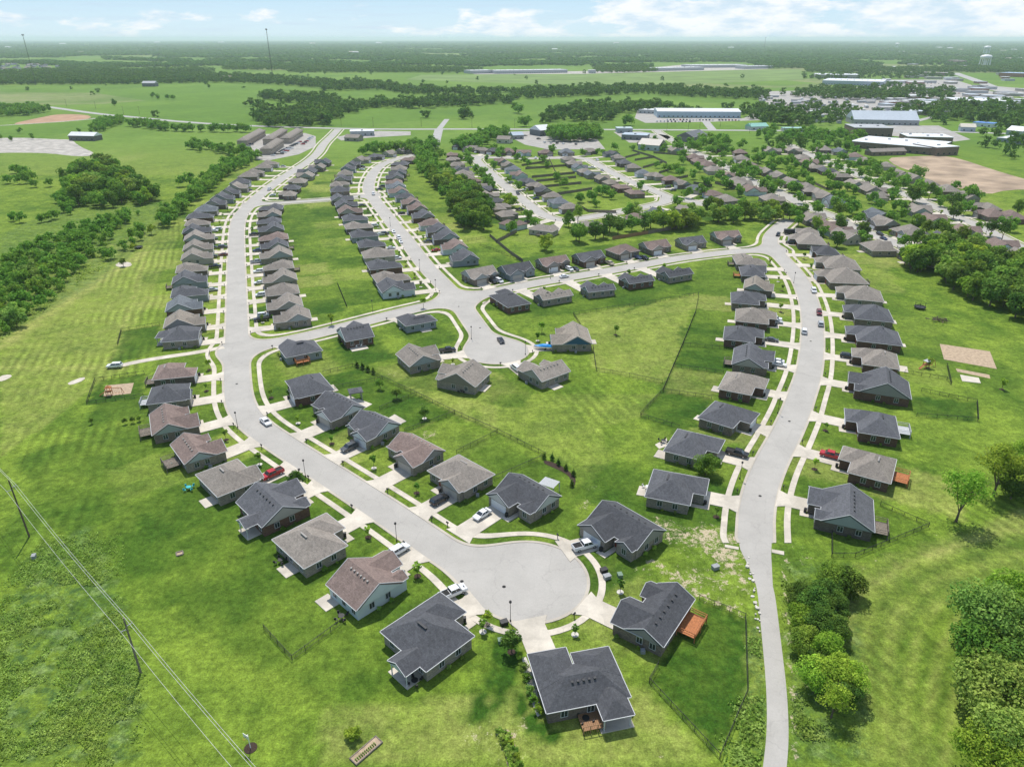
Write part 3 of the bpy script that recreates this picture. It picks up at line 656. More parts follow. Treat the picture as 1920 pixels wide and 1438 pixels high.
def add_house(c, fdir, W, D, style, side, roof, wall, lod, label, group, gablecol=None, vents=6, drive=True, deck=None, dtarget=None, street=None, dm=None, short=None):
    global nwin
    fdir = Vector((fdir[0], fdir[1], 0)).normalized(); rz = math.atan2(fdir.y, fdir.x)-math.pi/2
    wm, wc = WALL[wall]; hm = house_meshes(W, D, style, side, wm, lod, dm)
    r = empty('house', (c[0], c[1], 0.0), rz); tag(r, label, 'house', group)
    rc = ROOF[roof]; j = random.uniform(0.9, 1.1); rc = tuple(v*j for v in rc)
    ob('wall', hm['wall'], r, wc); rf = ob('roof', hm['roof'], r, rc)
    if hm['gutter'] and lod < 2: ob('gutter', hm['gutter'], r)
    gcol = gablecol or (wc if wm == 'siding' else random.choice([(0.30,0.33,0.34),(0.36,0.34,0.30),(0.26,0.25,0.24)]))
    for g_ in hm['gable']: ob('gable', g_, r, gcol)
    gx, gy_ = hm['gpos']; gc = (0.70, 0.72, 0.74) if random.random() < 0.6 else (0.45, 0.42, 0.38)
    ob('garage_door', GDOOR, r, gc, loc=(gx, gy_+0.03, 0.02), rz=0)
    if lod < 2:
        dx, dy = hm['dpos']; ob('front_door', DOOR, r, random.choice([(0.25,0.05,0.03),(0.08,0.07,0.06),(0.5,0.5,0.48)]), loc=(dx, dy+0.03, 0.02), rz=math.pi*0)
    for (a, b, w) in hm['wins']:
        o = ob('window', WIN, r, loc=(a + (-0.03 if 1 < w < 2 else 0.03 if -2 < w < -1 else 0), b+(0.03 if abs(w) < 1 else -0.03 if w > 3 else 0), 1.6), rz=w)
        if lod < 2: ob('pane', PANE, o)
        else: pass
    if vents:
        for (a, b, y, zr, e) in hm['ridges'][:1]:
            half = (zr-hm['ze'])/PITCHR; lo, hi = (a+half, b-half) if e == 'h' else (a+1.5, b-1.5)
            if hi-lo < 2: lo, hi = (a+b)/2-1.2, (a+b)/2+1.2
            for i in range(vents):
                x = lo+(hi-lo)*(i+0.5)/vents; ob('roof_vent', VENT, rf, (0.05,0.05,0.055) if roof in 'Kk' else (0.3,0.28,0.26), loc=(x, y-1.0, zr-1.0*PITCHR-0.1))
    if deck:
        kind, off, dw, dd = deck; mb = MB(); y1 = -D/2+0.4; x = off*W
        if kind in ('porch', 'hipporch'):
            Rp, Tp, Gp = MB(), MB(), []; roof_block(Rp, Tp, Gp, x-dw/2, x+dw/2, y1-dd, y1+3.2, 2.96, 'y', 'g' if kind == 'porch' else 'h', 'h', ov=.3, pitch=.5)
            rp = ob('porch_roof', Rp.mesh('porch_roof', 'shingle'), r, rc); ob('gutter', Tp.mesh('gutter', 'trim'), rp)
            for g_ in Gp: ob('gable', g_.mesh('gable', 'siding'), rp, (.5,.56,.56))
            for a in (x-dw/2+.12, x+dw/2-.12): pm_ = MB(); pm_.bar((a, y1-dd+.12, 0), (a, y1-dd+.12, 2.8), .2); ob('porch_post', pm_.mesh('porch_post', 'trim'), r)
            mb.box(x-dw/2-.5, x+dw/2+.5, y1-dd-.3, y1, -.05, .15); ob('patio', mb.mesh('patio', 'drive'), r); mb = MB(); kind = None
        if kind is None: pass
        elif kind == 'patio':
            mb.box(x-dw/2, x+dw/2, y1-dd, y1, -0.05, 0.14); ob('patio', mb.mesh('patio', 'drive'), r)
        else:
            wmn = {'deck': 'greywood', 'cedar': 'orangewood', 'white': 'trim'}[kind]; zt = 1.1
            for i in range(int(dw/0.3)): mb.box(x-dw/2+i*0.3, x-dw/2+i*0.3+0.27, y1-dd, y1, zt-0.12, zt)
            for a, b in ((x-dw/2, y1-dd), (x+dw/2, y1-dd), (x-dw/2, y1-.15), (x+dw/2, y1-.15), (x, y1-dd)): mb.bar((a, b, -0.1), (a, b, zt+1.0), 0.16)
            for z in (zt+0.5, zt+1.0):
                mb.bar((x-dw/2, y1-dd, z), (x+dw/2, y1-dd, z), 0.1); mb.bar((x-dw/2, y1-dd, z), (x-dw/2, y1, z), 0.1); mb.bar((x+dw/2, y1-dd, z), (x+dw/2, y1, z), 0.1)
            for i in range(int(dw/0.35)): mb.bar((x-dw/2+i*0.35, y1-dd, zt), (x-dw/2+i*0.35, y1-dd, zt+1.0), 0.05)
            ob('deck', mb.mesh('deck', wmn), r)
    Mx = Matrix.Translation((c[0], c[1], 0)) @ Matrix.Rotation(rz, 4, 'Z')
    gw = Mx @ Vector((gx, gy_, 0)); info = dict(root=r, M=Mx, gw=gw, W=W, D=D, side=side, fdir=fdir, roof=roof, wall=wall, label=label, short=short or label)
    HOUSES.append(info)
    if drive:
        q = nearest_street((gw.x, gw.y), street or NEW); tx = Vector((q[1][0], q[1][1], 0)) if dtarget is None else Vector((*G(*dtarget), 0))
        dv = (tx-gw); L = dv.length; dv.normalize()
        if dv.dot(fdir) > 0.25 and L < 45:
            nrm = Vector((-dv.y, dv.x, 0)); hw = 2.65; gn = Vector((-fdir.y, fdir.x, 0))
            cutd = 3.95 if dtarget is None else 0; end = gw+dv*(L-cutd-0.05)
            k = gw+dv*max(0.0, L-cutd-2.2)
            pts = [gw-gn*hw+fdir*0.1, gw-fdir*0.1*0-gn*hw, gw+gn*hw, k+nrm*hw, end+nrm*(hw+1.1), end-nrm*(hw+1.1), k-nrm*hw]
            pts = [gw+gn*hw, k+nrm*hw, end+nrm*(hw+1.1), end-nrm*(hw+1.1), k-nrm*hw, gw-gn*hw]
            mb = MB(); mb.prism(ccw([(p.x, p.y) for p in pts]), -0.03, 0.155); tag(mb.build('driveway', 'drive'), kind='structure')
            info['dend'] = end; info['dv'] = dv; info['dL'] = L-cutd
            # path to the front door
            if lod < 2:
                dpt = Mx @ Vector((hm['dpos'][0], hm['dpos'][1], 0)); e2 = gw+fdir*1.2-gn*0
                sgn = 1 if (dpt-gw).dot(gn) > 0 else -1
                a1 = gw+gn*sgn*hw+fdir*0.4; mb = MB(); dp2 = dpt+fdir*(max(0.6, (a1-dpt).dot(fdir)))
                pts = [a1, a1+fdir*1.2, dp2+fdir*1.2+gn*sgn*0.6, dpt+gn*sgn*0.6, dpt-gn*sgn*0.6, dp2-gn*sgn*0.6]
                mb.prism(ccw([(p.x, p.y) for p in pts]), -0.03, 0.14); tag(mb.build('path', 'walk'), kind='structure')
    return info
NEW = ['west','middle','cross','north','east','short']; OLD = ['hedge','inner','top','dale','far']
# near houses: (P corner, Q corner, R corner) of the roof outline at the eaves, side that faces the street, style, garage end, roof, wall, deck, streets
def near_house(P, Q, R, front, style, gside, roof, wall, label, grp, deck=None, gable=None, dt=None, street=None, vents=6, grow=(0, 0), drive=True):
    P, Q, R = (Vector((*G(*a, 2.95), 0)) for a in (P, Q, R))
    u = R-Q; v = P-Q; uu = u.normalized(); vv = (v-uu*v.dot(uu)); vv.normalize(); lu = u.length; lv = v.dot(vv); c = Q+u/2+vv*lv/2
    fd = {'R': uu, '-R': -uu, 'P': vv, '-P': -vv}[front]
    W, D = (lv, lu) if front in ('R', '-R') else (lu, lv)
    right = Vector((fd.y, -fd.x, 0)); gd = Vector({'N': (0,1,0), 'S': (0,-1,0), 'E': (1,0,0), 'W': (-1,0,0)}[gside])
    side = 1 if right.dot(gd) > 0 else -1
    c = c+fd*grow[0]/2; D += grow[0]; W += grow[1]
    if W < 8: W = 8
    if D < 9: D = 9
    dm = None
    if style in 'NGFP':
        corner = {'R': Q+u, '-R': Q, 'P': Q+v}.get(front, Q)
        if (1 if right.dot(corner-c) > 0 else -1) != side:
            ext = 2.8; dm = round(D/(D+ext)*0.985, 3); c = c+fd*ext/2; D += ext
    return add_house((c.x, c.y), fd, W, D, style, side, roof, wall, 0, label, grp, gable, vents, drive, deck, dt, street, dm, ' '.join(label.split(',')[0].replace('-', ' ').split()[:10]))
H = near_house
g1 = 'houses around the near turning circle and its street'
H((988,1226),(1025,1337),(1183,1306),'P','U','W','k','d','charcoal U-shaped house with two front wings, nearest the camera below the turning circle',g1,('hipporch',.27,4.6,3.4),dt=(990,1160),vents=5)
H((1145,1166),(1244,1213),(1303,1123),'P','F','S','k','n','charcoal gabled house with tall cedar balcony deck, east of the turning circle',g1,('cedar',.18,6,3.6),dt=(1090,1130))
_u = HOUSES[0]; mb = MB(); _y = -_u['D']/2+.4; _x = .0
for i in range(11): mb.box(_x-1.8+i*.33, _x-1.8+i*.33+.3, _y-3.2, _y, .7, .8)
for i in range(4): mb.bar((_x-1.8+i*1.2, _y-3.2, 0), (_x-1.8+i*1.2, _y-3.2, 1.7), .12)
mb.bar((_x-1.8, _y-3.2, 1.7), (_x+1.8, _y-3.2, 1.7), .1); mb.bar((_x+1.8, _y-3.2, 1.7), (_x+1.8, _y, 1.7), .1)
ob('deck', mb.mesh('deck', 'wood'), _u['root'])
H((1097,976),(1193,1032),(1249,994),'-R','G','W','k','g','charcoal gabled house with open garage, north-east of the turning circle beside bare soil',g1,dt=(1054,1034))
H((900,933),(1002,961),(1053,930),'-R','P','W','k','g','charcoal house with white pergola, white sedan on its driveway',g1,gable=(.5,.5,.48),street=['west'],dt=(858,1006))
H((801,882),(862,926),(928,889),'-R','H','S','G','g','grey-tan hipped house between the brown roofed house and the pergola house',g1,street=['west'])
H((714,841),(774,877),(835,845),'-R','P','S','B','g','brown roofed brick house, only brown one on the inner side of the curve',g1,street=['west'])
H((643,800),(687,828),(752,795),'-R','F','S','K','g','charcoal house with pale gable, dark car on its driveway, beside the brown roofed one',g1,('patio',.2,7,4),gable=(.55,.6,.62),street=['west'])
H((575,761),(620,791),(685,763),'-R','P','S','K','g','charcoal house with a grey roofed pavilion and patio behind it',g1,('patio',.3,7,5),gable=(.6,.62,.62),street=['west'])
H((543,712),(552,749),(627,731),'-R','H','S','K','b','charcoal roofed brown brick house at the inner bend of the street',g1,('patio',0,5,3),street=['west'])
g2 = 'houses on the short cross street'
H((518,649),(536,671),(605,657),'P','H','W','K','s','charcoal house with small orange deck, corner of the cross street',g2,('cedar',-.1,4.5,2.6),street=['cross'])
H((631,621),(648,641),(702,631),'P','G','E','K','b','charcoal gabled dark brick house with fenced patio, middle of the cross street',g2,('patio',-.1,6,3.4),gable=(.55,.62,.64),street=['cross'])
H((737,596),(761,612),(820,601),'P','N','W','K','s','charcoal hipped slate house near the street junction',g2,('patio',.1,4,2.4),street=['cross'])
g3 = 'houses around the middle turning circle'
H((746,663),(768,688),(812,678),'R','G','N','G','g','grey-tan house with black pickup outside, west of the middle turning circle',g3,street=['middle'],grow=(2,0))
H((825,710),(891,726),(921,698),'P','F','E','G','g','grey-tan gabled house directly below the middle turning circle, west of its neighbour',g3,('patio',0,5,2),gable=(.2,.18,.15),street=['middle'])
H((971,691),(1016,716),(1070,696),'P','F','W','G','g','grey-tan gabled house with white truck at its wing, south-east of middle turning circle',g3,('patio',-.1,4,3),street=['middle'])
H((1030,617),(1034,646),(1111,645),'-R','F','S','T','g','tan house with blue gable beside the blue covered boat',g3,('patio',.1,4,3),gable=(.03,.10,.17),street=['middle'])
g4 = 'houses on the lower side of the road with the big green field'
H((924,557),(952,577),(996,569),'P','N','E','k','b','dark hipped brick house at the corner above the middle turning circle',g4,street=['north'],grow=(3,0))
H((1001,552),(1017,563),(1074,553),'P','G','W','G','g','sandy grey gabled house, second from the middle junction, lower side of north road',g4,street=['north'])
H((1084,538),(1102,548),(1154,542),'P','G','W','K','g','charcoal gabled grey brick house, third from the middle junction, lower side of north road',g4,street=['north'])
H((1160,521),(1180,533),(1228,526),'P','G','W','k','b','charcoal gabled brown brick house, fourth from the middle junction, lower side of north road',g4,street=['north'])
H((1233,509),(1255,521),(1301,513),'P','G','W','k','g','charcoal gabled house, last on the lower side of the north road by the open lawn',g4,street=['north'])
g5 = 'houses on the west side of the curved east street'
for a, st, gs, rf, wl, dk, gb, nm in (
 (((1225,879),(1209,931),(1285,946)),'N','N','K','g',('patio',0,4,3),None,'charcoal grey brick house nearest the street end, furnished patio'),
 (((1276,805),(1244,845),(1307,861)),'N','N','K','g',('patio',.3,4,3),None,'charcoal house with black pickup outside'),
 (((1333,749),(1308,783),(1367,801)),'N','N','K','n',('patio',.1,3,3),None,'charcoal taupe brick house, third from the open end'),
 (((1362,696),(1346,729),(1402,740)),'N','N','G','b',('patio',.1,4,3),None,'grey-tan brown brick house beside the yellow-green yard'),
 (((1381,653),(1372,683),(1426,690)),'P','N','K','n',('deck',.1,4,3),None,'charcoal house with two white cars and a dark pergola behind'),
 (((1361,612),(1356,636),(1410,642)),'N','N','K','b',('patio',0,3,3),None,'charcoal house with one dark sedan outside'),
 (((1381,579),(1378,602),(1436,608)),'N','N','G','b',('patio',0,3,3),None,'grey-tan house with grey and white cars outside'),
 (((1369,548),(1371,568),(1419,572)),'N','N','K','n',('patio',0,3,2.5),None,'charcoal house with long back path, no cars'),
 (((1391,524),(1394,541),(1444,546)),'F','S','T','d',('patio',0,4,3),(.33,.37,.35),'tan roofed house with green-grey gable'),
 (((1385,500),(1390,517),(1441,520)),'H','N','K','d',('cedar',0,3,3),None,'charcoal house with yellow wooden deck'),
 (((1376,479),(1381,496),(1434,498)),'N','S','G','n',('deck',0,3,3),None,'grey-tan house at the corner with the north road')):
    P, Q, R = a; H(P, Q, R, 'R', st, gs, rf, wl, nm+', west side of curved street', g5, dk, gb, street=['east'], grow=(1.2 if st != 'H' else 0, 0))
g6 = 'houses on the east side of the curved east street'
for a, st, gs, rf, wl, dk, gr, nm in (
 (((1547,918),(1537,975),(1640,998)),'G','N','K','d',('deck',-.1,5,3.5),0,'charcoal house with small railed deck, southernmost'),
 (((1590,838),(1588,885),(1670,907)),'N','N','G','b',('cedar',.1,5,4),0,'grey-tan house with orange deck and red pickup'),
 (((1606,769),(1608,810),(1688,823)),'N','N','K','b',('white',.2,5,4),0,'charcoal house with white railed deck'),
 (((1604,701),(1609,733),(1709,749)),'F','N','K','b',None,0,'charcoal house with big cross gable'),
 (((1609,654),(1616,683),(1687,693)),'N','N','G','b',('patio',.1,5,4),0,'grey-tan house with dark car, beside the playset yard'),
 (((1637,617),(1632,642),(1693,649)),'N','N','K','b',('patio',.1,3,3),4.5,'charcoal house with narrow front wing, below its twin'),
 (((1631,577),(1626,600),(1677,605)),'N','N','K','n',('patio',.1,4,3),4.5,'charcoal house with narrow front wing, above its twin'),
 (((1612,542),(1607,562),(1658,567)),'N','N','G','g',('patio',.1,3,3),4.5,'grey-tan house with red patio umbrella behind'),
 (((1580,510),(1576,531),(1630,533)),'N','N','G','n',('deck',0,4,3),4.5,'grey-tan house with flat grey back porch'),
 (((1570,486),(1567,504),(1616,507)),'N','N','G','g',None,4.5,'grey-tan house, fifth from the north end'),
 (((1522,465),(1528,478),(1578,480)),'H','N','k','d',('deck',0,4,3),0,'near-black roofed house, third from the north end'),
 (((1514,443),(1511,458),(1551,460)),'N','N','G','d',('deck',0,4,3),4,'grey-tan house with black car outside, second from the north end'),
 (((1496,431),(1492,439),(1537,442)),'H','N','G','g',None,0,'grey-tan house, northernmost beside the dark trailer')):
    P, Q, R = a; H(P, Q, R, '-R', st, gs, rf, wl, nm+', east side of curved street', g6, dk, street=['east'], grow=(gr, 0))
g7 = 'houses on the outer side of the long west street, south part'
for a, st, gs, rf, wl, dk, gb, nm in (
 (((303,618),(301,642),(372,637)),'H','S','K','g',('hipporch',-.1,6,3),None,'charcoal house with long back porch above the farm track'),
 (((288,686),(285,713),(365,705)),'N','S','B','d',('deck',.2,4,3),None,'brown hipped house just below the farm track'),
 (((280,727),(273,759),(357,749)),'H','S','K','g',('white',0,4,3),None,'charcoal house with white back steps beside fenced sand yard'),
 (((273,778),(285,817),(375,798)),'F','S','B','n',('deck',0,5,3.5),(.30,.34,.32),'brown gabled taupe house with dark deck'),
 (((307,837),(346,871),(426,845)),'F','S','B','g',('deck',0,5,4),(.36,.41,.40),'brown gabled house with blue cushions on its deck'),
 (((357,893),(408,932),(497,896)),'H','S','G','g',('patio',.2,4,3),None,'grey-tan house with red pickup outside'),
 (((436,944),(491,989),(575,951)),'F','W','K','b',('porch',.18,3.8,3),None,'charcoal gabled brown brick house with white posted back porch'),
 (((506,1013),(570,1066),(634,1032)),'N','W','G','g',('patio',.1,4,3),None,'grey-tan house with long garage wing and small square patio'),
 (((610,1096),(668,1145),(758,1089)),'F','W','B','w',('patio',-.35,4,3),(.55,.6,.58),'brown gabled pale sided house with white car outside'),
 (((711,1185),(799,1259),(891,1191)),'N','W','k','g',('porch',.18,4.4,3.2),None,'charcoal house with white pickup outside and back porch')):
    P, Q, R = a; H(P, Q, R, 'R', st, gs, rf, wl, nm+', outer side of west street', g7, dk, gb, street=['west'], grow=(2.5 if nm.startswith('grey-tan house with long') else 0, 0))

# ------------------------------------------------------------ rows of houses: roof centre, roof colour, wall colour
def row(data, streets, phrase, group, W=12.2, D=13.5, drive=True, lod=1, styles='NNHGF', side=None, zc=3.6, vents=0, deckp=0.5):
    for i, t in enumerate(data):
        x, y, rc = t[0], t[1], t[2]; c = G(x, y, zc); q = nearest_street(c, streets); fd = (q[1][0]-c[0], q[1][1]-c[1])
        tg = q[2]; n = np.array([-tg[1], tg[0]]); n = n if n.dot(fd) > 0 else -n
        st = t[3] if len(t) > 3 and t[3] in 'NGFHPU' else random.choice(styles)
        wl = t[4] if len(t) > 4 else random.choice({'K': 'dnbs', 'k': 'bd', 'G': 'ngdt', 'B': 'bnw', 'L': 'wg', 'T': 'gn'}[rc])
        WW = W+random.choice([-.6, 0, .6]); DD = D+random.choice([-.8, 0, .8])
        sd = side if side else random.choice([-1, 1])
        lab = '%s roof, %s, %s %s' % (RN[rc], WN[wl], ORD[i], phrase)
        dk = None
        if lod < 2 and random.random() < deckp: dk = (random.choice(['patio','patio','deck']), random.uniform(-.2,.2), 3.6, 3)
        add_house(c, (n[0], n[1]), WW, DD, st, sd, rc, wl, lod, lab, group, None, vents, drive, dk, None, streets, None, ORD[i]+' house '+phrase)
row([(347,599,'T','F'),(346,570,'L','F','b'),(356,544,'K','N'),(356,521,'K','F'),(360,500,'G','N'),(370,478,'G','F'),(372,461,'G','F'),(374,443,'G','F'),(370,430,'K'),(371,416,'G','N'),(376,403,'K'),(388,391,'L','H'),(406,379,'K','F'),(419,369,'K'),(432,359,'K','F'),(447,349,'G'),(452,340,'K','H'),(467,328,'G'),(479,321,'G'),(495,312,'G'),(507,305,'G')],
    ['west'], 'up row west of straight street', 'houses in the row west of the long straight street', 12, 14.5, side=1, vents=3)
row([(547,590,'G','G','g'),(533,567,'G','F'),(528,542,'G'),(524,519,'G','F'),(521,496,'G','N'),(517,475,'G','F'),(514,458,'K','F'),(512,443,'B','N'),(508,427,'K','F'),(504,413,'K'),(505,400,'G'),(508,388,'K')],
    ['west'], 'up row east of straight street', 'houses in the row east of the long straight street', 11.6, 14.5, vents=3, side=-1)
row([(538,363,'G'),(546,351,'K'),(557,339,'G'),(571,328,'G'),(576,320,'K'),(595,312,'G'),(604,303,'K')], ['west'], 'north of the short link road', 'houses north of the short link road', 12, 13, vents=0)
row([(742,535,'K','G','w'),(733,517,'G','N'),(720,494,'K','N'),(709,474,'G','H'),(696,455,'K','N'),(682,437,'K','N'),(672,422,'G','N'),(665,407,'K','N'),(656,394,'B','F'),(649,382,'K','F'),(641,371,'K','G')],
    ['middle'], 'up row west of middle street', 'houses in the row west of the middle street', 12.4, 14.5, vents=3, side=1)
row([(637,355,'K'),(637,345,'G'),(644,334,'K'),(648,324,'G'),(654,314,'K'),(662,307,'K'),(678,298,'G'),(705,292,'K'),(733,286,'G'),(757,281,'G'),(775,276,'K')], ['middle'], 'round far bend of middle street', 'houses around the far bend of the middle street', 12, 13)
row([(867,479,'K','G','s'),(849,459,'B','G','w'),(833,441,'K','F'),(819,428,'K','G'),(804,416,'B','N'),(791,402,'K','G'),(780,388,'B','F'),(768,377,'B','G'),(757,366,'K'),(745,357,'B'),(741,348,'L'),(738,340,'B'),(740,331,'K'),(745,323,'K'),(748,315,'G'),(750,306,'K'),(767,298,'B')],
    ['middle'], 'up row east of middle street', 'houses in the row east of the middle street', 12.4, 13.5, vents=0, side=-1)
row([(902,511,'G','F','n'),(970,503,'k','F','s'),(1039,489,'B','G','n'),(1106,480,'K','F','b'),(1169,467,'B','H','n'),(1231,459,'B','P','n'),(1298,451,'K','P','g'),(1364,441,'B','G','n')],
    ['north'], 'from the left above north road', 'houses above the north road', 15, 12.5, vents=0, lod=0, side=1)
# older subdivisions
row([(850,289,'B'),(850,298,'G'),(858,308,'G'),(864,317,'K'),(870,325,'G'),(874,332,'G'),(886,339,'B'),(895,347,'G'),(906,354,'K'),(917,364,'G'),(925,374,'K'),(940,387,'G'),(953,400,'G'),(962,417,'B','N','w')], ['hedge'], 'down row beside the tree belt', 'houses beside the tree belt', 12, 13.5, lod=2)
row([(1020,427,'G','H')], ['hedge'], 'house, alone by dark shrubs below the older street', 'houses below the older street', 15, 11, lod=1)
row([(940,301,'B'),(951,308,'G'),(960,315,'L'),(972,326,'B'),(988,339,'K'),(1004,347,'G'),(1016,355,'K'),(1033,365,'G'),(1047,377,'L'),(1065,386,'G')], ['hedge'], 'down row with fenced back yards', 'houses with fenced yards on the older street', 12, 12.5, lod=2)
row([(862,273,'K'),(882,277,'G'),(902,280,'G'),(925,282,'K'),(951,283,'B'),(982,285,'B'),(1023,285,'B'),(1062,284,'L'),(1106,282,'G')], ['top'], 'along top edge of older subdivision', 'houses along the top of the older subdivision', 14, 12, lod=2)
row([(1067,297,'G'),(1076,305,'G'),(1087,312,'L'),(1097,320,'G'),(1110,325,'L'),(1131,333,'T'),(1147,341,'T'),(1166,349,'B'),(1190,359,'B')], ['inner'], 'down west side of inner street', 'houses west of the inner older street', 12.5, 12, lod=2)
row([(1146,287,'K'),(1158,294,'G'),(1170,304,'K'),(1186,312,'G'),(1203,322,'L'),(1227,328,'G'),(1254,334,'B'),(1276,342,'G')], ['inner'], 'down east side of inner street', 'houses east of the inner older street', 12.5, 12, lod=2)
row([(1302,352,'L'),(1333,362,'B'),(1360,372,'G'),(1350,383,'K'),(1290,389,'G'),(1230,396,'L'),(1187,406,'B'),(1110,419,'G')], ['hedge'], 'at lower corner of older subdivision', 'houses around the lower corner of the older subdivision', 13.5, 12, lod=2)
row([(1268,280,'G'),(1303,294,'B'),(1313,301,'B'),(1328,308,'B'),(1340,317,'G'),(1365,327,'B'),(1383,339,'G'),(1395,345,'G'),(1413,354,'B'),(1448,371,'G'),(1482,388,'B'),(1347,279,'K'),(1385,284,'B'),(1389,296,'G'),(1397,304,'G'),(1411,312,'B'),(1434,320,'G'),(1456,328,'G'),(1479,340,'G'),(1507,348,'G'),(1527,358,'G'),(1543,366,'G'),(1562,376,'L'),(1210,267,'G')],
    ['dale'], 'beside the wooded dell road', 'houses along the road beside the wooded dell', 15, 14, lod=2, drive=True)
row([(1447,281,'G'),(1488,281,'G'),(1545,279,'G'),(1572,282,'L'),(1507,295,'G'),(1520,304,'B'),(1531,312,'G'),(1552,318,'K'),(1577,328,'G'),(1599,291,'B'),(1618,300,'G'),(1607,343,'G'),(1637,354,'G'),(1652,366,'G'),(1657,309,'G'),(1683,324,'G'),(1707,332,'G'),(1735,342,'G'),(1774,354,'G'),(1809,367,'G'),(1847,387,'G'),(1859,400,'B'),(1893,404,'B'),(1727,392,'G','G'),(1754,410,'B','G'),(1817,432,'B','G'),(1884,459,'B','G')],
    ['far'], 'on leafy road below bare field', 'houses along the leafy road below the bare soil field', 15.5, 14.5, lod=2)
row([(1527,407,'G'),(1553,418,'B'),(1568,428,'B'),(1592,440,'G'),(1650,461,'G','H'),(1722,478,'G'),(1639,401,'L','G'),(1652,415,'G'),(1704,432,'G'),(1765,446,'K','G'),(1812,468,'G'),(1912,479,'G')],
    ['dale'], 'behind the long tree belt', 'houses behind the long hedge wood', 15.5, 14.5, lod=1)

for h in HOUSES:
    l_ = h['root'].location
    if math.hypot(l_.x, l_.y) > 640: continue
    v = random.uniform(-.5, .95); w_ = h['W']/2+2.6
    P = [(h['M'] @ Vector((a*w_, b, 0))) for a, b in ((-1,-h['D']/2-16),(1,-h['D']/2-16),(1,h['D']/2+11),(-1,h['D']/2+11))]
    ins = inpoly([(p.x, p.y) for p in P])
    if v > 0: A['lush'][ins] = np.maximum(A['lush'][ins], v)
    else:
        ins &= A['lush'] < .75; A['dry'][ins] = np.maximum(A['dry'][ins], -v*1.5); A['lush'][ins] *= .5
finish_ground()
# ------------------------------------------------------------ trees
def leaf_cloud(seed, R, z0, z1, nb, nl, ls, shape='broad', inner=0.3):
    r = np.random.default_rng(seed); zc = (z0+z1)/2; hz = (z1-z0)/2
    B = []
    while len(B) < nb:
        p = r.uniform(-1, 1, 3)
        if shape == 'cone':
            t = (p[2]+1)/2; lim = 1-t*0.9
            if math.hypot(p[0], p[1]) > lim: continue
            rad = 0.25*(1.1-t)+.08
        else:
            if np.dot(p, p) > 1: continue
            if shape == 'broad' and np.dot(p, p) < 0.12: continue
            rad = r.uniform(0.24, 0.46)
        B.append((p[0]*R*(1-rad*.8), p[1]*R*(1-rad*.8), zc+p[2]*hz*(1-rad*.8), rad))
    B = np.array(B); which = r.integers(0, nb, nl); b = B[which]
    d = r.normal(size=(nl, 3)); d[:, 2] = d[:, 2]*0.8+0.25; d /= np.linalg.norm(d, axis=1)[:, None]
    rr = np.where(r.random(nl) < inner, r.uniform(0.2, 0.8, nl), r.uniform(0.85, 1.12, nl))
    sc = np.stack([b[:, 3]*R, b[:, 3]*R, b[:, 3]*hz*0.9], 1)
    c = b[:, :3]+d*sc*rr[:, None]; c[:, 2] = np.maximum(c[:, 2], z0*0.6)
    n = d*0.9+r.normal(size=(nl, 3))*0.55+np.array([0, 0, .35]); n /= np.linalg.norm(n, axis=1)[:, None]
    u = np.cross(n, r.normal(size=(nl, 3))); u /= np.linalg.norm(u, axis=1)[:, None]; v = np.cross(n, u)
    s = (ls*r.uniform(0.6, 1.35, nl))[:, None]; a = r.uniform(0.55, 1.0, nl)[:, None]
    q = np.stack([c-u*s, c-v*s*a*.7+n*s*.15, c+u*s, c+v*s*a*.7-n*s*.1], 1)
    return q.reshape(-1, 3)
def quad_mesh(name, V, mat):
    me = bpy.data.meshes.new(name); n = len(V)
    me.vertices.add(n); me.vertices.foreach_set('co', V.astype(np.float32).ravel())
    me.loops.add(n); me.loops.foreach_set('vertex_index', np.arange(n, dtype=np.int32))
    me.polygons.add(n//4); me.polygons.foreach_set('loop_start', np.arange(0, n, 4, dtype=np.int32)); me.polygons.foreach_set('loop_total', np.full(n//4, 4, dtype=np.int32))
    me.update(); me.materials.append(M[mat]); return me
def trunk_mesh(seed, h, r0, top, limbs=5, sp=2.2):
    r = random.Random(seed); mb = MB(); a = (0, 0, -0.3); pts = [a]; rad = [r0*1.3]
    for i in range(1, 5): pts.append((r.uniform(-.12,.12)*h*.12*i, r.uniform(-.12,.12)*h*.12*i, h*i/4)); rad.append(r0*(1-i*.2))
    mb.tube(pts, rad, 7)
    for i in range(limbs):
        t = r.choice((1, 2, 3)); p = Vector(pts[t]); an = r.uniform(0, 6.28); q = p+Vector((math.cos(an)*sp*.5, math.sin(an)*sp*.5, (top-p.z)*.4)); w = q+Vector((math.cos(an+.3)*sp*.5, math.sin(an+.3)*sp*.5, (top-p.z)*.35))
        mb.tube([p, q, w], [rad[t]*.6, rad[t]*.38, rad[t]*.12], 5)
    return mb.mesh('trunk', 'bark')
KIND = {}  # kind -> list of (crown vertices, trunk mesh)
def reg(kind, variants, mats):
    L = []
    for (V, tm) in variants:
        for m in mats: L.append((quad_mesh('crown', V, m), tm, V))
    KIND[kind] = L
reg('broad', [(leaf_cloud(s, 4.6, 1.6, 10, 16, 1500, .52), trunk_mesh(s, 6, .26, 9)) for s in (1, 2, 3)], ['leaf', 'leaf_dark'])
reg('round', [(leaf_cloud(s, 3.6, 2.0, 10, 26, 1300, .42, 'round'), trunk_mesh(s, 5, .2, 8)) for s in (4, 5)], ['leaf', 'leaf_dark', 'leaf_dark'])
reg('cone', [(leaf_cloud(s, 2.6, .6, 10, 40, 1300, .38, 'cone'), trunk_mesh(s, 8, .2, 9, 0)) for s in (6,)], ['leaf_dark'])
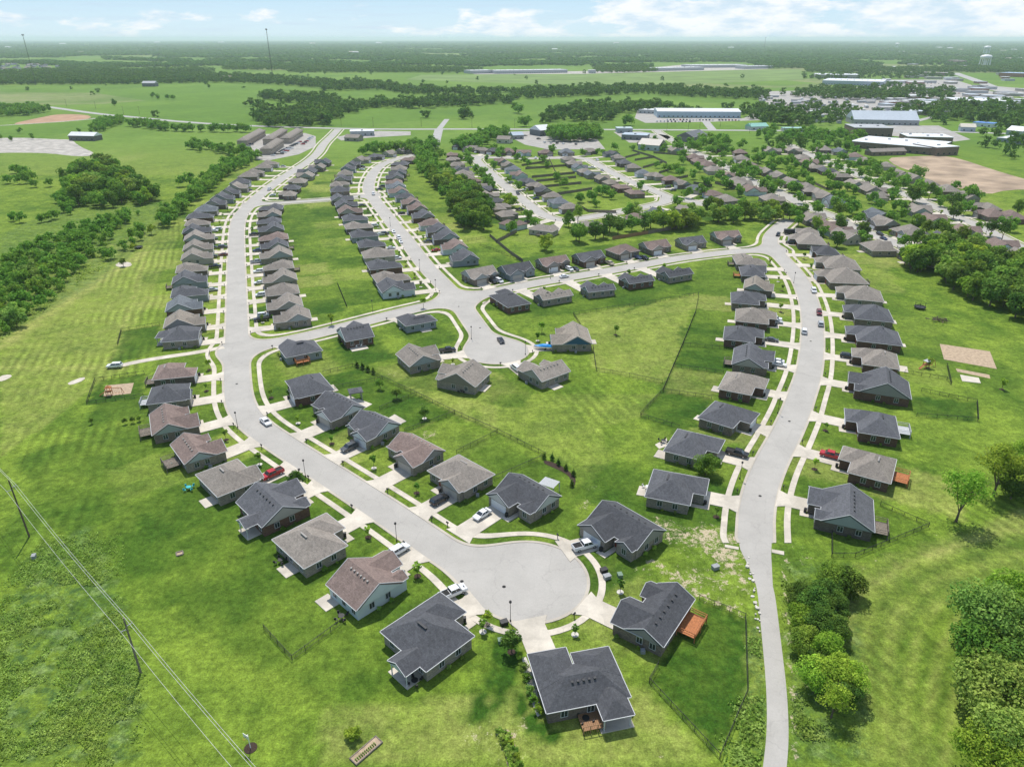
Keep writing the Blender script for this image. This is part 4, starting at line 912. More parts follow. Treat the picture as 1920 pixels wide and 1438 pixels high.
reg('bush', [(leaf_cloud(s, 5.4, 0.3, 10, 14, 1100, .62), trunk_mesh(s, 4, .2, 7)) for s in (7, 8, 9)], ['leaf', 'leaf_pale', 'leaf_bright'])
reg('big', [(leaf_cloud(s, 5.3, .8, 10, 24, 8500, .25, 'broad', .22), trunk_mesh(s, 6, .25, 9, 7)) for s in (11, 12, 13)], ['leaf_bright', 'leaf'])
reg('bigpale', [(leaf_cloud(s, 5.5, .8, 10, 30, 10500, .22, 'broad', .22), trunk_mesh(s, 6, .25, 9, 7)) for s in (17, 18)], ['leaf_pale', 'leaf_bright'])
reg('bigdark', [(leaf_cloud(s, 5.4, .5, 10, 22, 8000, .26, 'broad', .22), trunk_mesh(s, 6, .25, 9, 7)) for s in (14, 15)], ['leaf_dark'])
reg('open', [(leaf_cloud(16, 4.4, 3.6, 10, 26, 2600, .21, 'broad', .3), trunk_mesh(16, 7, .2, 10, 9, 3.4))], ['leaf_bright'])
reg('sapling', [(leaf_cloud(s, 2.6, 3.6, 10, 9, 170, .8, 'round', .4), trunk_mesh(s, 6, .16, 8, 3, 1.2)) for s in (21, 22)], ['leaf', 'leaf_bright'])
# everything that was placed: x, y, height, kind, group, label, name
TREES = []
def T(x, y, h, kind, grp, label, name='broadleaf_tree', world=False, z=0, pick=None):
    c = (x, y) if world else G(x, y, z); TREES.append([c[0], c[1], h, kind, grp, label, name, pick])
def wood(px, sp, h0, h1, kind, grp, label, jit=.45, prob=1.0, name='broadleaf_tree', app=0):
    my = sum(q[1] for q in px)/len(px); P = [G(a, b, app if b < my else 0) for a, b in px]; X = [p[0] for p in P]; Y = [p[1] for p in P]; x = min(X); r = random
    A_ = np.array([[a+r.uniform(-jit,jit)*sp, b+r.uniform(-jit,jit)*sp] for a in np.arange(min(X), max(X)+sp, sp) for b in np.arange(min(Y), max(Y)+sp, sp)])
    ins = inpoly(P, A_[:, 0], A_[:, 1])
    for a, b in A_[ins]:
        if r.random() < prob: T(a, b, r.uniform(h0, h1), r.choice(kind) if isinstance(kind, (list, tuple)) else kind, grp, label, name, True)
def belt(px, sp, width, h0, h1, kind, grp, label, name='broadleaf_tree', rows=1):
    P = np.array(GL(px))
    for i in range(len(P)-1):
        L = np.linalg.norm(P[i+1]-P[i]); n = max(1, int(L/sp))
        for j in range(n):
            for k in range(rows):
                t = (j+random.uniform(0.1, .9))/n; q = P[i]+(P[i+1]-P[i])*t; o = random.uniform(-width, width)/2
                d = (P[i+1]-P[i])/L; q = q+np.array([-d[1], d[0]])*o
                T(q[0], q[1], random.uniform(h0, h1), random.choice(kind) if isinstance(kind, (list, tuple)) else kind, grp, label, name, True)
# foreground, right
gr = 'tall trees in the lower right wood'; lb = 'big bright leafy tree in the wood at the lower right corner'
for x, y, h, k in ((1800,1200,15,'bigpale'),(1860,1180,15,'bigpale'),(1915,1170,14,'bigpale'),(1790,1265,12,'big'),(1850,1265,13,'bigdark'),(1900,1260,12,'bigdark'),(1810,1330,12,'bigpale'),(1865,1345,12,'big'),(1800,1300,10,'big'),
                   (1830,1440,13,'bigpale'),(1800,1450,11,'bigpale'),(1880,1450,11,'bigpale'),(1940,1230,14,'bigpale'),(1940,1300,11,'bigdark'),(1950,1110,12,'bigpale')): T(x+42, y+10, h*.92, k, gr, lb)
gr = 'trees beside the narrow lane'; lb = 'green tree in the clump between narrow lane and mown field'
for x, y, h, k in ((1565,1110,9,'big'),(1588,1115,8,'bigdark'),(1545,1130,8,'bigdark'),(1500,1140,8,'bigdark'),(1525,1160,9,'bigdark'),(1560,1165,8,'bigdark'),(1500,1180,7,'big'),(1535,1195,8,'bigdark'),(1565,1200,7,'bigdark'),
                   (1505,1225,7,'big'),(1545,1235,8,'big'),(1530,1255,6,'bigdark'),(1520,1290,8,'big'),(1555,1290,9,'big'),(1590,1300,8,'big'),(1570,1320,7,'bigdark')): T(x, y, h*.8, k, gr, lb)
T(1558,1345,7,'open',None,'thin half bare tree at the lower end of the clump beside the lane')
T(1792,978,14,'open',None,'tall airy bright tree with forked trunk alone on the mown field')
T(1862,930,14,'open',None,'tall leaning airy tree beside the dark bushes at the field edge')
T(1905,905,12,'open',None,'airy tree behind the dark bushes at the field edge')
for x, y, h in ((1895,935,8),(1925,930,9),(1910,905,8),(1950,915,9)): T(x, y, h, 'bigdark', 'dark bushes at the field edge', 'dark rounded bush at the right edge of the mown field', 'shrub')
# right wood
wood([(1690,498),(1742,472),(1809,480),(1925,512),(2010,560),(2000,640),(1925,612),(1854,580),(1765,536),(1710,512)], 7.5, 9, 13, ['broad','broad','bush'], 'trees in the wood right of the lawn slope', 'leafy tree in the thick wood below the brick houses beyond the lawn slope')
# long hedge wood behind the north road
belt([(1185,436),(1220,432),(1260,427),(1300,420),(1350,416),(1400,412),(1440,411),(1468,408)], 6.5, 13, 9, 12, ['broad','bush'], 'trees in the long belt above the north road', 'leafy tree in the long dense belt above the north road', rows=2)
belt([(1068,452),(1100,446),(1125,442),(1155,437)], 7, 12, 10, 13, ['broad'], 'trees in the clump at the west end of the belt', 'large leafy tree in the clump west of the brown board fence', rows=2)
T(1083,418,11,'round',None,'big dark round tree at the bend of the older street'); T(1024,470,9,'bush',None,'lone round pale tree in the lawn above the north road houses')
T(1480,412,10,'broad',None,'tall tree at the end of the street stub'); T(1497,412,9,'broad',None,'second tree beside the street stub, next to a hipped house')
# belt east of the middle street
belt([(788,290),(800,300),(803,318),(812,334),(828,348),(842,358),(850,372)], 6, 14, 9, 12, ['broad','bush'], 'trees in the belt behind the middle street', 'leafy tree in the belt between middle street and older subdivision', rows=2)
wood([(838,362),(862,352),(900,372),(915,400),(912,432),(880,440),(862,432),(846,400)], 7, 9, 13, ['broad'], 'trees in the belt behind the middle street', 'leafy tree in the belt between middle street and older subdivision')
wood([(672,296),(690,284),(760,280),(812,274),(822,282),(790,290),(740,288),(700,292)], 8.5, 9, 12, ['broad','bush'], 'trees in the wood above the far bend', 'leafy tree in the wood above the far bend of the middle street')
# west creek
ck = 'trees along the creek west of the houses'; cl = 'bushy tree in the overgrown belt along the creek'
wood([(0,512),(50,468),(125,440),(188,420),(250,398),(262,404),(225,432),(200,462),(172,490),(140,515),(110,560),(70,590),(0,640),(-60,650),(-60,540)], 6.0, 3.5, 8.5, ['bush','bush','bush','broad'], ck, cl, prob=.98)
wood([(150,390),(118,352),(135,322),(200,314),(245,335),(250,352),(300,375),(262,392),(235,382),(200,395)], 7.5, 7, 15, ['broad','broad','bush'], ck, cl)
belt([(0,418),(60,418),(112,412),(125,392),(112,370)], 7, 8, 6, 9, ['broad','bush'], 'hedgerow trees left of the creek', 'dark tree in the short hedgerow between two pastures', rows=1)
belt([(0,345),(50,345),(60,330),(20,325)], 8, 12, 6, 10, ['broad','bush'], 'hedgerow trees left of the creek', 'dark tree in the short hedgerow between two pastures', rows=1)
belt([(60,350),(105,352)], 8, 6, 5, 8, ['bush'], 'hedgerow trees left of the creek', 'dark tree in the short hedgerow between two pastures', rows=1)
belt([(180,478),(205,490),(235,470),(280,432)], 7, 7, 4, 7, ['bush','broad'], ck, cl)
belt([(300,428),(322,408),(345,388),(375,364),(400,343),(425,325),(452,312),(485,296)], 7, 10, 7, 10, ['bush','broad'], 'trees in the belt behind the west row', 'leafy tree in the belt behind the row west of the straight street', rows=2)
belt([(322,352),(345,350),(385,344),(415,328),(445,306)], 9, 8, 8, 12, ['broad'], 'trees in the belt behind the west row', 'leafy tree in the belt behind the row west of the straight street')
T(232,500,4.5,'round',None,'single small bush on a white gravel circle by the creek','shrub'); T(250,470,4,'bush',None,'small bush beside the fence below the creek','shrub')
T(285,440,6,'bush',None,'pale bush at the end of the belt behind the west row','shrub')
# pastures beyond
wood([(-20,206),(60,204),(95,210),(60,217),(-20,222)], 10, 9, 13, ['broad'], 'trees in the clump left of the red bank', 'dark tree in the clump beside the red soil bank')
T(215,199,11,'broad',None,'lone round tree in the big pasture'); T(392,166,10,'broad',None,'lone tree at the right end of the big pasture')
for x, y in ((288,184),(298,187),(315,187),(325,188)): T(x, y, 11, 'broad', 'clump of trees in the big pasture', 'tree in the small clump in the middle of the big pasture')
wood([(165,252),(180,230),(235,222),(240,230),(195,248)], 9, 7, 10, ['broad'], 'trees behind the metal barn', 'leafy tree in the hedge behind the white roofed barn')
belt([(252,236),(300,243),(340,247),(400,247),(472,248)], 8, 16, 8, 12, ['broad'], 'trees in the long belt right of the barn', 'leafy tree in the long belt right of the white roofed barn', rows=2)
belt([(352,276),(385,283),(420,288),(462,294)], 8, 16, 8, 12, ['broad','bush'], 'trees left of the townhouses', 'leafy tree in the wood left of the townhouse rows', rows=2)
for x, y in ((138,262),(150,250),(60,262),(20,265),(0,262),(38,250)): T(x, y, 7, 'bush', 'bushes around the gravel yard', 'dark bush beside the gravel yard of the barn', 'shrub')
TW = []
def more(off, sc, L, h, kind, grp, label, z=4):
    for a, b in L: T(off[0]+a/sc, off[1]+b/sc, h*random.uniform(.8, 1.15), kind if isinstance(kind, str) else random.choice(kind), grp, label, z=z)
more((1380,260), 6.857, [(250,150),(360,130),(260,250),(360,240),(480,230),(70,80),(80,370),(170,430),(220,460),(60,470),(430,330),(540,320),(640,300),(700,240),(700,400),(740,450),(880,480),(1160,250),(980,130),(1030,100),(1190,70),(1290,310),(1450,330),(1560,340),(1620,430),(1690,450),(1800,420),(1770,330),(550,590),(690,620),(430,620),(490,650),(1270,620),(1320,600),(1200,580),(1540,640),(820,760),(1040,880),(870,950),(810,1040),(1290,830),(1460,800),(1540,890),(1330,950),(1580,1020),(1640,1260),(1340,1130)], 9.5, ['round','broad'], 'garden trees of the leafy subdivision', 'round green garden tree among the roofs of the leafy subdivision')
more((1620,260), 5.99, [(130,330),(80,250),(170,500),(290,450),(360,520),(480,500),(310,400),(620,410),(560,360),(640,560),(600,650),(740,620),(560,650),(870,700),(1000,720),(1160,790),(1020,830),(1170,590),(1250,650),(450,760),(340,650),(180,730),(440,1150),(600,1180),(840,1030),(900,1050),(700,1030),(1100,1130),(1240,1180),(750,1280),(860,1250),(1050,1270),(1150,1330),(540,1400),(1440,1020),(1570,1060),(1660,970),(1730,810),(1430,1330),(1500,1350),(600,960),(310,880)], 10.5, ['round','broad','round'], 'garden trees of the leafy subdivision', 'round green garden tree among the roofs of the leafy subdivision')
more((820,270), 6, [(270,140),(340,100),(545,140),(680,120),(905,150),(985,180),(1025,200),(630,210),(650,230),(420,270),(570,390),(620,440),(800,380),(910,460),(790,610),(840,650),(1350,360),(1425,430),(1605,590),(1735,580),(1190,170),(1240,220),(1780,640),(1805,500),(1890,530)], 7.5, ['round','cone'], 'garden trees of the older subdivision', 'small dark garden tree in the older subdivision')
more((1080,260), 6, [(415,620),(330,590),(45,660),(175,640),(245,570),(715,520),(1145,700),(1200,240),(910,280),(1000,310),(1060,320),(1120,330),(1180,370),(1310,400),(750,90),(990,90),(1190,70),(640,90),(1370,320),(1560,230),(1650,180),(1640,290),(1740,270),(1820,320),(1850,350),(1850,410),(1500,480),(1450,460),(440,90),(240,130),(1620,30),(1720,30)], 8, ['round','broad','cone'], 'garden trees of the older subdivision', 'small dark garden tree in the older subdivision')
wood([(1032,265),(1036,256),(1085,250),(1125,256),(1122,264),(1070,267)], 8, 12, 16, ['broad'], 'tall trees behind the trailer yard', 'tall dark tree in the clump behind the trailer yard')
wood([(855,284),(862,274),(890,264),(905,252),(950,250),(952,258),(915,272),(900,280)], 9, 9, 13, ['broad'], 'trees below the highway', 'leafy tree in the clump below the highway')
wood([(1235,285),(1320,266),(1345,262),(1372,282),(1350,292),(1300,290)], 13, 9, 13, ['broad'], 'trees in the dell by the highway', 'leafy tree in the wooded dell below the highway', prob=.7)
wood([(1415,262),(1450,250),(1560,252),(1620,262),(1600,285),(1520,272),(1450,272)], 13, 9, 13, ['broad'], 'trees in the dell by the highway', 'leafy tree in the wooded dell below the highway', prob=.7)
for x, y in ((974,214),(967,212)): T(x, y, 16, 'broad', 'pasture trees above the highway', 'big tree in the pasture above the highway')
for x, y in ((980,238),(988,238),(1172,236),(1180,236)): T(x, y, 15, 'broad', 'pasture trees above the highway', 'big tree in the pasture above the highway')
# garden trees round every older house
for h in HOUSES:
    if h['label'].split()[-1] in ('road', 'field', 'belt', 'subdivision') and 'north' not in h['label'] and math.hypot(*h['root'].location[:2]) > 380:
        for j in range(2):
            a = h['M'] @ Vector((random.choice([-1, 1])*(h['W']/2+2.5), random.choice([-1, 1])*(h['D']/2+random.uniform(1.5, 7)), 0))
            if nearest_street((a.x, a.y), OLD+NEW)[0] > 6 and random.random() < .75: T(a.x, a.y, random.uniform(6, 11), random.choice(['round','broad','bush']), 'garden trees of the leafy subdivision', 'round green garden tree among the roofs of the leafy subdivision', world=True)
# far woods
def fw(px, sp=12, h0=7, h1=17, prob=.95): wood(px, sp, h0, h1, 'lod', 'far', '', prob=prob, app=7)
fw([(474,232),(480,205),(545,198),(590,196),(612,215),(602,240),(500,240)]); fw([(605,242),(650,216),(700,203),(780,196),(900,190),(960,188),(960,180),(880,180),(760,186),(660,190),(620,205),(595,225)], 12)
fw([(742,222),(760,212),(808,212),(808,219),(760,224)]); fw([(866,214),(905,210),(904,216),(870,217)]); fw([(1008,234),(1040,200),(1120,190),(1200,192),(1310,200),(1310,212),(1230,202),(1160,214),(1150,232),(1060,228)], 13)
fw([(-60,162),(0,160),(170,160),(300,158),(412,156),(412,138),(200,134),(-60,134)], 14); fw([(436,198),(448,192),(494,194),(494,199)]); fw([(480,178),(500,170),(560,176),(600,186),(640,192),(640,200),(560,196)], 13)
fw([(412,150),(480,158),(600,166),(600,150),(480,140),(412,138)], 14); fw([(600,172),(720,170),(760,178),(900,180),(960,176),(960,166),(820,166),(700,152),(600,150)], 14, prob=.9)
fw([(960,188),(1090,182),(1200,178),(1440,190),(1440,178),(1350,166),(1200,158),(960,166)], 14, prob=.9); fw([(1440,178),(1500,170),(1530,160),(1640,172),(1700,190),(1560,188)], 14, prob=.6)
fw([(1690,218),(1780,196),(1860,196),(1920,206),(2000,215),(1920,235),(1800,228)], 15, prob=.75); fw([(1420,235),(1400,215),(1420,190),(1560,196),(1700,214),(1640,232),(1500,240)], 15, prob=.5)
fw([(1330,192),(1440,200),(1540,232),(1480,240),(1400,222)], 15, prob=.6); fw([(1650,150),(1790,165),(1790,190),(1660,182)], 17, prob=.3); fw([(1560,160),(1700,172),(1700,190),(1560,186)], 15, prob=.6); fw([(1860,186),(1960,196),(1960,215),(1860,205)], 16, prob=.5); fw([(1790,240),(1900,240),(2000,262),(1920,275),(1820,252)], 22, prob=.35)
fw([(1790,262),(1850,250),(1900,262),(1960,300),(1900,300),(1840,275)], 22, prob=.4)
for i in range(45):
    u, v = random.uniform(-20, 1440), 138+(random.random()**1.3)*95
    if 795 < u < 850 and v > 215: continue
    TREES.append([*G(u, v), random.uniform(6, 13), 'lod', 'far', '', 'broadleaf_tree', None])
# wooded plain to the horizon
rs = np.random.RandomState(3)
def vnoise(x, y, s):
    x = x/s; y = y/s; xi = np.floor(x).astype(int); yi = np.floor(y).astype(int); fx = x-xi; fy = y-yi
    h = lambda a, b: (np.sin(a*127.1+b*311.7)*43758.5453) % 1.0
    fx = fx*fx*(3-2*fx); fy = fy*fy*(3-2*fy)
    return (h(xi,yi)*(1-fx)+h(xi+1,yi)*fx)*(1-fy)+(h(xi,yi+1)*(1-fx)+h(xi+1,yi+1)*fx)*fy
FARW = []
y = G(960, 137)[1]; step = 15.0
while y < 26000:
    hw = y*0.80; x = np.arange(-hw, hw, step*1.15); x = x+rs.uniform(-.5, .5, len(x))*step; yy = np.full(len(x), y)+rs.uniform(-.5, .5, len(x))*step
    d = 0.62*vnoise(x+5000, yy*1.0, 420)+0.38*vnoise(x, yy, 130)
    keep = d > (0.40 if y > 2600 else 0.33)
    # open ground: hay field, industry, town
    ph = PITCH; 
    for a, b in zip(x[keep], yy[keep]): FARW.append((a, b, rs.uniform(9, 15) if y < 9000 else rs.uniform(10, 18), step))
    step = max(15.0, y*0.0075); y += step*0.8 if y < 9000 else step
def px_of(x, y, z=0):
    zc = z-CAMH; f = y*math.cos(PITCH)-zc*math.sin(PITCH); u = y*math.sin(PITCH)+zc*math.cos(PITCH)
    return 960+F*x/f, 719-F*u/f
OPEN = [GL(p) for p in ([(785,142),(900,141),(1140,140),(1300,131),(1510,129),(1520,152),(1400,165),(900,160),(740,152)], [(1700,150),(1640,150),(1530,162),(1530,138),(1640,136),(1790,136),(1920,145),(1920,210),(1790,200)],
       [(60,108),(180,112),(320,117),(320,122),(180,121),(90,117),(0,116)], [(0,120),(110,124),(115,133),(0,137)], [(225,128),(420,124),(420,130),(225,134)], [(880,137),(930,124),(1110,124),(1120,140)], [(1220,134),(1230,118),(1400,118),(1440,130),(1320,136)])]
fx = np.array([(a, b) for a, b, _, _ in FARW]); bad = np.zeros(len(fx), bool)
for P in OPEN: bad |= inpoly(P, fx[:, 0], fx[:, 1])
FARW = [w for w, k in zip(FARW, bad) if not k]

fw([(1660,205),(1790,185),(1925,200),(1990,225),(1920,245),(1780,238)], 17, prob=.5)
fw([(1610,160),(1790,168),(1785,200),(1620,190)], 18, prob=.3); fw([(1500,140),(1640,133),(1790,133),(1790,148),(1640,150),(1520,152)], 20, prob=.45); fw([(1380,262),(1480,256),(1600,268),(1600,285),(1400,282)], 13, prob=.35)
# split: the trees that show largest are objects, the rest one stuff object
def vis(t):
    u, v = px_of(t[0], t[1], t[2]*.5); s = t[2]/math.hypot(t[0], t[1], CAMH)
    return s if -60 < u < 1980 and v < 1500 else 0
cand = [t for t in TREES if t[3] != 'lod']; cand = [t for t in cand if vis(t) > 0]; cand.sort(key=lambda t: -vis(t))
solo = [t for t in cand if t[4] is None]; grp = [t for t in cand if t[4] is not None][:300-len(solo)]
rest = [t for t in cand if t[4] is not None][300-len(solo):]
cnt = {}
for t in solo+grp:
    x, y, h, kind, g, lab, nm, pick = t; V = KIND[kind]; cr, tm, _ = random.choice(V)
    o = empty(nm, (x, y, 0), random.uniform(0, 6.28)); s = h/10; w = s*random.uniform(.88, 1.15); o.scale = (w, w*random.uniform(.92, 1.08), s)
    if g: cnt[g] = cnt.get(g, 0)+1
    tag(o, lab, 'tree' if nm != 'shrub' else 'shrub', g); ob('crown', cr, o); ob('trunk', tm, o)
LODV = [leaf_cloud(s, 5.2, .3, 10, 7, 110, 1.25, 'broad', .45) for s in range(30, 36)]
MIDV = [leaf_cloud(s, 4.9, .4, 10, 12, 420, .8, 'broad', .35) for s in range(40, 44)]
def merge(name, items, src, label, mat):
    out = []
    for i, (x, y, h, w) in enumerate(items):
        V = src[i % len(src)]; a = (i*2.399) % 6.283; c, s = math.cos(a), math.sin(a); k = h/10; kw = k*w
        q = np.empty_like(V); q[:, 0] = (V[:, 0]*c-V[:, 1]*s)*kw+x; q[:, 1] = (V[:, 0]*s+V[:, 1]*c)*kw+y; q[:, 2] = V[:, 2]*k; out.append(q)
    me = quad_mesh(name, np.concatenate(out), mat); o = ob(name, me); return tag(o, label, kind='stuff')
merge('woodland', [(t[0], t[1], t[2], 1) for t in rest], MIDV, 'belts of green trees behind the houses and gardens', 'leaf')
lod = [t for t in TREES if t[3] == 'lod']; random.shuffle(lod)
merge('woodland', [(t[0], t[1], t[2], 1.15) for t in lod], LODV, 'hedgerow trees and copses between the far pastures', 'leaf_far')
near_f = [w for w in FARW if w[3] <= 22]; far_f = [w for w in FARW if w[3] > 22]
merge('woodland', [(a, b, h, 1.35*s/15) for a, b, h, s in near_f], [v[:4*70] for v in LODV], 'wooded country beyond the pastures', 'leaf_far')
FV = [leaf_cloud(s, 6, .0, 10, 5, 34, 2.6, 'broad', .2) for s in range(50, 55)]
merge('woodland', [(a, b, h, s/13) for a, b, h, s in far_f], FV, 'hazy woods reaching to the horizon', 'leaf_far')
# tall weeds of the unmown corners
def weeds(px, n, s, seed, lab, mat='weed', zmax=.5):
    P = GL(px); X = [p[0] for p in P]; Y = [p[1] for p in P]; r = np.random.default_rng(seed)
    q = np.stack([r.uniform(min(X), max(X), n), r.uniform(min(Y), max(Y), n)], 1); j_ = r.normal(size=q.shape)*3.2*vnoise(q[:, 0]+77, q[:, 1], 9)[:, None]; q = q[inpoly(P, q[:, 0]+j_[:, 0], q[:, 1]+j_[:, 1])]
    ld = dist_poly(q[:, 0], q[:, 1], SW['lane'][0]); q = q[ld > 2.1]
    k = vnoise(q[:, 0]+900, q[:, 1]+900, 7)*.6+vnoise(q[:, 0], q[:, 1]+500, 2.2)*.4; q = q[k > .5]; n = len(q)
    c = np.concatenate([q, r.uniform(.05, zmax, n)[:, None]], 1); d = r.normal(size=(n, 3)); d[:, 2] = abs(d[:, 2])+.6; d /= np.linalg.norm(d, axis=1)[:, None]
    u = np.cross(d, r.normal(size=(n, 3))); u /= np.linalg.norm(u, axis=1)[:, None]; v = np.cross(d, u); z = (s*r.uniform(.5, 1.4, n))[:, None]
    tag(ob('tall_weeds', quad_mesh('tall_weeds', np.stack([c-u*z, c-v*z*.6, c+u*z, c+v*z*.6], 1).reshape(-1, 3), mat)), lab, kind='stuff')
weeds([(-30,1170),(60,1035),(170,985),(215,1100),(262,1262),(235,1470),(-30,1470)], 90000, .16, 5, 'tall weeds in the unmown corner under the power line')
weeds([(1474,1060),(1500,1060),(1480,1180),(1500,1290),(1545,1340),(1540,1438),(1482,1438)], 14000, .24, 6, 'rough weeds along the lane edge')
weeds([(1400,1165),(1436,1180),(1443,1300),(1440,1450),(1360,1450),(1402,1300)], 14000, .24, 8, 'rough weeds between the lane and the black fence')
weeds([(0,640),(110,560),(200,500),(190,470),(100,540),(0,620)], 9000, .45, 9, 'rough grass along the creek belt')
# ------------------------------------------------------------ cars
def lathe_x(mb, cx, y0, y1, cz, r, n=14, mi=0):
    a = [(cx+r*math.cos(2*math.pi*i/n), cz+r*math.sin(2*math.pi*i/n)) for i in range(n)]; k = len(mb.v)
    mb.v += [(p[0], y0, p[1]) for p in a]+[(p[0], y1, p[1]) for p in a]
    mb.f.append(tuple(k+i for i in range(n))); mb.m.append(mi); mb.f.append(tuple(k+2*n-1-i for i in range(n))); mb.m.append(mi)
    for i in range(n): j = (i+1) % n; mb.f.append((k+j, k+i, k+n+i, k+n+j)); mb.m.append(mi)
def loft(mb, secs, mi=0):
    """closed loft through side outlines: each section is (list of (x, z), half width per point)"""
def car_meshes(kind):
    # side outline of the lower body (x forward), then cabin as a tapered block
    P = {'sedan': dict(L=4.7, W=1.84, body=[(-2.35,.35),(2.3,.35),(2.38,.62),(2.2,.80),(1.1,.96),(-1.45,1.0),(-2.25,.98),(-2.38,.7)], cab=(-1.75,1.15,-1.0,.35,.97,1.42), wb=1.4, bed=None),
         'suv': dict(L=4.8, W=1.95, body=[(-2.4,.42),(2.35,.42),(2.44,.75),(2.3,.98),(1.15,1.12),(-2.2,1.15),(-2.42,1.0),(-2.45,.7)], cab=(-2.3,1.2,-1.95,.55,1.12,1.72), wb=1.45, bed=None),
         'pickup': dict(L=5.8, W=2.0, body=[(-2.9,.5),(2.85,.5),(2.93,.85),(2.8,1.12),(1.6,1.2),(-2.9,1.2),(-2.95,.8)], cab=(-.75,1.7,-.6,1.05,1.19,1.86), wb=1.8, bed=(-2.8,-.85)),
         'van': dict(L=4.9, W=1.95, body=[(-2.4,.4),(2.4,.4),(2.5,.7),(2.3,.95),(1.5,1.1),(-2.35,1.15),(-2.45,.8)], cab=(-2.35,1.6,-2.1,.8,1.12,1.8), wb=1.5, bed=None)}[kind]
    B, C_, Wh, Rm, Hl, Tl = MB(), MB(), MB(), MB(), MB(), MB(); w = P['W']/2; n = len(P['body'])
    rings = []
    for yy, ins in ((-w, .0), (-w*.93, .06), (w*.93, .06), (w, .0)):
        sc = 0.965 if abs(yy) == w else 1.0
        rings.append([(x*sc, yy, .42+(z-.42)*(0.93 if abs(yy) == w else 1)) for x, z in P['body']])
    k = len(B.v)
    for r_ in rings: B.v += r_
    for q in range(3):
        for i in range(n):
            j = (i+1) % n; B.f.append((k+q*n+j, k+q*n+i, k+(q+1)*n+i, k+(q+1)*n+j)); B.m.append(0)
    B.f.append(tuple(k+i for i in range(n))); B.m.append(0); B.f.append(tuple(k+3*n+n-1-i for i in range(n))); B.m.append(0)
    a0, a1, t0, t1, z0, z1 = P['cab']; wb_ = w*.92; wt = w*.74
    v = [(a0,-wb_,z0),(a1,-wb_,z0),(a1,wb_,z0),(a0,wb_,z0),(t0,-wt,z1-.06),(t1,-wt,z1-.06),(t1,wt,z1-.06),(t0,wt,z1-.06)]
    for f in ((0,1,5,4),(1,2,6,5),(2,3,7,6),(3,0,4,7),(4,5,6,7),(3,2,1,0)): C_.poly([v[i] for i in f])
    # roof skin and pillars carry the body colour
    B.prism([(t0-.04,-wt-.03),(t1+.04,-wt-.03),(t1+.04,wt+.03),(t0-.04,wt+.03)], z1-.08, z1)
    for i, j in ((0,4),(1,5),(2,6),(3,7)): B.bar(v[i], v[j], .09)
    m0 = tuple((p+q)/2 for p, q in zip(v[0], v[1])); m1 = tuple((p+q)/2 for p, q in zip(v[4], v[5])); B.bar(m0, m1, .08); B.bar((m0[0], -m0[1], m0[2]), (m1[0], -m1[1], m1[2]), .08)
    out = {}
    if P['bed']:
        D_ = MB(); b0, b1 = P['bed']; D_.box(b0, b1, -w*.82, w*.82, 1.19, 1.215); out['bed'] = (D_.mesh('cargo_bed', 'rubber'), None)
        for s in (-1, 1): B.box(b0, b1, s*w*.88-.05, s*w*.88+.05, 1.18, 1.34)
        B.box(b0-.08, b0, -w*.9, w*.9, 1.18, 1.34)
    out['body'] = B.mesh('body', 'paint'); out['glass'] = C_.mesh('window_glass', 'glass')
    r = .36 if kind == 'pickup' else .33
    lathe_x(Wh, 0, -.12, .12, 0, r); lathe_x(Wh, 0, -.13, .13, 0, r*.6, 10, 1); out['wheel'] = Wh.mesh('wheel', ['rubber', 'rim']); out['r'] = r
    Hl.box(-.03, .03, -.2, .2, -.08, .08); out['hl'] = Hl.mesh('headlight', 'lamp_clear'); Tl.box(-.03, .03, -.12, .12, -.12, .12); out['tl'] = Tl.mesh('taillight', 'lamp_red')
    out['P'] = P; return out
CM = {k: car_meshes(k) for k in ('sedan', 'suv', 'pickup', 'van')}
CC = {'w': ('white', (.75,.76,.77)), 'k': ('black', (.012,.012,.014)), 's': ('silver', (.42,.44,.46)), 'g': ('dark grey', (.07,.075,.08)), 'r': ('red', (.42,.012,.02)), 'm': ('maroon', (.16,.015,.02)), 'b': ('dark blue', (.015,.035,.11)), 't': ('tan', (.45,.38,.28))}
CARN = {'sedan': 'sedan', 'suv': 'suv', 'pickup': 'pickup_truck', 'van': 'minivan'}
NCAR = 0
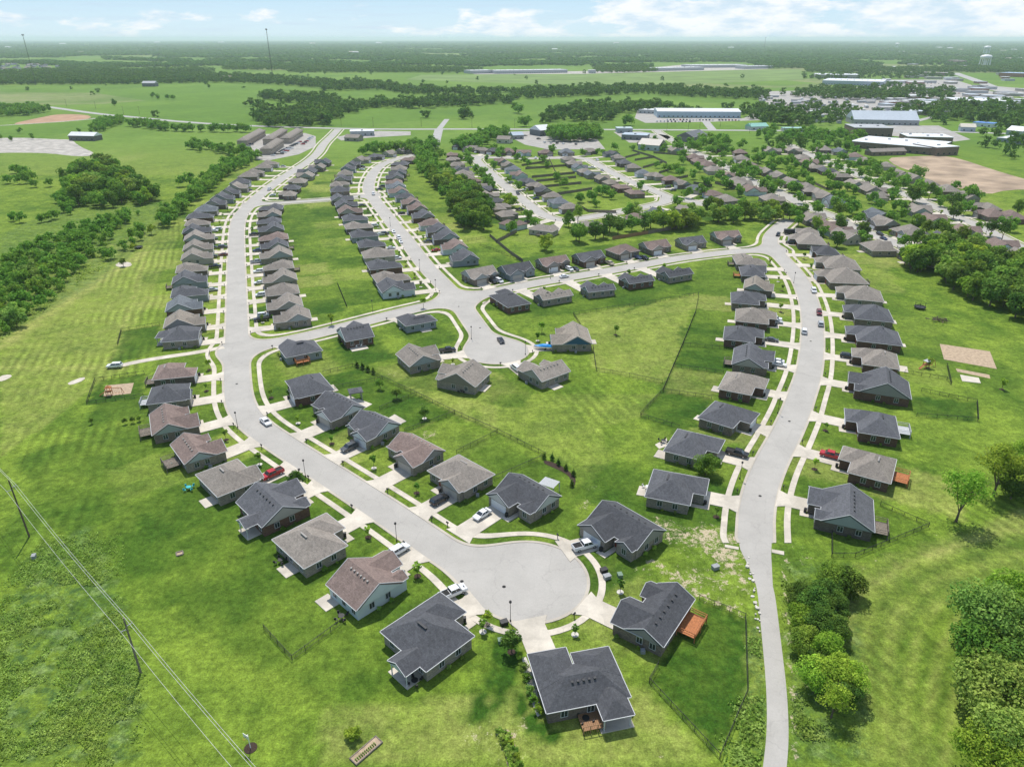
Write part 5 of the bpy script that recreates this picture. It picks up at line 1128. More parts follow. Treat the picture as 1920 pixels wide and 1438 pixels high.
def car(x, y, kind, col, head, label, group='cars and trucks on driveways and streets', lod=0, world=False):
    """head: angle in world, or 'd' (facing the nearest house) or 's' (along the street)"""
    global NCAR
    NCAR += 1; c = (x, y) if world else G(x, y, .7); m = CM[kind]
    if isinstance(head, str):
        q = nearest_street(c, NEW+OLD)
        if head[0] == 's': a = math.atan2(q[2][1], q[2][0])+(math.pi if len(head) > 1 else 0)
        else:
            best = min(HOUSES, key=lambda h: (h['gw'].x-c[0])**2+(h['gw'].y-c[1])**2)
            v = best.get('dv'); a = math.atan2(v.y, v.x) if v is not None else math.atan2(q[1][1]-c[1], q[1][0]-c[0])
            if len(head) > 1: a += math.pi
    else: a = head
    r = empty(CARN[kind], (c[0], c[1], .06 if isinstance(head, str) and head[0] == 's' else .155), a); tag(r, label, 'car' if kind != 'pickup' else 'truck', group)
    ob('body', m['body'], r, CC[col][1]); ob('window_glass', m['glass'], r)
    if 'bed' in m: ob('cargo_bed', m['bed'][0], r)
    if lod == 0:
        P = m['P']; w = P['W']/2-.1
        for sx in (-1, 1):
            for sy in (-1, 1): ob('wheel', m['wheel'], r, loc=(sx*P['wb'], sy*w, m['r']))
        z = .68 if kind == 'sedan' else .85
        for sy in (-1, 1): ob('headlight', m['hl'], r, loc=(P['L']/2-.01, sy*(w-.2), z)); ob('taillight', m['tl'], r, loc=(-P['L']/2+.0, sy*(w-.06), z))
    else:
        P = m['P']; w = P['W']/2-.1
        for sx in (-1, 1):
            for sy in (-1, 1): ob('wheel', m['wheel'], r, loc=(sx*P['wb'], sy*w, m['r']))
    return r
for t in ((748,1031,'suv','w','d','beside the brown roofed pale sided house'),(849,1111,'pickup','w','d','outside the charcoal house by the turning circle'),(1097,1023,'pickup','w','d!','outside the house with open garage'),(904,964,'sedan','w','d','on the driveway of the pergola house'),
          (824,937,'suv','k','d!','on the driveway of the grey-tan house at the curve'),(655,839,'suv','g','d','on the driveway next to the brown roofed house'),(511,889,'pickup','r','d!','on the outer side driveway of the west street'),(498,790,'sedan','w','s','driving round the bend of the west street'),
          (215,686,'suv','w',3.3,'at the end of the farm track with open tailgate'),(1382,850,'pickup','k','d','on the west side driveway of the curved street'),(1559,854,'pickup','r','d','with white bed cover, on the east side driveway'),(1589,668,'suv','k','d!','outside the grey-tan house by the playset yard'),
          (1461,683,'sedan','w','d','beside its white twin, nearer the camera'),(1457,677,'sedan','w','d!','behind its white twin on the same driveway'),(1447,637,'sedan','g','d','alone on a west side driveway of the curved street'),(1456,603,'sedan','s','d','beside a white car, nearer the camera'),(1454,598,'suv','w','d','beside a silver car, farther from the camera'),
          (1526,545,'suv','w','s','at the far kerb of the curved street'),(1536,586,'suv','m','s','at the kerb of the curved street above a silver car'),(1539,607,'suv','s','s!','at the kerb of the curved street below a maroon car'),(1508,621,'suv','w','s!','at the west kerb of the curved street'),
          (1459,440,'suv','k','s','on the stub at the top of the curved street'),(1482,455,'suv','k','d','on the northern east side driveway of the curved street'),(939,638,'sedan','k','s','at the mouth of the middle turning circle'),(839,657,'pickup','k','d','west of the middle turning circle'),
          (967,690,'van','w','d','against the wing of the house below the middle circle'),(925,528,'suv','k','d','beside a white van at the corner house'),(936,527,'van','w','d','beside a black car at the corner house'),(1058,518,'sedan','w','s','driving on the north road'),
          (1068,505,'suv','w','d','beside a dark car above the north road'),(1079,504,'sedan','g','d','beside a white car above the north road'),(1143,494,'pickup','t','d','outside the pale gabled brown brick house'),(1196,483,'sedan','b','d','beside a black truck above the north road'),(1207,484,'pickup','k','d','beside a blue sedan above the north road'),
          (401,433,'sedan','w','d','far up the row west of the straight street'),(408,430,'suv','w','d!','nose to tail with another white car, west of the straight street'),(400,447,'sedan','g','d','beside a lawn west of the straight street, seventh drive'),(401,464,'sedan','k','d','first of two dark cars on one west side drive'),(418,463,'suv','g','d','second of two dark cars, nearer the pavement'),
          (399,481,'suv','k','d','sharing a drive with a maroon car'),(418,477.5,'sedan','m','d!','on the pavement end of a west side drive'),(403,500,'pickup','k','d','on a west side drive of the straight street'),(398,543,'sedan','s','d','on a west side drive of the straight street'),(477,440,'pickup','k','d','far up the row east of the straight street'),
          (483,470,'suv','b','d','east side drive of the straight street'),(481,491,'pickup','s','d!','east side drive of the straight street'),(485,509,'suv','w','d','fourth east side drive of the straight street'),(486,530,'sedan','w','d','third east side drive of the straight street'),(490,553,'van','w','d','second east side drive of the straight street'),
          (490,599,'pickup','k','d','first east side drive beside a white car'),(494,591,'suv','w','d!','first east side drive beside a black truck'),(511,366,'sedan','w','d','north of the short link road'),(505,355,'pickup','w','s','driving at the far bend of the west street'),(467,356,'sedan','k','d','far west side drive before the townhouses'),(531,312,'sedan','s','d','last west side drive before the townhouses'),
          (703,423,'suv','w','d','seventh west side drive of the middle street'),(713,439,'sedan','w','d','beside a dark car, middle street'),(722,438,'suv','k','d','beside a white car, middle street'),(737.5,434,'sedan','w','s','at the kerb, farthest of three white cars'),(748,446,'suv','w','s','at the kerb, middle one of three white cars'),(751,453,'sedan','w','s','at the kerb, nearest of three white cars'),
          (733,465,'sedan','w','d','fifth west side drive of the middle street'),(744,484,'suv','w','d','fourth west side drive of the middle street'),(804,453,'pickup','g','d','east side drive of the middle street'),(817,469,'sedan','r','d','east side drive of the middle street'),(753,400,'sedan','k','d','far east side drive of the middle street'),
          (680,313,'suv','k','d','near the far bend, beside a white car'),(679,318,'sedan','w','d','near the far bend, beside a dark car'),(716,350,'suv','k','d','behind its black twin, far part of middle street'),(712,355,'sedan','k','d!','in front of a black suv, far part of middle street'),(700,364,'suv','w','s','at the junction of middle street and link road'),(679,385,'sedan','g','d','first drive above the middle of the middle street')):
    x, y, k, c, hd, wh = t; car(x, y, k, c, hd, '%s %s %s' % (CC[c][0], CARN[k].replace('_', ' '), wh))
for i, (x, y, k, c, hd) in enumerate(((892,286,'suv','w','d'),(922,286,'sedan','w','d'),(872,299,'sedan','k','d'),(958,342,'sedan','s','d'),(985,356,'suv','w','d'),(971,363,'suv','g','s'),(1005,372,'sedan','b','d'),(929,357,'suv','k','d'),(975,393,'pickup','k','d'),(989,417,'suv','k','d'),(1004,297,'suv','w','d'),(1252,351,'suv','k','d'),(1262,357,'suv','g','d'),(1110,315,'pickup','w','d'),(1650,439,'suv','k','s'),(1657,447,'sedan','b','s'),(1626,421,'suv','b','d'),(1120,300,'suv','w','s'),(1129,319,'sedan','s','s'),(1060,292,'pickup','s','d'))):
    car(x, y, k, c, hd, '%s %s, %s along the streets of the older subdivisions from the left' % (CC[c][0], CARN[k].replace('_', ' '), ORD[i]), 'cars in the older subdivisions', 1)
# car parks far away: rows of small cars
def car_row(a, b, n, grp, lab, ang=None):
    A0, B0 = G(*a), G(*b)
    for i in range(n):
        if random.random() < .15: continue
        t = i/max(1, n-1); x = A0[0]+(B0[0]-A0[0])*t; y = A0[1]+(B0[1]-A0[1])*t; k = random.choice(['sedan','suv','suv','pickup'])
        th = math.atan2(B0[1]-A0[1], B0[0]-A0[0])+math.pi/2 if ang is None else ang
        c = random.choice('wwkksggrb'); r = empty('parked_car', (x, y, .1), th); tag(r, lab, 'car', grp); ob('body', CM[k]['body'], r, CC[c][1]); ob('window_glass', CM[k]['glass'], r)
for a, b, n in (((512,293),(562,268),13),((528,290),(545,280),5),((568,272),(585,258),6),((462,280),(478,266),5),((505,268),(520,262),4)): car_row(a, b, n, 'cars outside the townhouses', 'small parked car on the concrete between the townhouse rows')
for a, b, n in (((1245,226),(1385,227),24),((1225,229),(1300,230),12)): car_row(a, b, n, 'cars beside the long white warehouse', 'small parked car in front of the long white roofed warehouse')
for a, b, n in (((1690,252),(1765,254),14),((1700,256),(1780,259),14)): car_row(a, b, n, 'cars behind the school', 'small parked car in the lot behind the flat roofed school')
for a, b, n in (((1680,160),(1780,164),16),((1670,156),(1760,158),14),((1790,176),(1880,182),12)): car_row(a, b, n, 'cars at the shopping lots', 'tiny parked car in the distant shopping lots')
for a, b, n in (((985,256),(1010,262),4),((1010,268),(1080,272),7)): car_row(a, b, n, 'cars in the trailer yard', 'small parked car in the trailer yard below the highway')

# ------------------------------------------------------------ fences
def fence(px, label, h=1.3, kind='metal', grp='black metal garden fences', sp=2.6, world=False):
    P = [Vector((*p, 0)) for p in (px if world else GL(px))]; r = empty('fence', P[0], 0); tag(r, label, 'fence', grp)
    mb = MB(); posts = []; o = P[0]
    for i in range(len(P)-1):
        a, b = P[i]-o, P[i+1]-o; L = (b-a).length
        if L < .5: continue
        d = (b-a)/L; n = max(1, round(L/sp)); nn = Vector((-d.y, d.x, 0))
        for j in range(n+(1 if i == len(P)-2 else 0)): posts.append(a+d*L*j/n)
        if kind == 'metal':
            for z in (.2, h-.15, h): mb.bar(a+Vector((0,0,z)), b+Vector((0,0,z)), .04)
            m = int(L/.32)
            for j in range(m): q = a+d*L*(j+.5)/m; mb.bar(q+Vector((0,0,.05)), q+Vector((0,0,h+.02)), .03, 0, None, 3)
        else:
            m = max(1, int(L/.5))
            for j in range(m):
                q0 = a+d*L*j/m+nn*.04; q1 = a+d*L*(j+.95)/m+nn*.04; q2 = q1-nn*.05; q3 = q0-nn*.05
                mb.prism(ccw([(q0.x,q0.y),(q1.x,q1.y),(q2.x,q2.y),(q3.x,q3.y)]), .04, h+random.uniform(-.03,.03))
    mt = {'metal': 'darkmetal', 'wood': 'greywood', 'brown': 'wood'}[kind]
    ob('fence_panel', mb.mesh('fence_panel', mt), r)
    pm = MB(); pm.box(-.035,.035,-.035,.035,0,h+.08); pm = pm.mesh('fence_post', mt)
    if len(posts) > 98: posts = posts[::2]
    for q in posts: ob('fence_post', pm, r, loc=tuple(q))
for px, lb in (([(1234,1249),(1217,1280),(1349,1422),(1401,1299),(1397,1159),(1311,1124)],'black fence round the yard of the cedar balcony house'),
    ([(495,1180),(548,1238),(643,1168)],'black fence corner behind the brown roofed pale sided house'),
    ([(661,687),(717,711),(781,741),(853,776),(933,811),(1023,856)],'long black fence running down behind the inner houses'),
    ([(606,702),(661,688)],'short black fence behind the corner cross street house'),([(628,729),(717,712)],'black fence between the two upper inner yards'),([(712,769),(779,742)],'black fence behind the pavilion'),
    ([(759,811),(852,777)],'black fence between patio yard and the brown house yard'),([(856,851),(932,813)],'black fence behind the grey-tan house'),([(926,900),(1022,858)],'black fence behind the pergola house'),
    ([(1310,553),(1304,587),(1280,647),(1243,734),(1200,780)],'long black fence behind the west side of the curved street'),([(1281,648),(1376,657)],'black fence between upper dark green yards'),([(1262,688),(1356,701)],'black fence above the yellow-green yard'),
    ([(1244,735),(1334,748)],'black fence below the yellow-green yard'),([(1202,782),(1273,804)],'black fence above the nearest curved street yard'),([(1112,653),(1118,696),(1180,706),(1242,719)],'black fence from the tan house across the big field'),
    ([(1075,591),(1089,613)],'short black fence in the field above the tan house'),([(1075,591),(1220,569),(1309,553)],'black fence behind the north road gardens'),
    ([(1696,700),(1775,713),(1783,722),(1775,687)],'black fence by the playset yard'),([(1727,734),(1831,756),(1833,790),(1718,781)],'black fence round the long dark yard on the east side'),
    ([(1650,948),(1741,988),(1603,1045),(1559,1045),(1559,1002)],'black fence behind the southernmost east side house'),([(271,702),(179,715),(163,759),(270,745)],'black fence round the yard with the sand pitch'),
    ([(300,610),(228,622),(221,648)],'black fence above the farm track'),([(633,534),(651,578)],'black fence between middle street gardens'),([(868,454),(918,446)],'black fence behind the middle street corner'),([(980,492),(925,470),(900,462)],'black fence above the north road houses')):
    fence(px, lb)
for px, lb, k, h in (([(918,444),(956,476),(981,493)],'weathered board fence left of the north road gardens','wood',1.8),([(930,456),(969,436)],'weathered board fence below the brown hipped house','wood',1.8),([(1148,450),(1215,439)],'brown board fence under the long tree belt','brown',1.9),
    ([(1215,439),(1296,424)],'weathered board fence continuing under the long tree belt','wood',1.9),([(1541,438),(1605,457)],'weathered board fence behind the north end of the curved street','wood',1.8),
    ([(1155,400),(1102,398),(1085,388)],'board fence beside the lower older street','wood',1.8)): fence(px, lb, h, k, 'weathered board garden fences')
wf = [[(978,312),(1030,304)],[(985,318),(1065,312)],[(997,334),(1078,326)],[(1005,342),(1080,334)],[(1020,352),(1090,345)],[(1045,366),(1110,356)],[(1030,300),(1040,322),(1052,340)],[(1060,300),(1075,318)],[(1172,297),(1200,290)],[(1190,302),(1226,296)],[(1205,316),(1242,306)],[(1235,326),(1262,318)],[(1262,338),(1290,332)],[(1186,284),(1225,296),(1250,308)],[(1300,345),(1335,350)],[(1225,288),(1275,292)],[(1340,345),(1400,362)],[(1395,345),(1440,366)],[(1525,345),(1548,356),(1575,352)]]
for i, p in enumerate(wf): fence(p, '%s dark board fence between the older gardens, counted from the left' % ORD[i], 1.8, 'wood', 'dark board fences between older gardens', 3.5)

# ------------------------------------------------------------ street furniture
def lamp(x, y, lab):
    c = G(x, y); r = empty('street_lamp', (c[0], c[1], 0)); tag(r, lab, 'street lamp', 'street lamps along the pavements')
    mb = MB(); mb.tube([(0,0,0),(0,0,4.6)], [.07,.05], 8); mb.disc(0,0,.16,0,.4,10); ob('pole', mb.mesh('pole', 'darkmetal'), r)
    mb = MB(); mb.disc(0,0,.12,4.55,4.7,10); mb.disc(0,0,.26,4.7,5.0,10); mb.disc(0,0,.14,5.0,5.15,10); ob('lamp_head', mb.mesh('lamp_head', 'darkmetal'), r)
for x, y, l in ((573,894,'street lamp near the red pickup'),(744,1015,'street lamp beside the white car driveway'),(957,1165,'street lamp below the near turning circle'),(446,802,'street lamp at the inner bend'),(884,636,'street lamp west of the middle turning circle'),(985,665,'street lamp east of the middle turning circle'),
                (787,506,'street lamp high on the middle street'),(817,545,'street lamp at the middle junction'),(699,585,'street lamp on the cross street'),(1032,523,'street lamp above the north road'),(1288,468,'street lamp by the far end of the north road'),(1488,531,'street lamp on the upper curved street'),(732,424,'street lamp on the far middle street'),(1387,898,'street lamp near the nearest curved street driveway'),(1458,775,'street lamp at the west kerb of the curved street')): lamp(x, y, l)
mbx = MB(); mbx.box(-.06,.06,-.06,.06,0,1.1); MBP = mbx.mesh('post', 'darkmetal')
mbx = MB(); mbx.box(-.15,.15,-.3,.3,0,.22); lathe_x(mbx, 0, -.3, .3, .22, .15, 10); MBB = mbx.mesh('letter_box', 'darkmetal')
sap_i = {}
tiny = MB(); tiny.disc(0,0,.75,0,.05,14); MUL = tiny.mesh('mulch_ring', 'mulch'); tiny = MB(); tiny.disc(0,0,.7,0,.12,12); STR_ = tiny.mesh('stone_ring', 'stone')
nb = MB(); nb.box(-.55,.55,-.45,.45,0,.8); nb.box(-.6,.6,-.5,.5,.8,.86); BOXM = nb.mesh('cabinet', 'tint')
k = 0
for h in HOUSES:
    r = h['root']; loc = r.location; d = math.hypot(loc.x, loc.y)
    if 'dend' not in h or d > 560 or r['label'].startswith('charcoal U'): continue
    nrm = Vector((-h['dv'].y, h['dv'].x, 0)); short = h['short']
    e = h['dend']-h['dv']*.9; sgn = 1 if (Vector((loc.x, loc.y, 0))-h['gw']).dot(nrm) > 0 else -1
    p = e+nrm*(-sgn)*4.3
    if nearest_street((p.x, p.y), NEW)[0] > 3.9+.5:
        m = empty('mailbox', (p.x, p.y, 0), math.atan2(h['dv'].y, h['dv'].x)); tag(m, 'mailbox of the '+short, 'mailbox', 'black kerbside mailboxes'); ob('post', MBP, m); ob('letter_box', MBB, m, loc=(0,0,1.0))
    # young tree on the front lawn
    q = h['gw']+h['dv']*h['dL']*.45+nrm*sgn*7.0
    ns = nearest_street((q.x, q.y), NEW)
    if ns[0] > 8.5 and random.random() < .8:
        hh = random.uniform(2.4, 4.2); t = empty('young_tree', (q.x, q.y, 0), random.uniform(0, 6)); cr, tm, _ = random.choice(KIND['sapling']); s = hh/10; t.scale = (s, s, s)
        tag(t, 'young lawn tree of the '+short, 'tree', 'young trees on the front lawns'); ob('crown', cr, t); ob('trunk', tm, t)
        mu = ob('mulch_ring', random.choice([MUL, MUL, STR_]), t, loc=(0,0,0)); mu.scale = (1/s, 1/s, 1/s)
    if random.random() < .3 and d < 420:
        q2 = h['gw']+h['dv']*(h['dL']*.7)+nrm*sgn*11; 
        if nearest_street((q2.x, q2.y), NEW)[0] > 8.5: tag(ob('utility_cabinet', BOXM, None, (.16,.24,.17), (q2.x, q2.y, 0), random.uniform(0, 3)), 'green utility cabinet near the '+short, 'utility box', 'green utility cabinets')
    if d < 300:
        fr = h['D']/2; ny = 0
        for j in range(4):
            px_ = -h['side']*(h['W']*.12+j*h['W']*.09); a = h['M'] @ Vector((px_, fr-h['D']*(.30 if h['W'] > 9 else .3)+1.0+2.0*(j % 1), 0))
            a = h['M'] @ Vector((-h['side']*(h['W']/2+.2), fr-h['D']*.34-j*1.5, 0)) if j % 2 else h['M'] @ Vector((h['side']*(h['W']/2+.35), fr-1.5-j*2.2, 0))
            sh = empty('shrub', (a.x, a.y, 0), j); cr, tm, _ = random.choice(KIND['bush']); s = random.uniform(.07, .13); sh.scale = (s, s, s); tag(sh, 'low wall shrub of the '+short, 'shrub', 'low shrubs against the house walls'); ob('crown', cr, sh)
        a = h['gw']-h['fdir']*.0+Vector((-h['fdir'].y, h['fdir'].x, 0))*(3.1*h['side'])+h['fdir']*.5
        bn = MB(); bn.box(-.28,.28,-.32,.32,.08,.95); ld = MB(); ld.box(-.31,.31,-.36,.34,.95,1.05)
        b_ = empty('wheelie_bin', (a.x, a.y, .1), random.uniform(0,3)); tag(b_, 'dark bin of the '+short, 'bin', 'wheeled bins beside the garages'); ob('bin_body', bn.mesh('bin_body', 'darkmetal'), b_); ob('lid', ld.mesh('lid', 'darkmetal'), b_)
    if d < 330:
        s_ = 1 if h['side'] < 0 else -1; a = h['M'] @ Vector((-s_*(h['W']/2+.5), random.uniform(-2, 2), 0))
        tag(ob('air_conditioner', ACU, None, None, (a.x, a.y, 0), 0), 'grey air conditioner by the '+short, 'air conditioner', 'air conditioners beside the houses')
# young trees and bushes named one by one
def small(x, y, h, kind, lab, ring=None):
    c = G(x, y); t = empty('young_tree' if kind == 'sapling' else 'shrub', (c[0], c[1], 0), random.uniform(0, 6)); cr, tm, _ = random.choice(KIND[kind]); s = h/10; t.scale = (s*1.15, s*1.15, s); tag(t, lab, 'tree' if kind == 'sapling' else 'shrub'); ob('crown', cr, t); ob('trunk', tm, t)
    if ring: mu = ob('mulch_ring', ring, t); mu.scale = (1/s/1.15, 1/s/1.15, 1/s)
small(959,1222,5,'round','upright young tree in a mulch ring left of the U-shaped house', MUL); small(913,1172,3.6,'sapling','young tree on a stone ring below the near circle', STR_); small(783,1080,3.6,'sapling','young tree between the white car and the white pickup', MUL)
small(662,1385,2.4,'bush','small bright bush on the dry lawn near the garden bed'); small(557,920,5.5,'round','dense young tree beside the red pickup lawn', MUL); small(1323,890,6,'big','bright bushy tree between two charcoal houses'); small(796,785,4,'round','young tree in a ring inside the fenced patio yard', STR_)
small(713,730,3.6,'round','dark round shrub by the upper inner fence'); small(744,748,4,'round','dark round shrub inside the inner fence'); small(1016,624,4.5,'sapling','slim tree left of the tan house'); small(1154,628,4,'sapling','slim tree alone in the big field', MUL); small(1740,690,4,'sapling','young tree by the playset', MUL)
small(1878,730,4,'sapling','young tree near the white slab on the east field', MUL); small(1078,1190,2.5,'sapling','tiny tree in a mown ring above the U-shaped house', STR_); small(622,610,5,'sapling','slim pale tree beside the cross street'); small(794,578,5,'sapling','slim green tree beside the cross street corner')
for i, (x, y) in enumerate(((1047,872),(1061,881),(1075,892),(1072,912),(1035,862),(1020,860))): small(x, y, 2.4, 'cone', '%s dark little conifer in the curved mulch bed behind the pergola house' % ORD[i])
for i, (x, y) in enumerate(((680,692),(690,697),(700,701),(670,689))): small(x, y, 3, 'cone', '%s dark little conifer along the inner fence' % ORD[i])
for i, (x, y) in enumerate(((235,796),(250,793),(262,790),(172,795))): small(x, y, 2, 'round', '%s small dark shrub on the lawn below the sand pitch yard' % ORD[i])
for i, (x, y) in enumerate(((975,1235),(982,1255),(988,1275),(993,1298),(1000,1315),(1010,1335))): small(x, y, 1.6, 'bush', '%s low shrub along the left wall of the U-shaped house' % ORD[i])
sheet('mulch_bed', [(1022,862),(1050,872),(1068,884),(1080,896),(1078,912),(1070,912),(1070,896),(1058,886),(1040,878),(1018,868)], .05, 'mulch', smooth=1)
sheet('mulch_bed', [(934,1369),(958,1367),(966,1395),(976,1445),(952,1445),(946,1398)], .05, 'soil', smooth=1)
for i in range(16):
    t = i/15; small(940+t*26+(i % 3)*7-4, 1374+t*66, 1.2, 'bush', 'small leafy plant in the stony bed at the bottom edge, %s along it' % ORD[i])
sheet('mulch_bed', [(940,948),(962,962),(985,958),(965,940)], .05, 'mulch', smooth=1); sheet('rock_bed', [(975,1230),(990,1232),(1018,1338),(1004,1345)], .05, 'stone', smooth=1)
for i, (x, y) in enumerate(((800,1078),(866,1090),(945,1100),(560,880),(444,720),(900,615),(860,575),(1480,790),(1425,930),(1520,640))):
    mb = MB(); mb.disc(0,0,.38,0,.03,14); c = G(x, y); tag(mb.build('manhole_cover', 'rubber', loc=(c[0], c[1], .05)), 'small dark manhole cover in the street surface', 'manhole cover', 'manhole covers in the streets')
# power line
def P3(x, y, z): g = G(x, y, z); return Vector((g[0], g[1], z))
b1 = Vector((*G(55,1006), 0)); b2 = Vector((*G(264,1261), 0)); HP = 12.6; dirn = (b2-b1); b3 = b2+dirn*1.0; b0 = b1-dirn*1.15; dn = dirn.normalized(); sd = Vector((-dn.y, dn.x, 0))
tops = []
for i, b in enumerate((b0, b1, b2, b3)):
    hp = HP*(1.18 if i == 1 else 1.0)
    tops.append((b+sd*.15+Vector((0,0,hp)), b+sd*1.0+Vector((0,0,hp-1.7)), b-sd*1.0+Vector((0,0,hp-2.3))))
    if i in (0, 3): continue
    r = empty('utility_pole', b); tag(r, ('taller dark utility pole at the left edge of the photo' if i == 1 else 'grey utility pole above the unmown corner'), 'utility pole')
    mb = MB(); mb.tube([(0,0,-.3),(0,0,hp)], [.2,.13], 10); ob('pole', mb.mesh('pole', 'greywood' if i == 2 else 'bark'), r)
    for s, z in ((1, hp-1.9), (-1, hp-2.5)):
        mb = MB(); e = sd*s*1.0; mb.bar((0,0,z), (e.x,e.y,z+.1), .12); mb.disc(e.x, e.y, .07, z+.05, z+.25, 8); ob('crossarm', mb.mesh('crossarm', 'greymetal'), r)
for k in range(3):
    mb = MB()
    for i in range(3):
        a, b = tops[i][k], tops[i+1][k]; prev = a
        for j in range(1, 13): t = j/12; q = a.lerp(b, t)-Vector((0,0,1))*4*1.1*t*(1-t); mb.bar(prev, q, .042); prev = q
    tag(mb.build('power_line', 'wire'), '%s of the three pale wires of the power line' % ('uppermost', 'inner side', 'outer side')[:][k] if False else ('topmost pale wire of the power line' if k == 0 else 'pale wire on the %s crossarms of the power line' % ('right hand' if k == 1 else 'left hand')), 'wire', 'power line wires')
# yard things
def thing(name, x, y, lab, cat, parts, rz=0, z=0, grp=None):
    c = G(x, y); r = empty(name, (c[0], c[1], z), rz); tag(r, lab, cat, grp)
    for n, mb, m in parts: ob(n, mb.mesh(n, m), r)
    return r
a, b = MB(), MB(); a.box(-2.6,2.6,-.08,.08,0,.3); a.box(-2.6,2.6,1.5,1.66,0,.3); a.box(-2.6,-2.45,.08,1.5,0,.3); a.box(2.45,2.6,.08,1.5,0,.3); b.box(-2.45,2.45,.08,1.5,0,.22); pl = MB()
for i in range(11):
    for j in range(2): pl.disc(-2.1+i*.36, .4+j*.35, .12, .2, .42, 6)
thing('raised_garden_bed', 693, 1413, 'long wooden garden bed with rows of seedlings, bottom of the lawn', 'garden bed', [('frame', a, 'greywood'), ('bed_soil', b, 'soil'), ('seedlings', pl, 'leaf')], .86)
a, b = MB(), MB(); a.disc(0,0,1.0,0,.06,20); b.bar((0,0,0),(0,0,3.0),.12); c_ = MB(); c_.box(-.6,.6,.3,.36,2.6,3.4); b.bar((0,0,3.0),(0,.3,3.0),.1); d_ = MB(); [d_.bar((.23*math.cos(t*.628),.6+.23*math.sin(t*.628),2.8),(.23*math.cos((t+1)*.628),.6+.23*math.sin((t+1)*.628),2.8),.04) for t in range(10)]
thing('basketball_hoop', 470, 1402, 'white basketball hoop on a round brown base in the lower lawn', 'basketball hoop', [('base', a, 'mulch'), ('pole', b, 'white_plastic'), ('backboard', c_, 'white_plastic'), ('rim', d_, 'orangewood')], 2.6)
a, b = MB(), MB()
for i in range(4): t = i*math.pi/2; a.bar((math.cos(t+.785)*.9, math.sin(t+.785)*.9, .1), (math.cos(t+2.356)*.9, math.sin(t+2.356)*.9, .1), .25)
b.box(-.55,.55,-.55,.55,0,.06); thing('square_planter', 337, 1038, 'small square timber planter frame on the lawn', 'planter', [('frame', a, 'greywood'), ('bed_soil', b, 'soil')], .5)
a = MB(); a.box(-.35,.35,-.5,.5,0,.9); a.box(-.4,.4,-.55,.55,.9,1.0); thing('utility_cabinet', 65, 1047, 'grey utility cabinet near the tall utility pole', 'utility box', [('cabinet', a, 'greymetal')], .3)
for x, y, l in ((1132,1072,'dark green transformer box right of the near circle'),(1138,1084,'pale utility box right of the near circle'),(945,1170,'dark utility box below the near circle'),(1341,1066,'grey white utility post on the bare soil slope'),(838,1008,'.')):
    if l != '.': a = MB(); a.box(-.7,.7,-.5,.5,0,.8); a.box(-.75,.75,-.55,.55,.8,.88); thing('utility_cabinet', x, y, l, 'utility box', [('cabinet', a, 'darkmetal' if 'dark' in l else 'greymetal')], .4)
# trampolines
def tramp(x, y, lab, r=2.1, net=True):
    a, b = MB(), MB(); a.disc(0,0,r*.86,.85,.88,20); n = 12
    for i in range(n):
        t, t2 = 2*math.pi*i/n, 2*math.pi*(i+1)/n; b.bar((r*math.cos(t), r*math.sin(t), .88), (r*math.cos(t2), r*math.sin(t2), .88), .3)
        if i % 2 == 0:
            b.bar((r*math.cos(t), r*math.sin(t), 0), (r*math.cos(t), r*math.sin(t), 2.6 if net else .9), .08)
        if net: b.bar((r*math.cos(t), r*math.sin(t), 2.6), (r*math.cos(t2), r*math.sin(t2), 2.6), .05)
    thing('trampoline', x, y, lab, 'trampoline', [('jumping_mat', a, 'darkmetal'), ('frame', b, 'darkmetal')])
tramp(1724, 579, 'dark netted trampoline on the lawn slope'); tramp(260, 466, 'dark low trampoline near the creek fence', 2.0, False)
# boat on its trailer
def boat(x, y, rz, lab, cover):
    h, c, tr = MB(), MB(), MB(); L = 6.2; secs = []
    for t in (-3.1, -1.5, 0, 1.5, 2.5, 3.15): w = 1.15*(1 if t < .6 else max(.04, 1-((t-.6)/2.6)**1.7)); secs.append((t, w))
    k = 0
    for t, w in secs: h.v += [(t,-w,1.35),(t,-w*.75,.8),(t,0,.55+(.3 if t > 2.4 else 0)),(t,w*.75,.8),(t,w,1.35)]
    for i in range(5):
        for j in range(4): h.f.append((i*5+j, i*5+j+1, i*5+5+j+1, i*5+5+j)); h.m.append(0)
    h.f.append((4,3,2,1,0)); h.m.append(0)
    for t, w in secs: z = 1.95 if -1.8 < t < 1.2 else 1.5; c.v += [(t,-w-.03,1.32),(t,-w*.6,z-.15),(t,0,z),(t,w*.6,z-.15),(t,w+.03,1.32)]
    for i in range(5):
        for j in range(4): c.f.append((i*5+j+1, i*5+j, i*5+5+j, i*5+5+j+1)); c.m.append(0)
    c.f.append((0,1,2,3,4)); c.m.append(0)
    tr.bar((-2.8,-.9,.5),(3.4,0,.5),.1); tr.bar((-2.8,.9,.5),(3.4,0,.5),.1); wh, wh2 = MB(), MB(); lathe_x(wh,-.9,-1.25,-1.0,.33,.33); lathe_x(wh2,-.9,1.0,1.25,.33,.33); tr.bar((-.9,-1,.4),(-.9,1,.4),.1)
    return thing('boat', x, y, lab, 'boat', [('hull', h, 'white_plastic'), ('cover', c, cover), ('trailer_frame', tr, 'darkmetal'), ('wheel', wh, 'rubber'), ('wheel', wh2, 'rubber')], rz, .1)
boat(1018, 655, 3.05, 'boat under a bright blue cover on a trailer beside the tan house', 'blue')
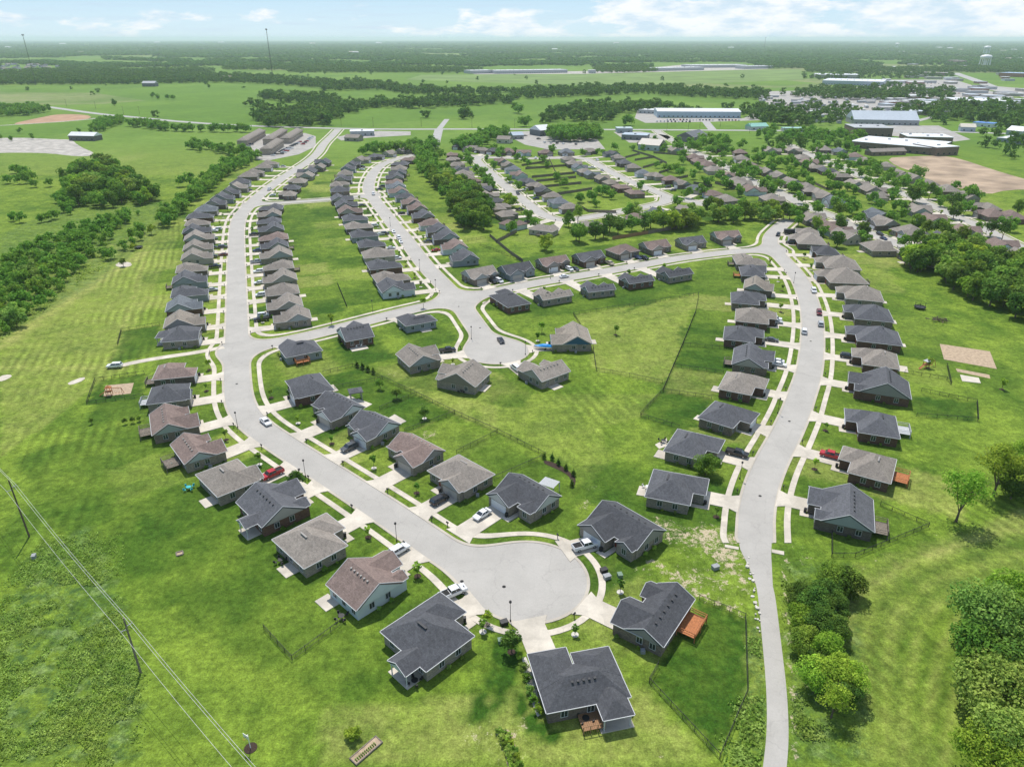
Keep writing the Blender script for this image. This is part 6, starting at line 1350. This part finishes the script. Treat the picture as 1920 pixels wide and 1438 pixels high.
a, d_ = MB(), MB(); a.box(-3,3,-1.2,1.2,.6,2.9); ws = [MB() for _ in range(4)]; lathe_x(ws[0],-.5,-1.3,-1.15,.4,.38); lathe_x(ws[1],.5,-1.3,-1.15,.4,.38); lathe_x(ws[2],-.5,1.15,1.3,.4,.38); lathe_x(ws[3],.5,1.15,1.3,.4,.38); d_.bar((3,0,.6),(4.2,0,.5),.12); thing('cargo_trailer', 1480, 440, 'black enclosed cargo trailer at the top of the curved street', 'trailer', [('box', a, 'darkmetal'), ('drawbar', d_, 'darkmetal')]+[('wheel', q, 'rubber') for q in ws], 3.1, .1)
# playsets
def playset(x, y, rz, lab, woodm, canopy):
    f, c, s = MB(), MB(), MB()
    for a_ in (-.7,.7):
        for b_ in (-.7,.7): f.bar((a_,b_,0),(a_,b_,2.7),.14)
    f.box(-.8,.8,-.8,.8,1.3,1.42); f.bar((.7,0,2.3),(3.6,0,2.3),.14); f.bar((3.6,0,2.3),(3.9,.9,0),.12); f.bar((3.6,0,2.3),(3.9,-.9,0),.12)
    for q in (1.6,2.5): f.bar((q,.0,2.3),(q,0,.6),.03); f.bar((q+.45,0,2.3),(q+.45,0,.6),.03); f.box(q,q+.45,-.12,.12,.55,.6)
    c.poly([(-.9,-.9,2.6),(.9,-.9,2.6),(0,0,3.4)]); c.poly([(.9,-.9,2.6),(.9,.9,2.6),(0,0,3.4)]); c.poly([(.9,.9,2.6),(-.9,.9,2.6),(0,0,3.4)]); c.poly([(-.9,.9,2.6),(-.9,-.9,2.6),(0,0,3.4)])
    s.poly([(-.8,-.3,1.4),(-.8,.3,1.4),(-2.9,.3,.15),(-2.9,-.3,.15)]); s.bar((-.8,-.3,1.5),(-2.9,-.3,.25),.08); s.bar((-.8,.3,1.5),(-2.9,.3,.25),.08)
    thing('playset', x, y, lab, 'playset', [('frame', f, woodm), ('canopy', c, canopy), ('slide', s, 'orangewood')], rz)
playset(1735, 690, .4, 'wooden playset with pale canopy in the fenced east yard', 'orangewood', 'trim'); playset(206, 741, .2, 'orange wooden playset beside the sand pitch', 'orangewood', 'orangewood')
sheet('sand_pitch', [(198,723),(251,718),(245,738),(194,744)], .05, 'soil'); sheet('tilled_plot', [(1762,645),(1856,659),(1869,692),(1770,674)], .05, 'soil'); sheet('tilled_plot', [(1792,691),(1855,703),(1857,710),(1795,697)], .05, 'soil'); sheet('concrete_slab', [(1800,703),(1835,709),(1839,719),(1804,715)], .12, 'drive')
sheet('gravel_circle', [(215,497),(225,491),(245,492),(248,498),(238,501),(222,501)], .05, 'walk', smooth=1); sheet('drain_pad', [(0,705),(18,702),(24,706),(5,715),(-5,715)], .06, 'walk', smooth=1); sheet('drain_pad', [(125,718),(158,706),(160,712),(132,723)], .06, 'walk', smooth=1)
# pile of cut branches
mb = MB()
for i in range(60): p = Vector((random.gauss(0,1.6), random.gauss(0,1.2), random.uniform(.1,1.3))); mb.bar(p, p+Vector((random.uniform(-1.5,1.5), random.uniform(-1.5,1.5), random.uniform(-.3,.5))), random.uniform(.08,.25))
thing('brush_pile', 1760, 602, 'dark pile of cut branches on the lawn slope', 'brush pile', [('branches', mb, 'bark')])
# roadside boulders along the lane
for i in range(26):
    t = i/25; x = 1405+t*22+random.uniform(-7,2); y = 1040+(t**.8)*140+random.uniform(-9,9)
    g = G(x, y); mb = MB(); n = 7; r_ = random.uniform(.15,.42); mb.prism(ccw([(r_*random.uniform(.7,1.2)*math.cos(6.283*j/n), r_*random.uniform(.7,1.2)*math.sin(6.283*j/n)) for j in range(n)]), 0, random.uniform(.15,.35))
    tag(mb.build('boulder', 'stone', loc=(g[0], g[1], 0)), 'pale rough boulder in the line beside the lane', 'rock', 'boulders beside the lane')
# pavilion, pergola
def pavilion(x, y, rz, lab, roofm, w=3.6, d=3.2, h=2.7, flat=False):
    ps = []
    for a_ in (-1, 1):
        for b_ in (-1, 1): f = MB(); ps.append(('post', f, 'trim' if flat else 'greymetal')); f.bar((a_*(w/2-.2), b_*(d/2-.2), 0), (a_*(w/2-.2), b_*(d/2-.2), h), .18)
    R_, T_ = MB(), MB()
    if flat:
        for i in range(int(w/.34)): R_.box(-w/2+i*.34, -w/2+i*.34+.26, -d/2, d/2, h, h+.1)
    else: roof_block(R_, T_, None, -w/2, w/2, -d/2, d/2, h+.2, 'x', 'h', 'h', ov=.3, pitch=.4)
    r = thing('pergola' if flat else 'pavilion', x, y, lab, 'pergola' if flat else 'pavilion', ps, rz)
    ob('roof', R_.mesh('roof', roofm), r, ROOF['K'])
pavilion(668, 748, .35, 'grey roofed open pavilion on the patio behind a charcoal house', 'shingle'); pavilion(1030, 922, -.55, 'white slatted pergola behind the charcoal house at the curve', 'trim', 4.2, 3.4, 2.6, True)
sheet('patio_slab', [(655,760),(672,748),(698,758),(680,768)], .1, 'drive'); sheet('patio_slab', [(722,788),(740,777),(762,790),(745,798)], .1, 'drive'); sheet('patio_slab', [(1228,834),(1250,822),(1252,836),(1236,842)], .1, 'drive')
# patio furniture and bins
def chair_set(x, y, lab, mat='darkmetal'):
    t = MB(); t.disc(0,0,.6,.68,.73,16); t.bar((0,0,0),(0,0,.7),.1); c_ = MB(); parts = [('table_top', t, mat)]
    for i in range(4):
        a_ = i*math.pi/2+.4; c_ = MB(); cx, cy = 1.1*math.cos(a_), 1.1*math.sin(a_); c_.box(cx-.25,cx+.25,cy-.25,cy+.25,.4,.46); ox, oy = cx+.24*math.cos(a_), cy+.24*math.sin(a_); c_.box(ox-.22,ox+.22,oy-.06,oy+.06,.46,.95)
        for s in (-.2,.2):
            for s2 in (-.2,.2): c_.bar((cx+s,cy+s2,0),(cx+s,cy+s2,.4),.04)
        parts.append(('seat', c_, mat))
    thing('patio_set', x, y, lab, 'patio furniture', parts, random.uniform(0,1), .15)
chair_set(1214,917,'white patio furniture behind the nearest curved street house','white_plastic'); chair_set(641,1160,'dark patio furniture behind the pale sided house'); chair_set(778,1281,'dark patio chairs behind the white pickup house'); chair_set(866,736,'patio chairs behind the house below the middle circle')
chair_set(1243,830,'patio seats on the pale slab, second curved street house'); chair_set(527,1055,'patio chairs behind the house with the long garage wing'); chair_set(355,918,'patio seats with teal cushions behind the grey-tan house','teal'); chair_set(318,872,'blue cushioned seats on the dark deck','teal')
chair_set(672,650,'white parasol table on the fenced patio','white_plastic'); chair_set(1098,1352,'dark seats beside the deck of the U-shaped house')

# ------------------------------------------------------------ far buildings
def bld(qx, qy, rx, ry, depth, h, kind, rc, wc, name, lab, cat='building', grp=None, wmat='brick', doors=0, bands=False):
    Q, R = Vector((*G(qx, qy), 0)), Vector((*G(rx, ry), 0)); u = (R-Q); L = u.length; u.normalize(); r = empty(name, Q, math.atan2(u.y, u.x)); tag(r, lab, cat, grp)
    mb = MB(); mb.box(0, L, 0, depth, -.3, h); ob('wall', mb.mesh('wall', wmat), r, wc)
    R_, T_ = MB(), MB()
    if kind == 'flat':
        R_.box(-.3, L+.3, -.3, depth+.3, h, h+.35)
        ob('roof', R_.mesh('roof', 'metalroof'), r, rc)
        for i in range(int(L/14)): mb = MB(); x = (i+.5)*L/max(1, int(L/14)); y = depth*random.uniform(.3,.7); mb.box(x-1.2,x+1.2,y-.9,y+.9,h+.3,h+1.3); ob('roof_unit', mb.mesh('roof_unit', 'greymetal'), r)
    else:
        roof_block(R_, T_, None, 0, L, 0, depth, h+.2, 'x' if kind[1] == 'x' else 'y', kind[0], kind[0], ov=.4, pitch=.12 if name == 'warehouse' else .45, trim=False)
        ob('roof', R_.mesh('roof', 'metalroof' if wmat != 'brick' or 'barn' in name else 'shingle'), r, rc)
    n = max(2, int(L/6)); w = MB()
    for i in range(n): x = (i+.5)*L/n; w = MB(); w.box(x-1.0, x+1.0, -.06, .05, 1.0, 2.4); ob('window', w.mesh('window', 'glass'), r)
    return r
WH = (.72,.73,.74); BR = (.20,.15,.12); GY = (.33,.33,.33)
bld(1232,221,1388,222,42,8,'gx',WH,(.42,.52,.60),'warehouse','long white roofed warehouse with pale blue wall beyond the highway','warehouse',wmat='siding')
bld(1197,213,1228,214,22,5,'flat',WH,(.5,.5,.5),'warehouse','small white roofed shed left of the long warehouse','warehouse',wmat='siding')
bld(1593,277,1660,283,55,6,'flat',WH,BR,'school','white flat roofed school wing with taupe walls, left end','school'); bld(1661,284,1752,292,60,6.4,'flat',WH,BR,'school','long white flat roofed school wing with taupe brick walls','school')
bld(1753,293,1795,291,30,7.5,'flat',WH,BR,'school','tall square end block of the flat roofed school','school'); bld(1600,256,1672,257,38,9,'flat',(.4,.4,.4),BR,'school','grey roofed gymnasium behind the school','school'); bld(1700,268,1785,270,30,6,'flat',WH,BR,'school','rear white roofed school wing','school')
bld(1633,293,1698,291,10,3.4,'gx',ROOF['G'],BR,'school_annexe','low grey gabled annexe in front of the school','school'); bld(1600,234,1722,236,40,6,'gx',(.45,.5,.55),(.35,.35,.36),'store','wide pale metal roofed store behind the school','store',wmat='siding')
bld(1541,159,1655,162,110,9,'flat',WH,(.45,.5,.55),'store','vast white roofed store in the distance at the right','store',wmat='siding'); bld(1531,147,1612,148,80,9,'flat',WH,(.4,.38,.35),'store','white roofed store behind the vast store','store',wmat='siding')
bld(1793,199,1903,201,70,8,'flat',WH,(.42,.38,.34),'store','long white roofed strip store at the right edge','store'); bld(1872,144,1930,146,60,10,'flat',(.35,.45,.6),(.35,.16,.11),'store','blue roofed red brick store by the big highway','store'); bld(1730,142,1775,143,40,8,'flat',(.4,.35,.32),(.3,.22,.18),'store','brown flat roofed store beyond the lots','store')
bld(1775,121,1793,122,40,16,'flat',(.5,.42,.38),(.42,.3,.24),'apartment_block','tan apartment block on the far right skyline','building'); bld(1800,247,1828,248,14,5,'gx',(.6,.55,.45),(.4,.45,.5),'shop','small cream roofed shop by the road at the right','shop',wmat='siding'); bld(1822,237,1860,240,16,4.5,'flat',(.1,.25,.6),WH,'shop','shop with bright blue canopy at the right','shop',wmat='siding')
bld(1867,266,1925,272,30,4,'flat',WH,(.3,.33,.36),'storage_building','long white roofed storage building at the right edge','building',wmat='siding'); bld(1885,253,1915,256,18,5,'gx',WH,(.4,.42,.42),'shop','white roofed shop beside the storage building','shop',wmat='siding')
bld(1157,250,1186,250,16,5,'flat',(.42,.5,.52),(.32,.36,.38),'shop','green-grey flat roofed shop at the highway','shop',wmat='siding'); bld(1165,262,1212,264,20,5,'flat',(.4,.46,.52),(.2,.2,.22),'shop','blue-grey roofed shop just below the highway','shop',wmat='siding'); bld(1196,281,1235,284,20,5,'gx',ROOF['G'],(.5,.52,.54),'church_hall','grey gabled pale hall above the older subdivision','building',wmat='siding')
bld(1300,268,1325,262,20,5,'gx',(.13,.13,.13),(.2,.2,.2),'shop','dark roofed building at the edge of the wooded dell','building',wmat='siding'); bld(1013,256,1035,254,20,6,'gx',WH,(.16,.17,.18),'workshop','white roofed dark workshop in the trailer yard','workshop',wmat='siding'); bld(962,262,982,261,12,4,'gx',(.35,.42,.5),(.3,.3,.3),'workshop','small blue-grey shed in the trailer yard','workshop',wmat='siding')
bld(657,256,702,255,16,5,'flat',WH,(.4,.42,.44),'shop','white flat roofed fuel station shop at the highway junction','shop',wmat='siding'); bld(646,265,672,266,12,3.5,'gx',ROOF['G'],(.3,.28,.25),'shop','low grey gabled building beside the fuel station','building')
bld(931,269,955,270,12,4,'gx',ROOF['G'],(.5,.48,.42),'cottage','grey roofed cottage in the trees below the highway','house'); bld(1408,245,1440,244,14,4,'gx',(.25,.5,.42),(.45,.5,.48),'shop','green metal roofed building near the right highway','shop',wmat='siding'); bld(1470,248,1508,248,12,4,'flat',(.3,.5,.45),(.5,.5,.48),'shop','green canopied building near the right highway','shop',wmat='siding')
bld(130,264,178,265,13,5,'gx',WH,(.12,.12,.12),'barn','white metal roofed barn on the gravel yard','barn',wmat='siding'); bld(267,163,291,163,18,7,'gx',(.35,.36,.38),(.14,.14,.15),'barn','grey barn at the far edge of the big pasture','barn',wmat='siding'); bld(415,152,440,152,18,7,'gx',(.25,.18,.14),(.1,.08,.07),'barn','brown roofed dark barn in the far pasture','barn',wmat='siding')
for i, (x0, y0, x1, y1, d_, l) in enumerate(((882,139,926,138,50,'left grey shed'),(928,139,1000,138,60,'long pale shed'),(1000,138,1064,137,60,'long white shed'),(1104,138,1117,138,30,'small white square block'),(1225,134,1320,132,60,'pale low sheds'),(1295,128,1400,127,80,'long white hall'),(1395,130,1450,129,50,'white hall at the right end'))):
    bld(x0, y0, x1, y1, d_, 9, 'flat', (.6,.6,.6), (.45,.45,.46), 'factory', l+' of the distant factories beyond the hay field', 'factory', wmat='siding')
for i, (x0, y0, x1, y1, L) in enumerate(((450,273,432,266,60),(0,0,0,0,0))): pass
def townhouse(p0, p1, w, lab):
    A0, B0 = Vector((*G(*p0), 0)), Vector((*G(*p1), 0)); u = B0-A0; L = u.length; u.normalize(); r = empty('townhouse_row', A0, math.atan2(u.y, u.x)); tag(r, lab, 'townhouses', 'townhouse rows near the highway')
    mb = MB(); mb.box(0, L, -w/2, w/2, -.2, 5.1); ob('wall', mb.mesh('wall', 'brick'), r, (.36,.31,.26))
    R_, T_, Gb = MB(), MB(), []; roof_block(R_, T_, Gb, 0, L, -w/2, w/2, 5.6, 'x', 'h', 'h', trim=False); n = int(L/7)
    for i in range(n): x = (i+.5)*L/n; roof_block(R_, T_, Gb, x-2.0, x+2.0, -w/2-1.2, 0, 5.5+.01*(i % 3)+.002*i, 'y', 'g', 'g', trim=False, ov=.2)
    ob('roof', R_.mesh('roof', 'shingle'), r, ROOF['G']); [ob('gable', g_.mesh('gable', 'siding'), r, (.42,.36,.30)) for g_ in Gb]
    for i in range(n*2): x = (i+.5)*L/n/2; mb = MB(); mb.box(x-.6,x+.6,-w/2-.07,-w/2+.04,3.2,4.6); mb.box(x-.6,x+.6,-w/2-.07,-w/2+.04,.8,2.2); ob('window', mb.mesh('window', 'glass'), r)
townhouse((455,275),(490,255),10,'leftmost townhouse row beside the trees'); townhouse((503,272),(531,254),10,'grey roofed middle townhouse row'); townhouse((535,270),(560,254),10,'rightmost townhouse row beside the car park'); townhouse((499,291),(523,274),10,'nearest of the four townhouse rows')
# trailer homes
k = 0
for i in range(600):
    u, v = random.uniform(1425, 1705), random.uniform(172, 232)
    if v > 172+ (u-1400)*.25+45 or v < 168+(u-1500)*.12 or (1530 < u < 1665 and v < 172): continue
    k += 1
    if k > 120: break
    c = G(u, v); r = empty('mobile_home', (c[0], c[1], 0), random.choice([.1, 1.3, .2])); mb = MB(); mb.box(-8,8,-2.2,2.2,.3,3.2); ob('wall', mb.mesh('wall', 'siding'), r, random.choice([(.5,.5,.48),(.4,.42,.42),(.45,.4,.33)]))
    R_, T_ = MB(), MB(); roof_block(R_, T_, None, -8, 8, -2.2, 2.2, 3.3, 'x', 'g', 'g', ov=.2, pitch=.2, trim=False); ob('roof', R_.mesh('roof', 'metalroof'), r, random.choice([(.6,.6,.6),(.45,.42,.4),(.3,.28,.27)]))
    tag(r, 'small pale mobile home among the trees of the distant trailer park', 'mobile home', 'mobile homes of the distant trailer park')
# distant white farm and town buildings
for i, (u, v) in enumerate(((16,91),(10,79),(118,85),(152,101),(295,82),(415,82),(586,84),(660,100),(667,100),(710,83),(1040,95),(1155,83),(1370,92),(1620,82),(1690,100),(1760,92),(1780,93),(1800,96),(1705,113),(1715,116),(1880,98),(1900,96),(1910,112),(1890,112),(1740,110),(1650,112),(1590,108),(1575,107),(1660,128),(1675,128),(1600,130),(1625,129),(1830,122),(1860,118))):
    c = G(u, v); d = c[1]; s = d*.0035; r = empty('distant_building', (c[0], c[1], 0), random.uniform(-.3,.3)); tag(r, 'pale distant building, %s counted from the left near the skyline' % ORD[i], 'building', 'pale buildings near the skyline')
    mb = MB(); mb.box(-s,s,-s*.5,s*.5,0,s*.42); ob('wall', mb.mesh('wall', 'siding'), r, (.55,.53,.5)); R_, T_ = MB(), MB(); roof_block(R_, T_, None, -s, s, -s*.5, s*.5, s*.44, 'x', 'g', 'g', ov=.5, pitch=.3, trim=False); ob('roof', R_.mesh('roof', 'metalroof'), r, random.choice([(.7,.7,.7),(.5,.4,.35),(.7,.7,.7)]))
for i in range(110):
    u, v = random.uniform(1660, 1925), random.uniform(120, 215)
    if (1780 < u and 132 < v < 190) and abs(v-(135+(u-1790)*.35)) < 9: v += 14
    c = G(u, v); r = empty('shop', (c[0], c[1], 0), random.uniform(-.4,.4)); tag(r, 'small flat roofed shop in the commercial strip at the right', 'shop', 'small shops in the commercial strip'); w, d = random.uniform(8,20), random.uniform(7,14); mb = MB(); mb.box(-w,w,-d,d,0,4.5); ob('wall', mb.mesh('wall', 'siding'), r, random.choice([(.45,.4,.35),(.5,.5,.5),(.35,.2,.15)])); mb = MB(); mb.box(-w-.3,w+.3,-d-.3,d+.3,4.5,5); ob('roof', mb.mesh('roof', 'metalroof'), r, random.choice([(.65,.65,.65),(.4,.38,.36),(.25,.25,.26),(.55,.6,.65)]))
def subdivision(x0, y0, x1, y1, n):
    for i in range(n):
        u, v = random.uniform(x0, x1), random.uniform(y0, y1); c = G(u, v); r = empty('distant_house', (c[0], c[1], 0), random.uniform(0,3)); tag(r, 'tiny pale house in the far subdivision left of the radio mast', 'house', 'tiny houses of the far subdivision')
        mb = MB(); mb.box(-7,7,-6,6,0,3.4); ob('wall', mb.mesh('wall', 'siding'), r, (.5,.5,.5)); R_, T_ = MB(), MB(); roof_block(R_, T_, None, -7, 7, -6, 6, 3.6, 'x', 'g', 'g', trim=False); ob('roof', R_.mesh('roof', 'shingle'), r, random.choice([ROOF['G'], ROOF['L'], ROOF['K']]))
subdivision(0, 122, 112, 134, 34); subdivision(230, 122, 300, 127, 10); subdivision(560, 121, 630, 125, 10)
def tower(x, yb, yt, wpx, lab):
    c = G(x, yb); f = c[1]*math.cos(PITCH)+CAMH*math.sin(PITCH); H_ = (yb-yt)*f/F; Rr = wpx/2*f/F; r = empty('water_tower', (c[0], c[1], 0)); tag(r, lab, 'water tower'); H_ = H_*1.0
    t = MB(); n = 20; prof = [(0,.62),(.55,.64),(.9,.72),(1,.80),(.94,.88),(.75,.94),(.4,.985),(0,1)]
    for (r0, z0), (r1, z1) in zip(prof[:-1], prof[1:]):
        for i in range(n):
            a0, a1 = 2*math.pi*i/n, 2*math.pi*(i+1)/n; t.poly([(r0*Rr*math.cos(a0),r0*Rr*math.sin(a0),z0*H_),(r0*Rr*math.cos(a1),r0*Rr*math.sin(a1),z0*H_),(r1*Rr*math.cos(a1),r1*Rr*math.sin(a1),z1*H_),(r1*Rr*math.cos(a0),r1*Rr*math.sin(a0),z1*H_)])
    ob('tank', t.mesh('tank', 'white_plastic'), r)
    for i in range(8): a = 2*math.pi*i/8; mb = MB(); mb.tube([(Rr*.95*math.cos(a),Rr*.95*math.sin(a),0),(Rr*.88*math.cos(a),Rr*.88*math.sin(a),H_*.74)],[Rr*.06]*2,6); ob('leg', mb.mesh('leg', 'white_plastic'), r)
    mb = MB(); mb.tube([(0,0,0),(0,0,H_*.63)],[Rr*.14]*2,8); ob('riser', mb.mesh('riser', 'white_plastic'), r)
tower(1844,128,105,20,'larger white water tower on eight legs, nearest of three'); tower(1848,104,88,12,'white water tower just above the larger one'); tower(1681,92,82,8,'smallest white water tower near the skyline')
def mast(x, yb, xt, yt, lab, guy=False):
    c = G(x, yb); f = c[1]*math.cos(PITCH)+CAMH*math.sin(PITCH); H_ = (yb-yt)*f/F*.95; r = empty('radio_mast', (c[0], c[1], 0)); tag(r, lab, 'radio mast'); mb = MB(); w = 1.1
    H_ = min(H_, 128)
    for s in ((-1,-.6),(1,-.6),(0,1)): mb.bar((s[0]*w*1.2,s[1]*w*1.2,0),(s[0]*w*.4,s[1]*w*.4,H_),.3)
    for i in range(int(H_/5)): z = i*5; k_ = 1.2-.8*z/H_; mb.bar((-w*k_,-.6*w*k_,z),(w*k_,-.6*w*k_,z+5),.25); mb.bar((w*k_,-.6*w*k_,z),(0,w*k_,z+5),.25)
    ob('lattice', mb.mesh('lattice', 'darkmetal'), r); mb = MB()
    for i in range(6): a = i*1.047; mb.box(2*math.cos(a)-.4,2*math.cos(a)+.4,2*math.sin(a)-.4,2*math.sin(a)+.4,H_-3,H_)
    mb.disc(0,0,2,H_-1.7,H_-1.3,10); ob('antennas', mb.mesh('antennas', 'darkmetal'), r)
mast(68,160,45,70,'lattice radio mast at the left above the big pasture'); mast(512,150,505,60,'tall thin radio mast left of centre on the skyline'); mast(1432,98,1432,72,'small distant mast on the right skyline')
# roadside utility poles along the highway
for i, (x, y) in enumerate(((125,200),(180,205),(232,215),(262,215),(640,236),(700,238),(790,238),(885,240),(965,241),(1110,238),(1250,246),(1290,246),(1312,240),(1350,240),(1405,250),(1470,248))):
    c = G(x, y); r = empty('utility_pole', (c[0], c[1], 0)); tag(r, 'thin roadside utility pole, %s along the highway from the left' % ORD[i], 'utility pole', 'roadside utility poles'); mb = MB(); mb.tube([(0,0,0),(0,0,11)],[.18,.12],6); ob('pole', mb.mesh('pole', 'bark'), r); mb = MB(); mb.bar((-1.2,0,10.2),(1.2,0,10.2),.14); ob('crossarm', mb.mesh('crossarm', 'bark'), r)

# ------------------------------------------------------------ sky, sun, haze, camera
SUN_EL, SUN_AZ = math.radians(63), math.radians(-13)   # azimuth from +Y towards +X
w = bpy.data.worlds.new('World'); S.world = w; w.use_nodes = True; nt = w.node_tree; bg = nt.nodes['Background']
sky = nt.nodes.new('ShaderNodeTexSky'); sky.sky_type = 'NISHITA'; sky.sun_disc = False; sky.sun_elevation = SUN_EL; sky.sun_rotation = SUN_AZ; sky.air_density = 1.0; sky.dust_density = 0.6; sky.ozone_density = 1.5
STREN = 0.14
tc = nt.nodes.new('ShaderNodeTexCoord'); sp = nt.nodes.new('ShaderNodeSeparateXYZ'); nt.links.new(tc.outputs['Generated'], sp.inputs[0])
mp = nt.nodes.new('ShaderNodeMapping'); mp.inputs['Scale'].default_value = (6, 6, 20); nt.links.new(tc.outputs['Generated'], mp.inputs[0])
n1 = noise(nt, mp.outputs[0], 1.6, 8, 0.58)
z = sp.outputs[2]; x = sp.outputs[0]
# cumulus to the right, thin veils to the left
cover = ramp(nt, x, -0.10, 0.22, 0.10, 0.62); top = ramp(nt, z, 0.03, 0.06, 0.0, 0.16)
cum = ramp(nt, mth(nt, 'SUBTRACT', mth(nt, 'ADD', n1, mth(nt, 'MULTIPLY', cover, 0.42)), top), 0.60, 0.665)
mp2 = nt.nodes.new('ShaderNodeMapping'); mp2.inputs['Scale'].default_value = (4, 4, 60); nt.links.new(tc.outputs['Generated'], mp2.inputs[0])
veil = ramp(nt, noise(nt, mp2.outputs[0], 2.0, 6, 0.6), 0.5, 0.75, 0.0, 0.6)
shade = noise(nt, mp.outputs[0], 3.5, 5, 0.6)
low = mix(nt, ramp(nt, z, 0.0, 0.07), (5.1, 6.5, 7.3), (3.2, 5.1, 6.9))
tint = mix(nt, ramp(nt, z, 0.06, 0.5, 0.9, 0.0), sky.outputs[0], low)
c1 = mix(nt, veil, tint, (4.4, 5.4, 6.5))
ccol = mix(nt, ramp(nt, shade, 0.36, 0.58), (4.9, 6.0, 6.9), (7.4, 7.5, 7.6))
c2 = mix(nt, mth(nt, 'MULTIPLY', cum, 0.9), c1, ccol)
nt.links.new(c2, bg.inputs['Color']); bg.inputs['Strength'].default_value = STREN
L = bpy.data.lights.new('sun', 'SUN'); L.energy = 4.4; L.angle = math.radians(0.55); L.color = (1.0, 0.955, 0.88)
lo = bpy.data.objects.new('sun', L); COL.objects.link(lo)
sd_ = Vector((math.sin(SUN_AZ)*math.cos(SUN_EL), math.cos(SUN_AZ)*math.cos(SUN_EL), math.sin(SUN_EL))); lo.rotation_euler = sd_.to_track_quat('Z', 'Y').to_euler()
HAZE = 6.0e-5
m = bpy.data.materials.new('haze'); m.use_nodes = True; nt = m.node_tree; nt.nodes.clear(); out = nt.nodes.new('ShaderNodeOutputMaterial'); v = nt.nodes.new('ShaderNodeVolumePrincipled')
v.inputs['Color'].default_value = (0.82, 0.94, 1.0, 1); v.inputs['Density'].default_value = HAZE; v.inputs['Anisotropy'].default_value = 0.25; nt.links.new(v.outputs[0], out.inputs['Volume']); M['haze'] = m
mb = MB(); mb.box(-99000, 99000, -12000, 99000, -1.5, 132); tag(mb.build('haze', 'haze'), kind='stuff')
cd = bpy.data.cameras.new('camera'); cam = bpy.data.objects.new('camera', cd); COL.objects.link(cam); cam.location = (0, 0, CAMH); cam.rotation_euler = (math.pi/2-PITCH, 0, 0)
cd.sensor_fit = 'HORIZONTAL'; cd.sensor_width = 36; cd.lens = F/1920*36; cd.clip_start = 1; cd.clip_end = 250000; S.camera = cam
S.view_settings.view_transform = 'Standard'; S.view_settings.look = 'None'; S.view_settings.exposure = 0.0; S.view_settings.gamma = 1.0
S.cycles.max_bounces = 6; S.cycles.volume_bounces = 2; S.cycles.transparent_max_bounces = 8; S.cycles.diffuse_bounces = 3; S.cycles.glossy_bounces = 2
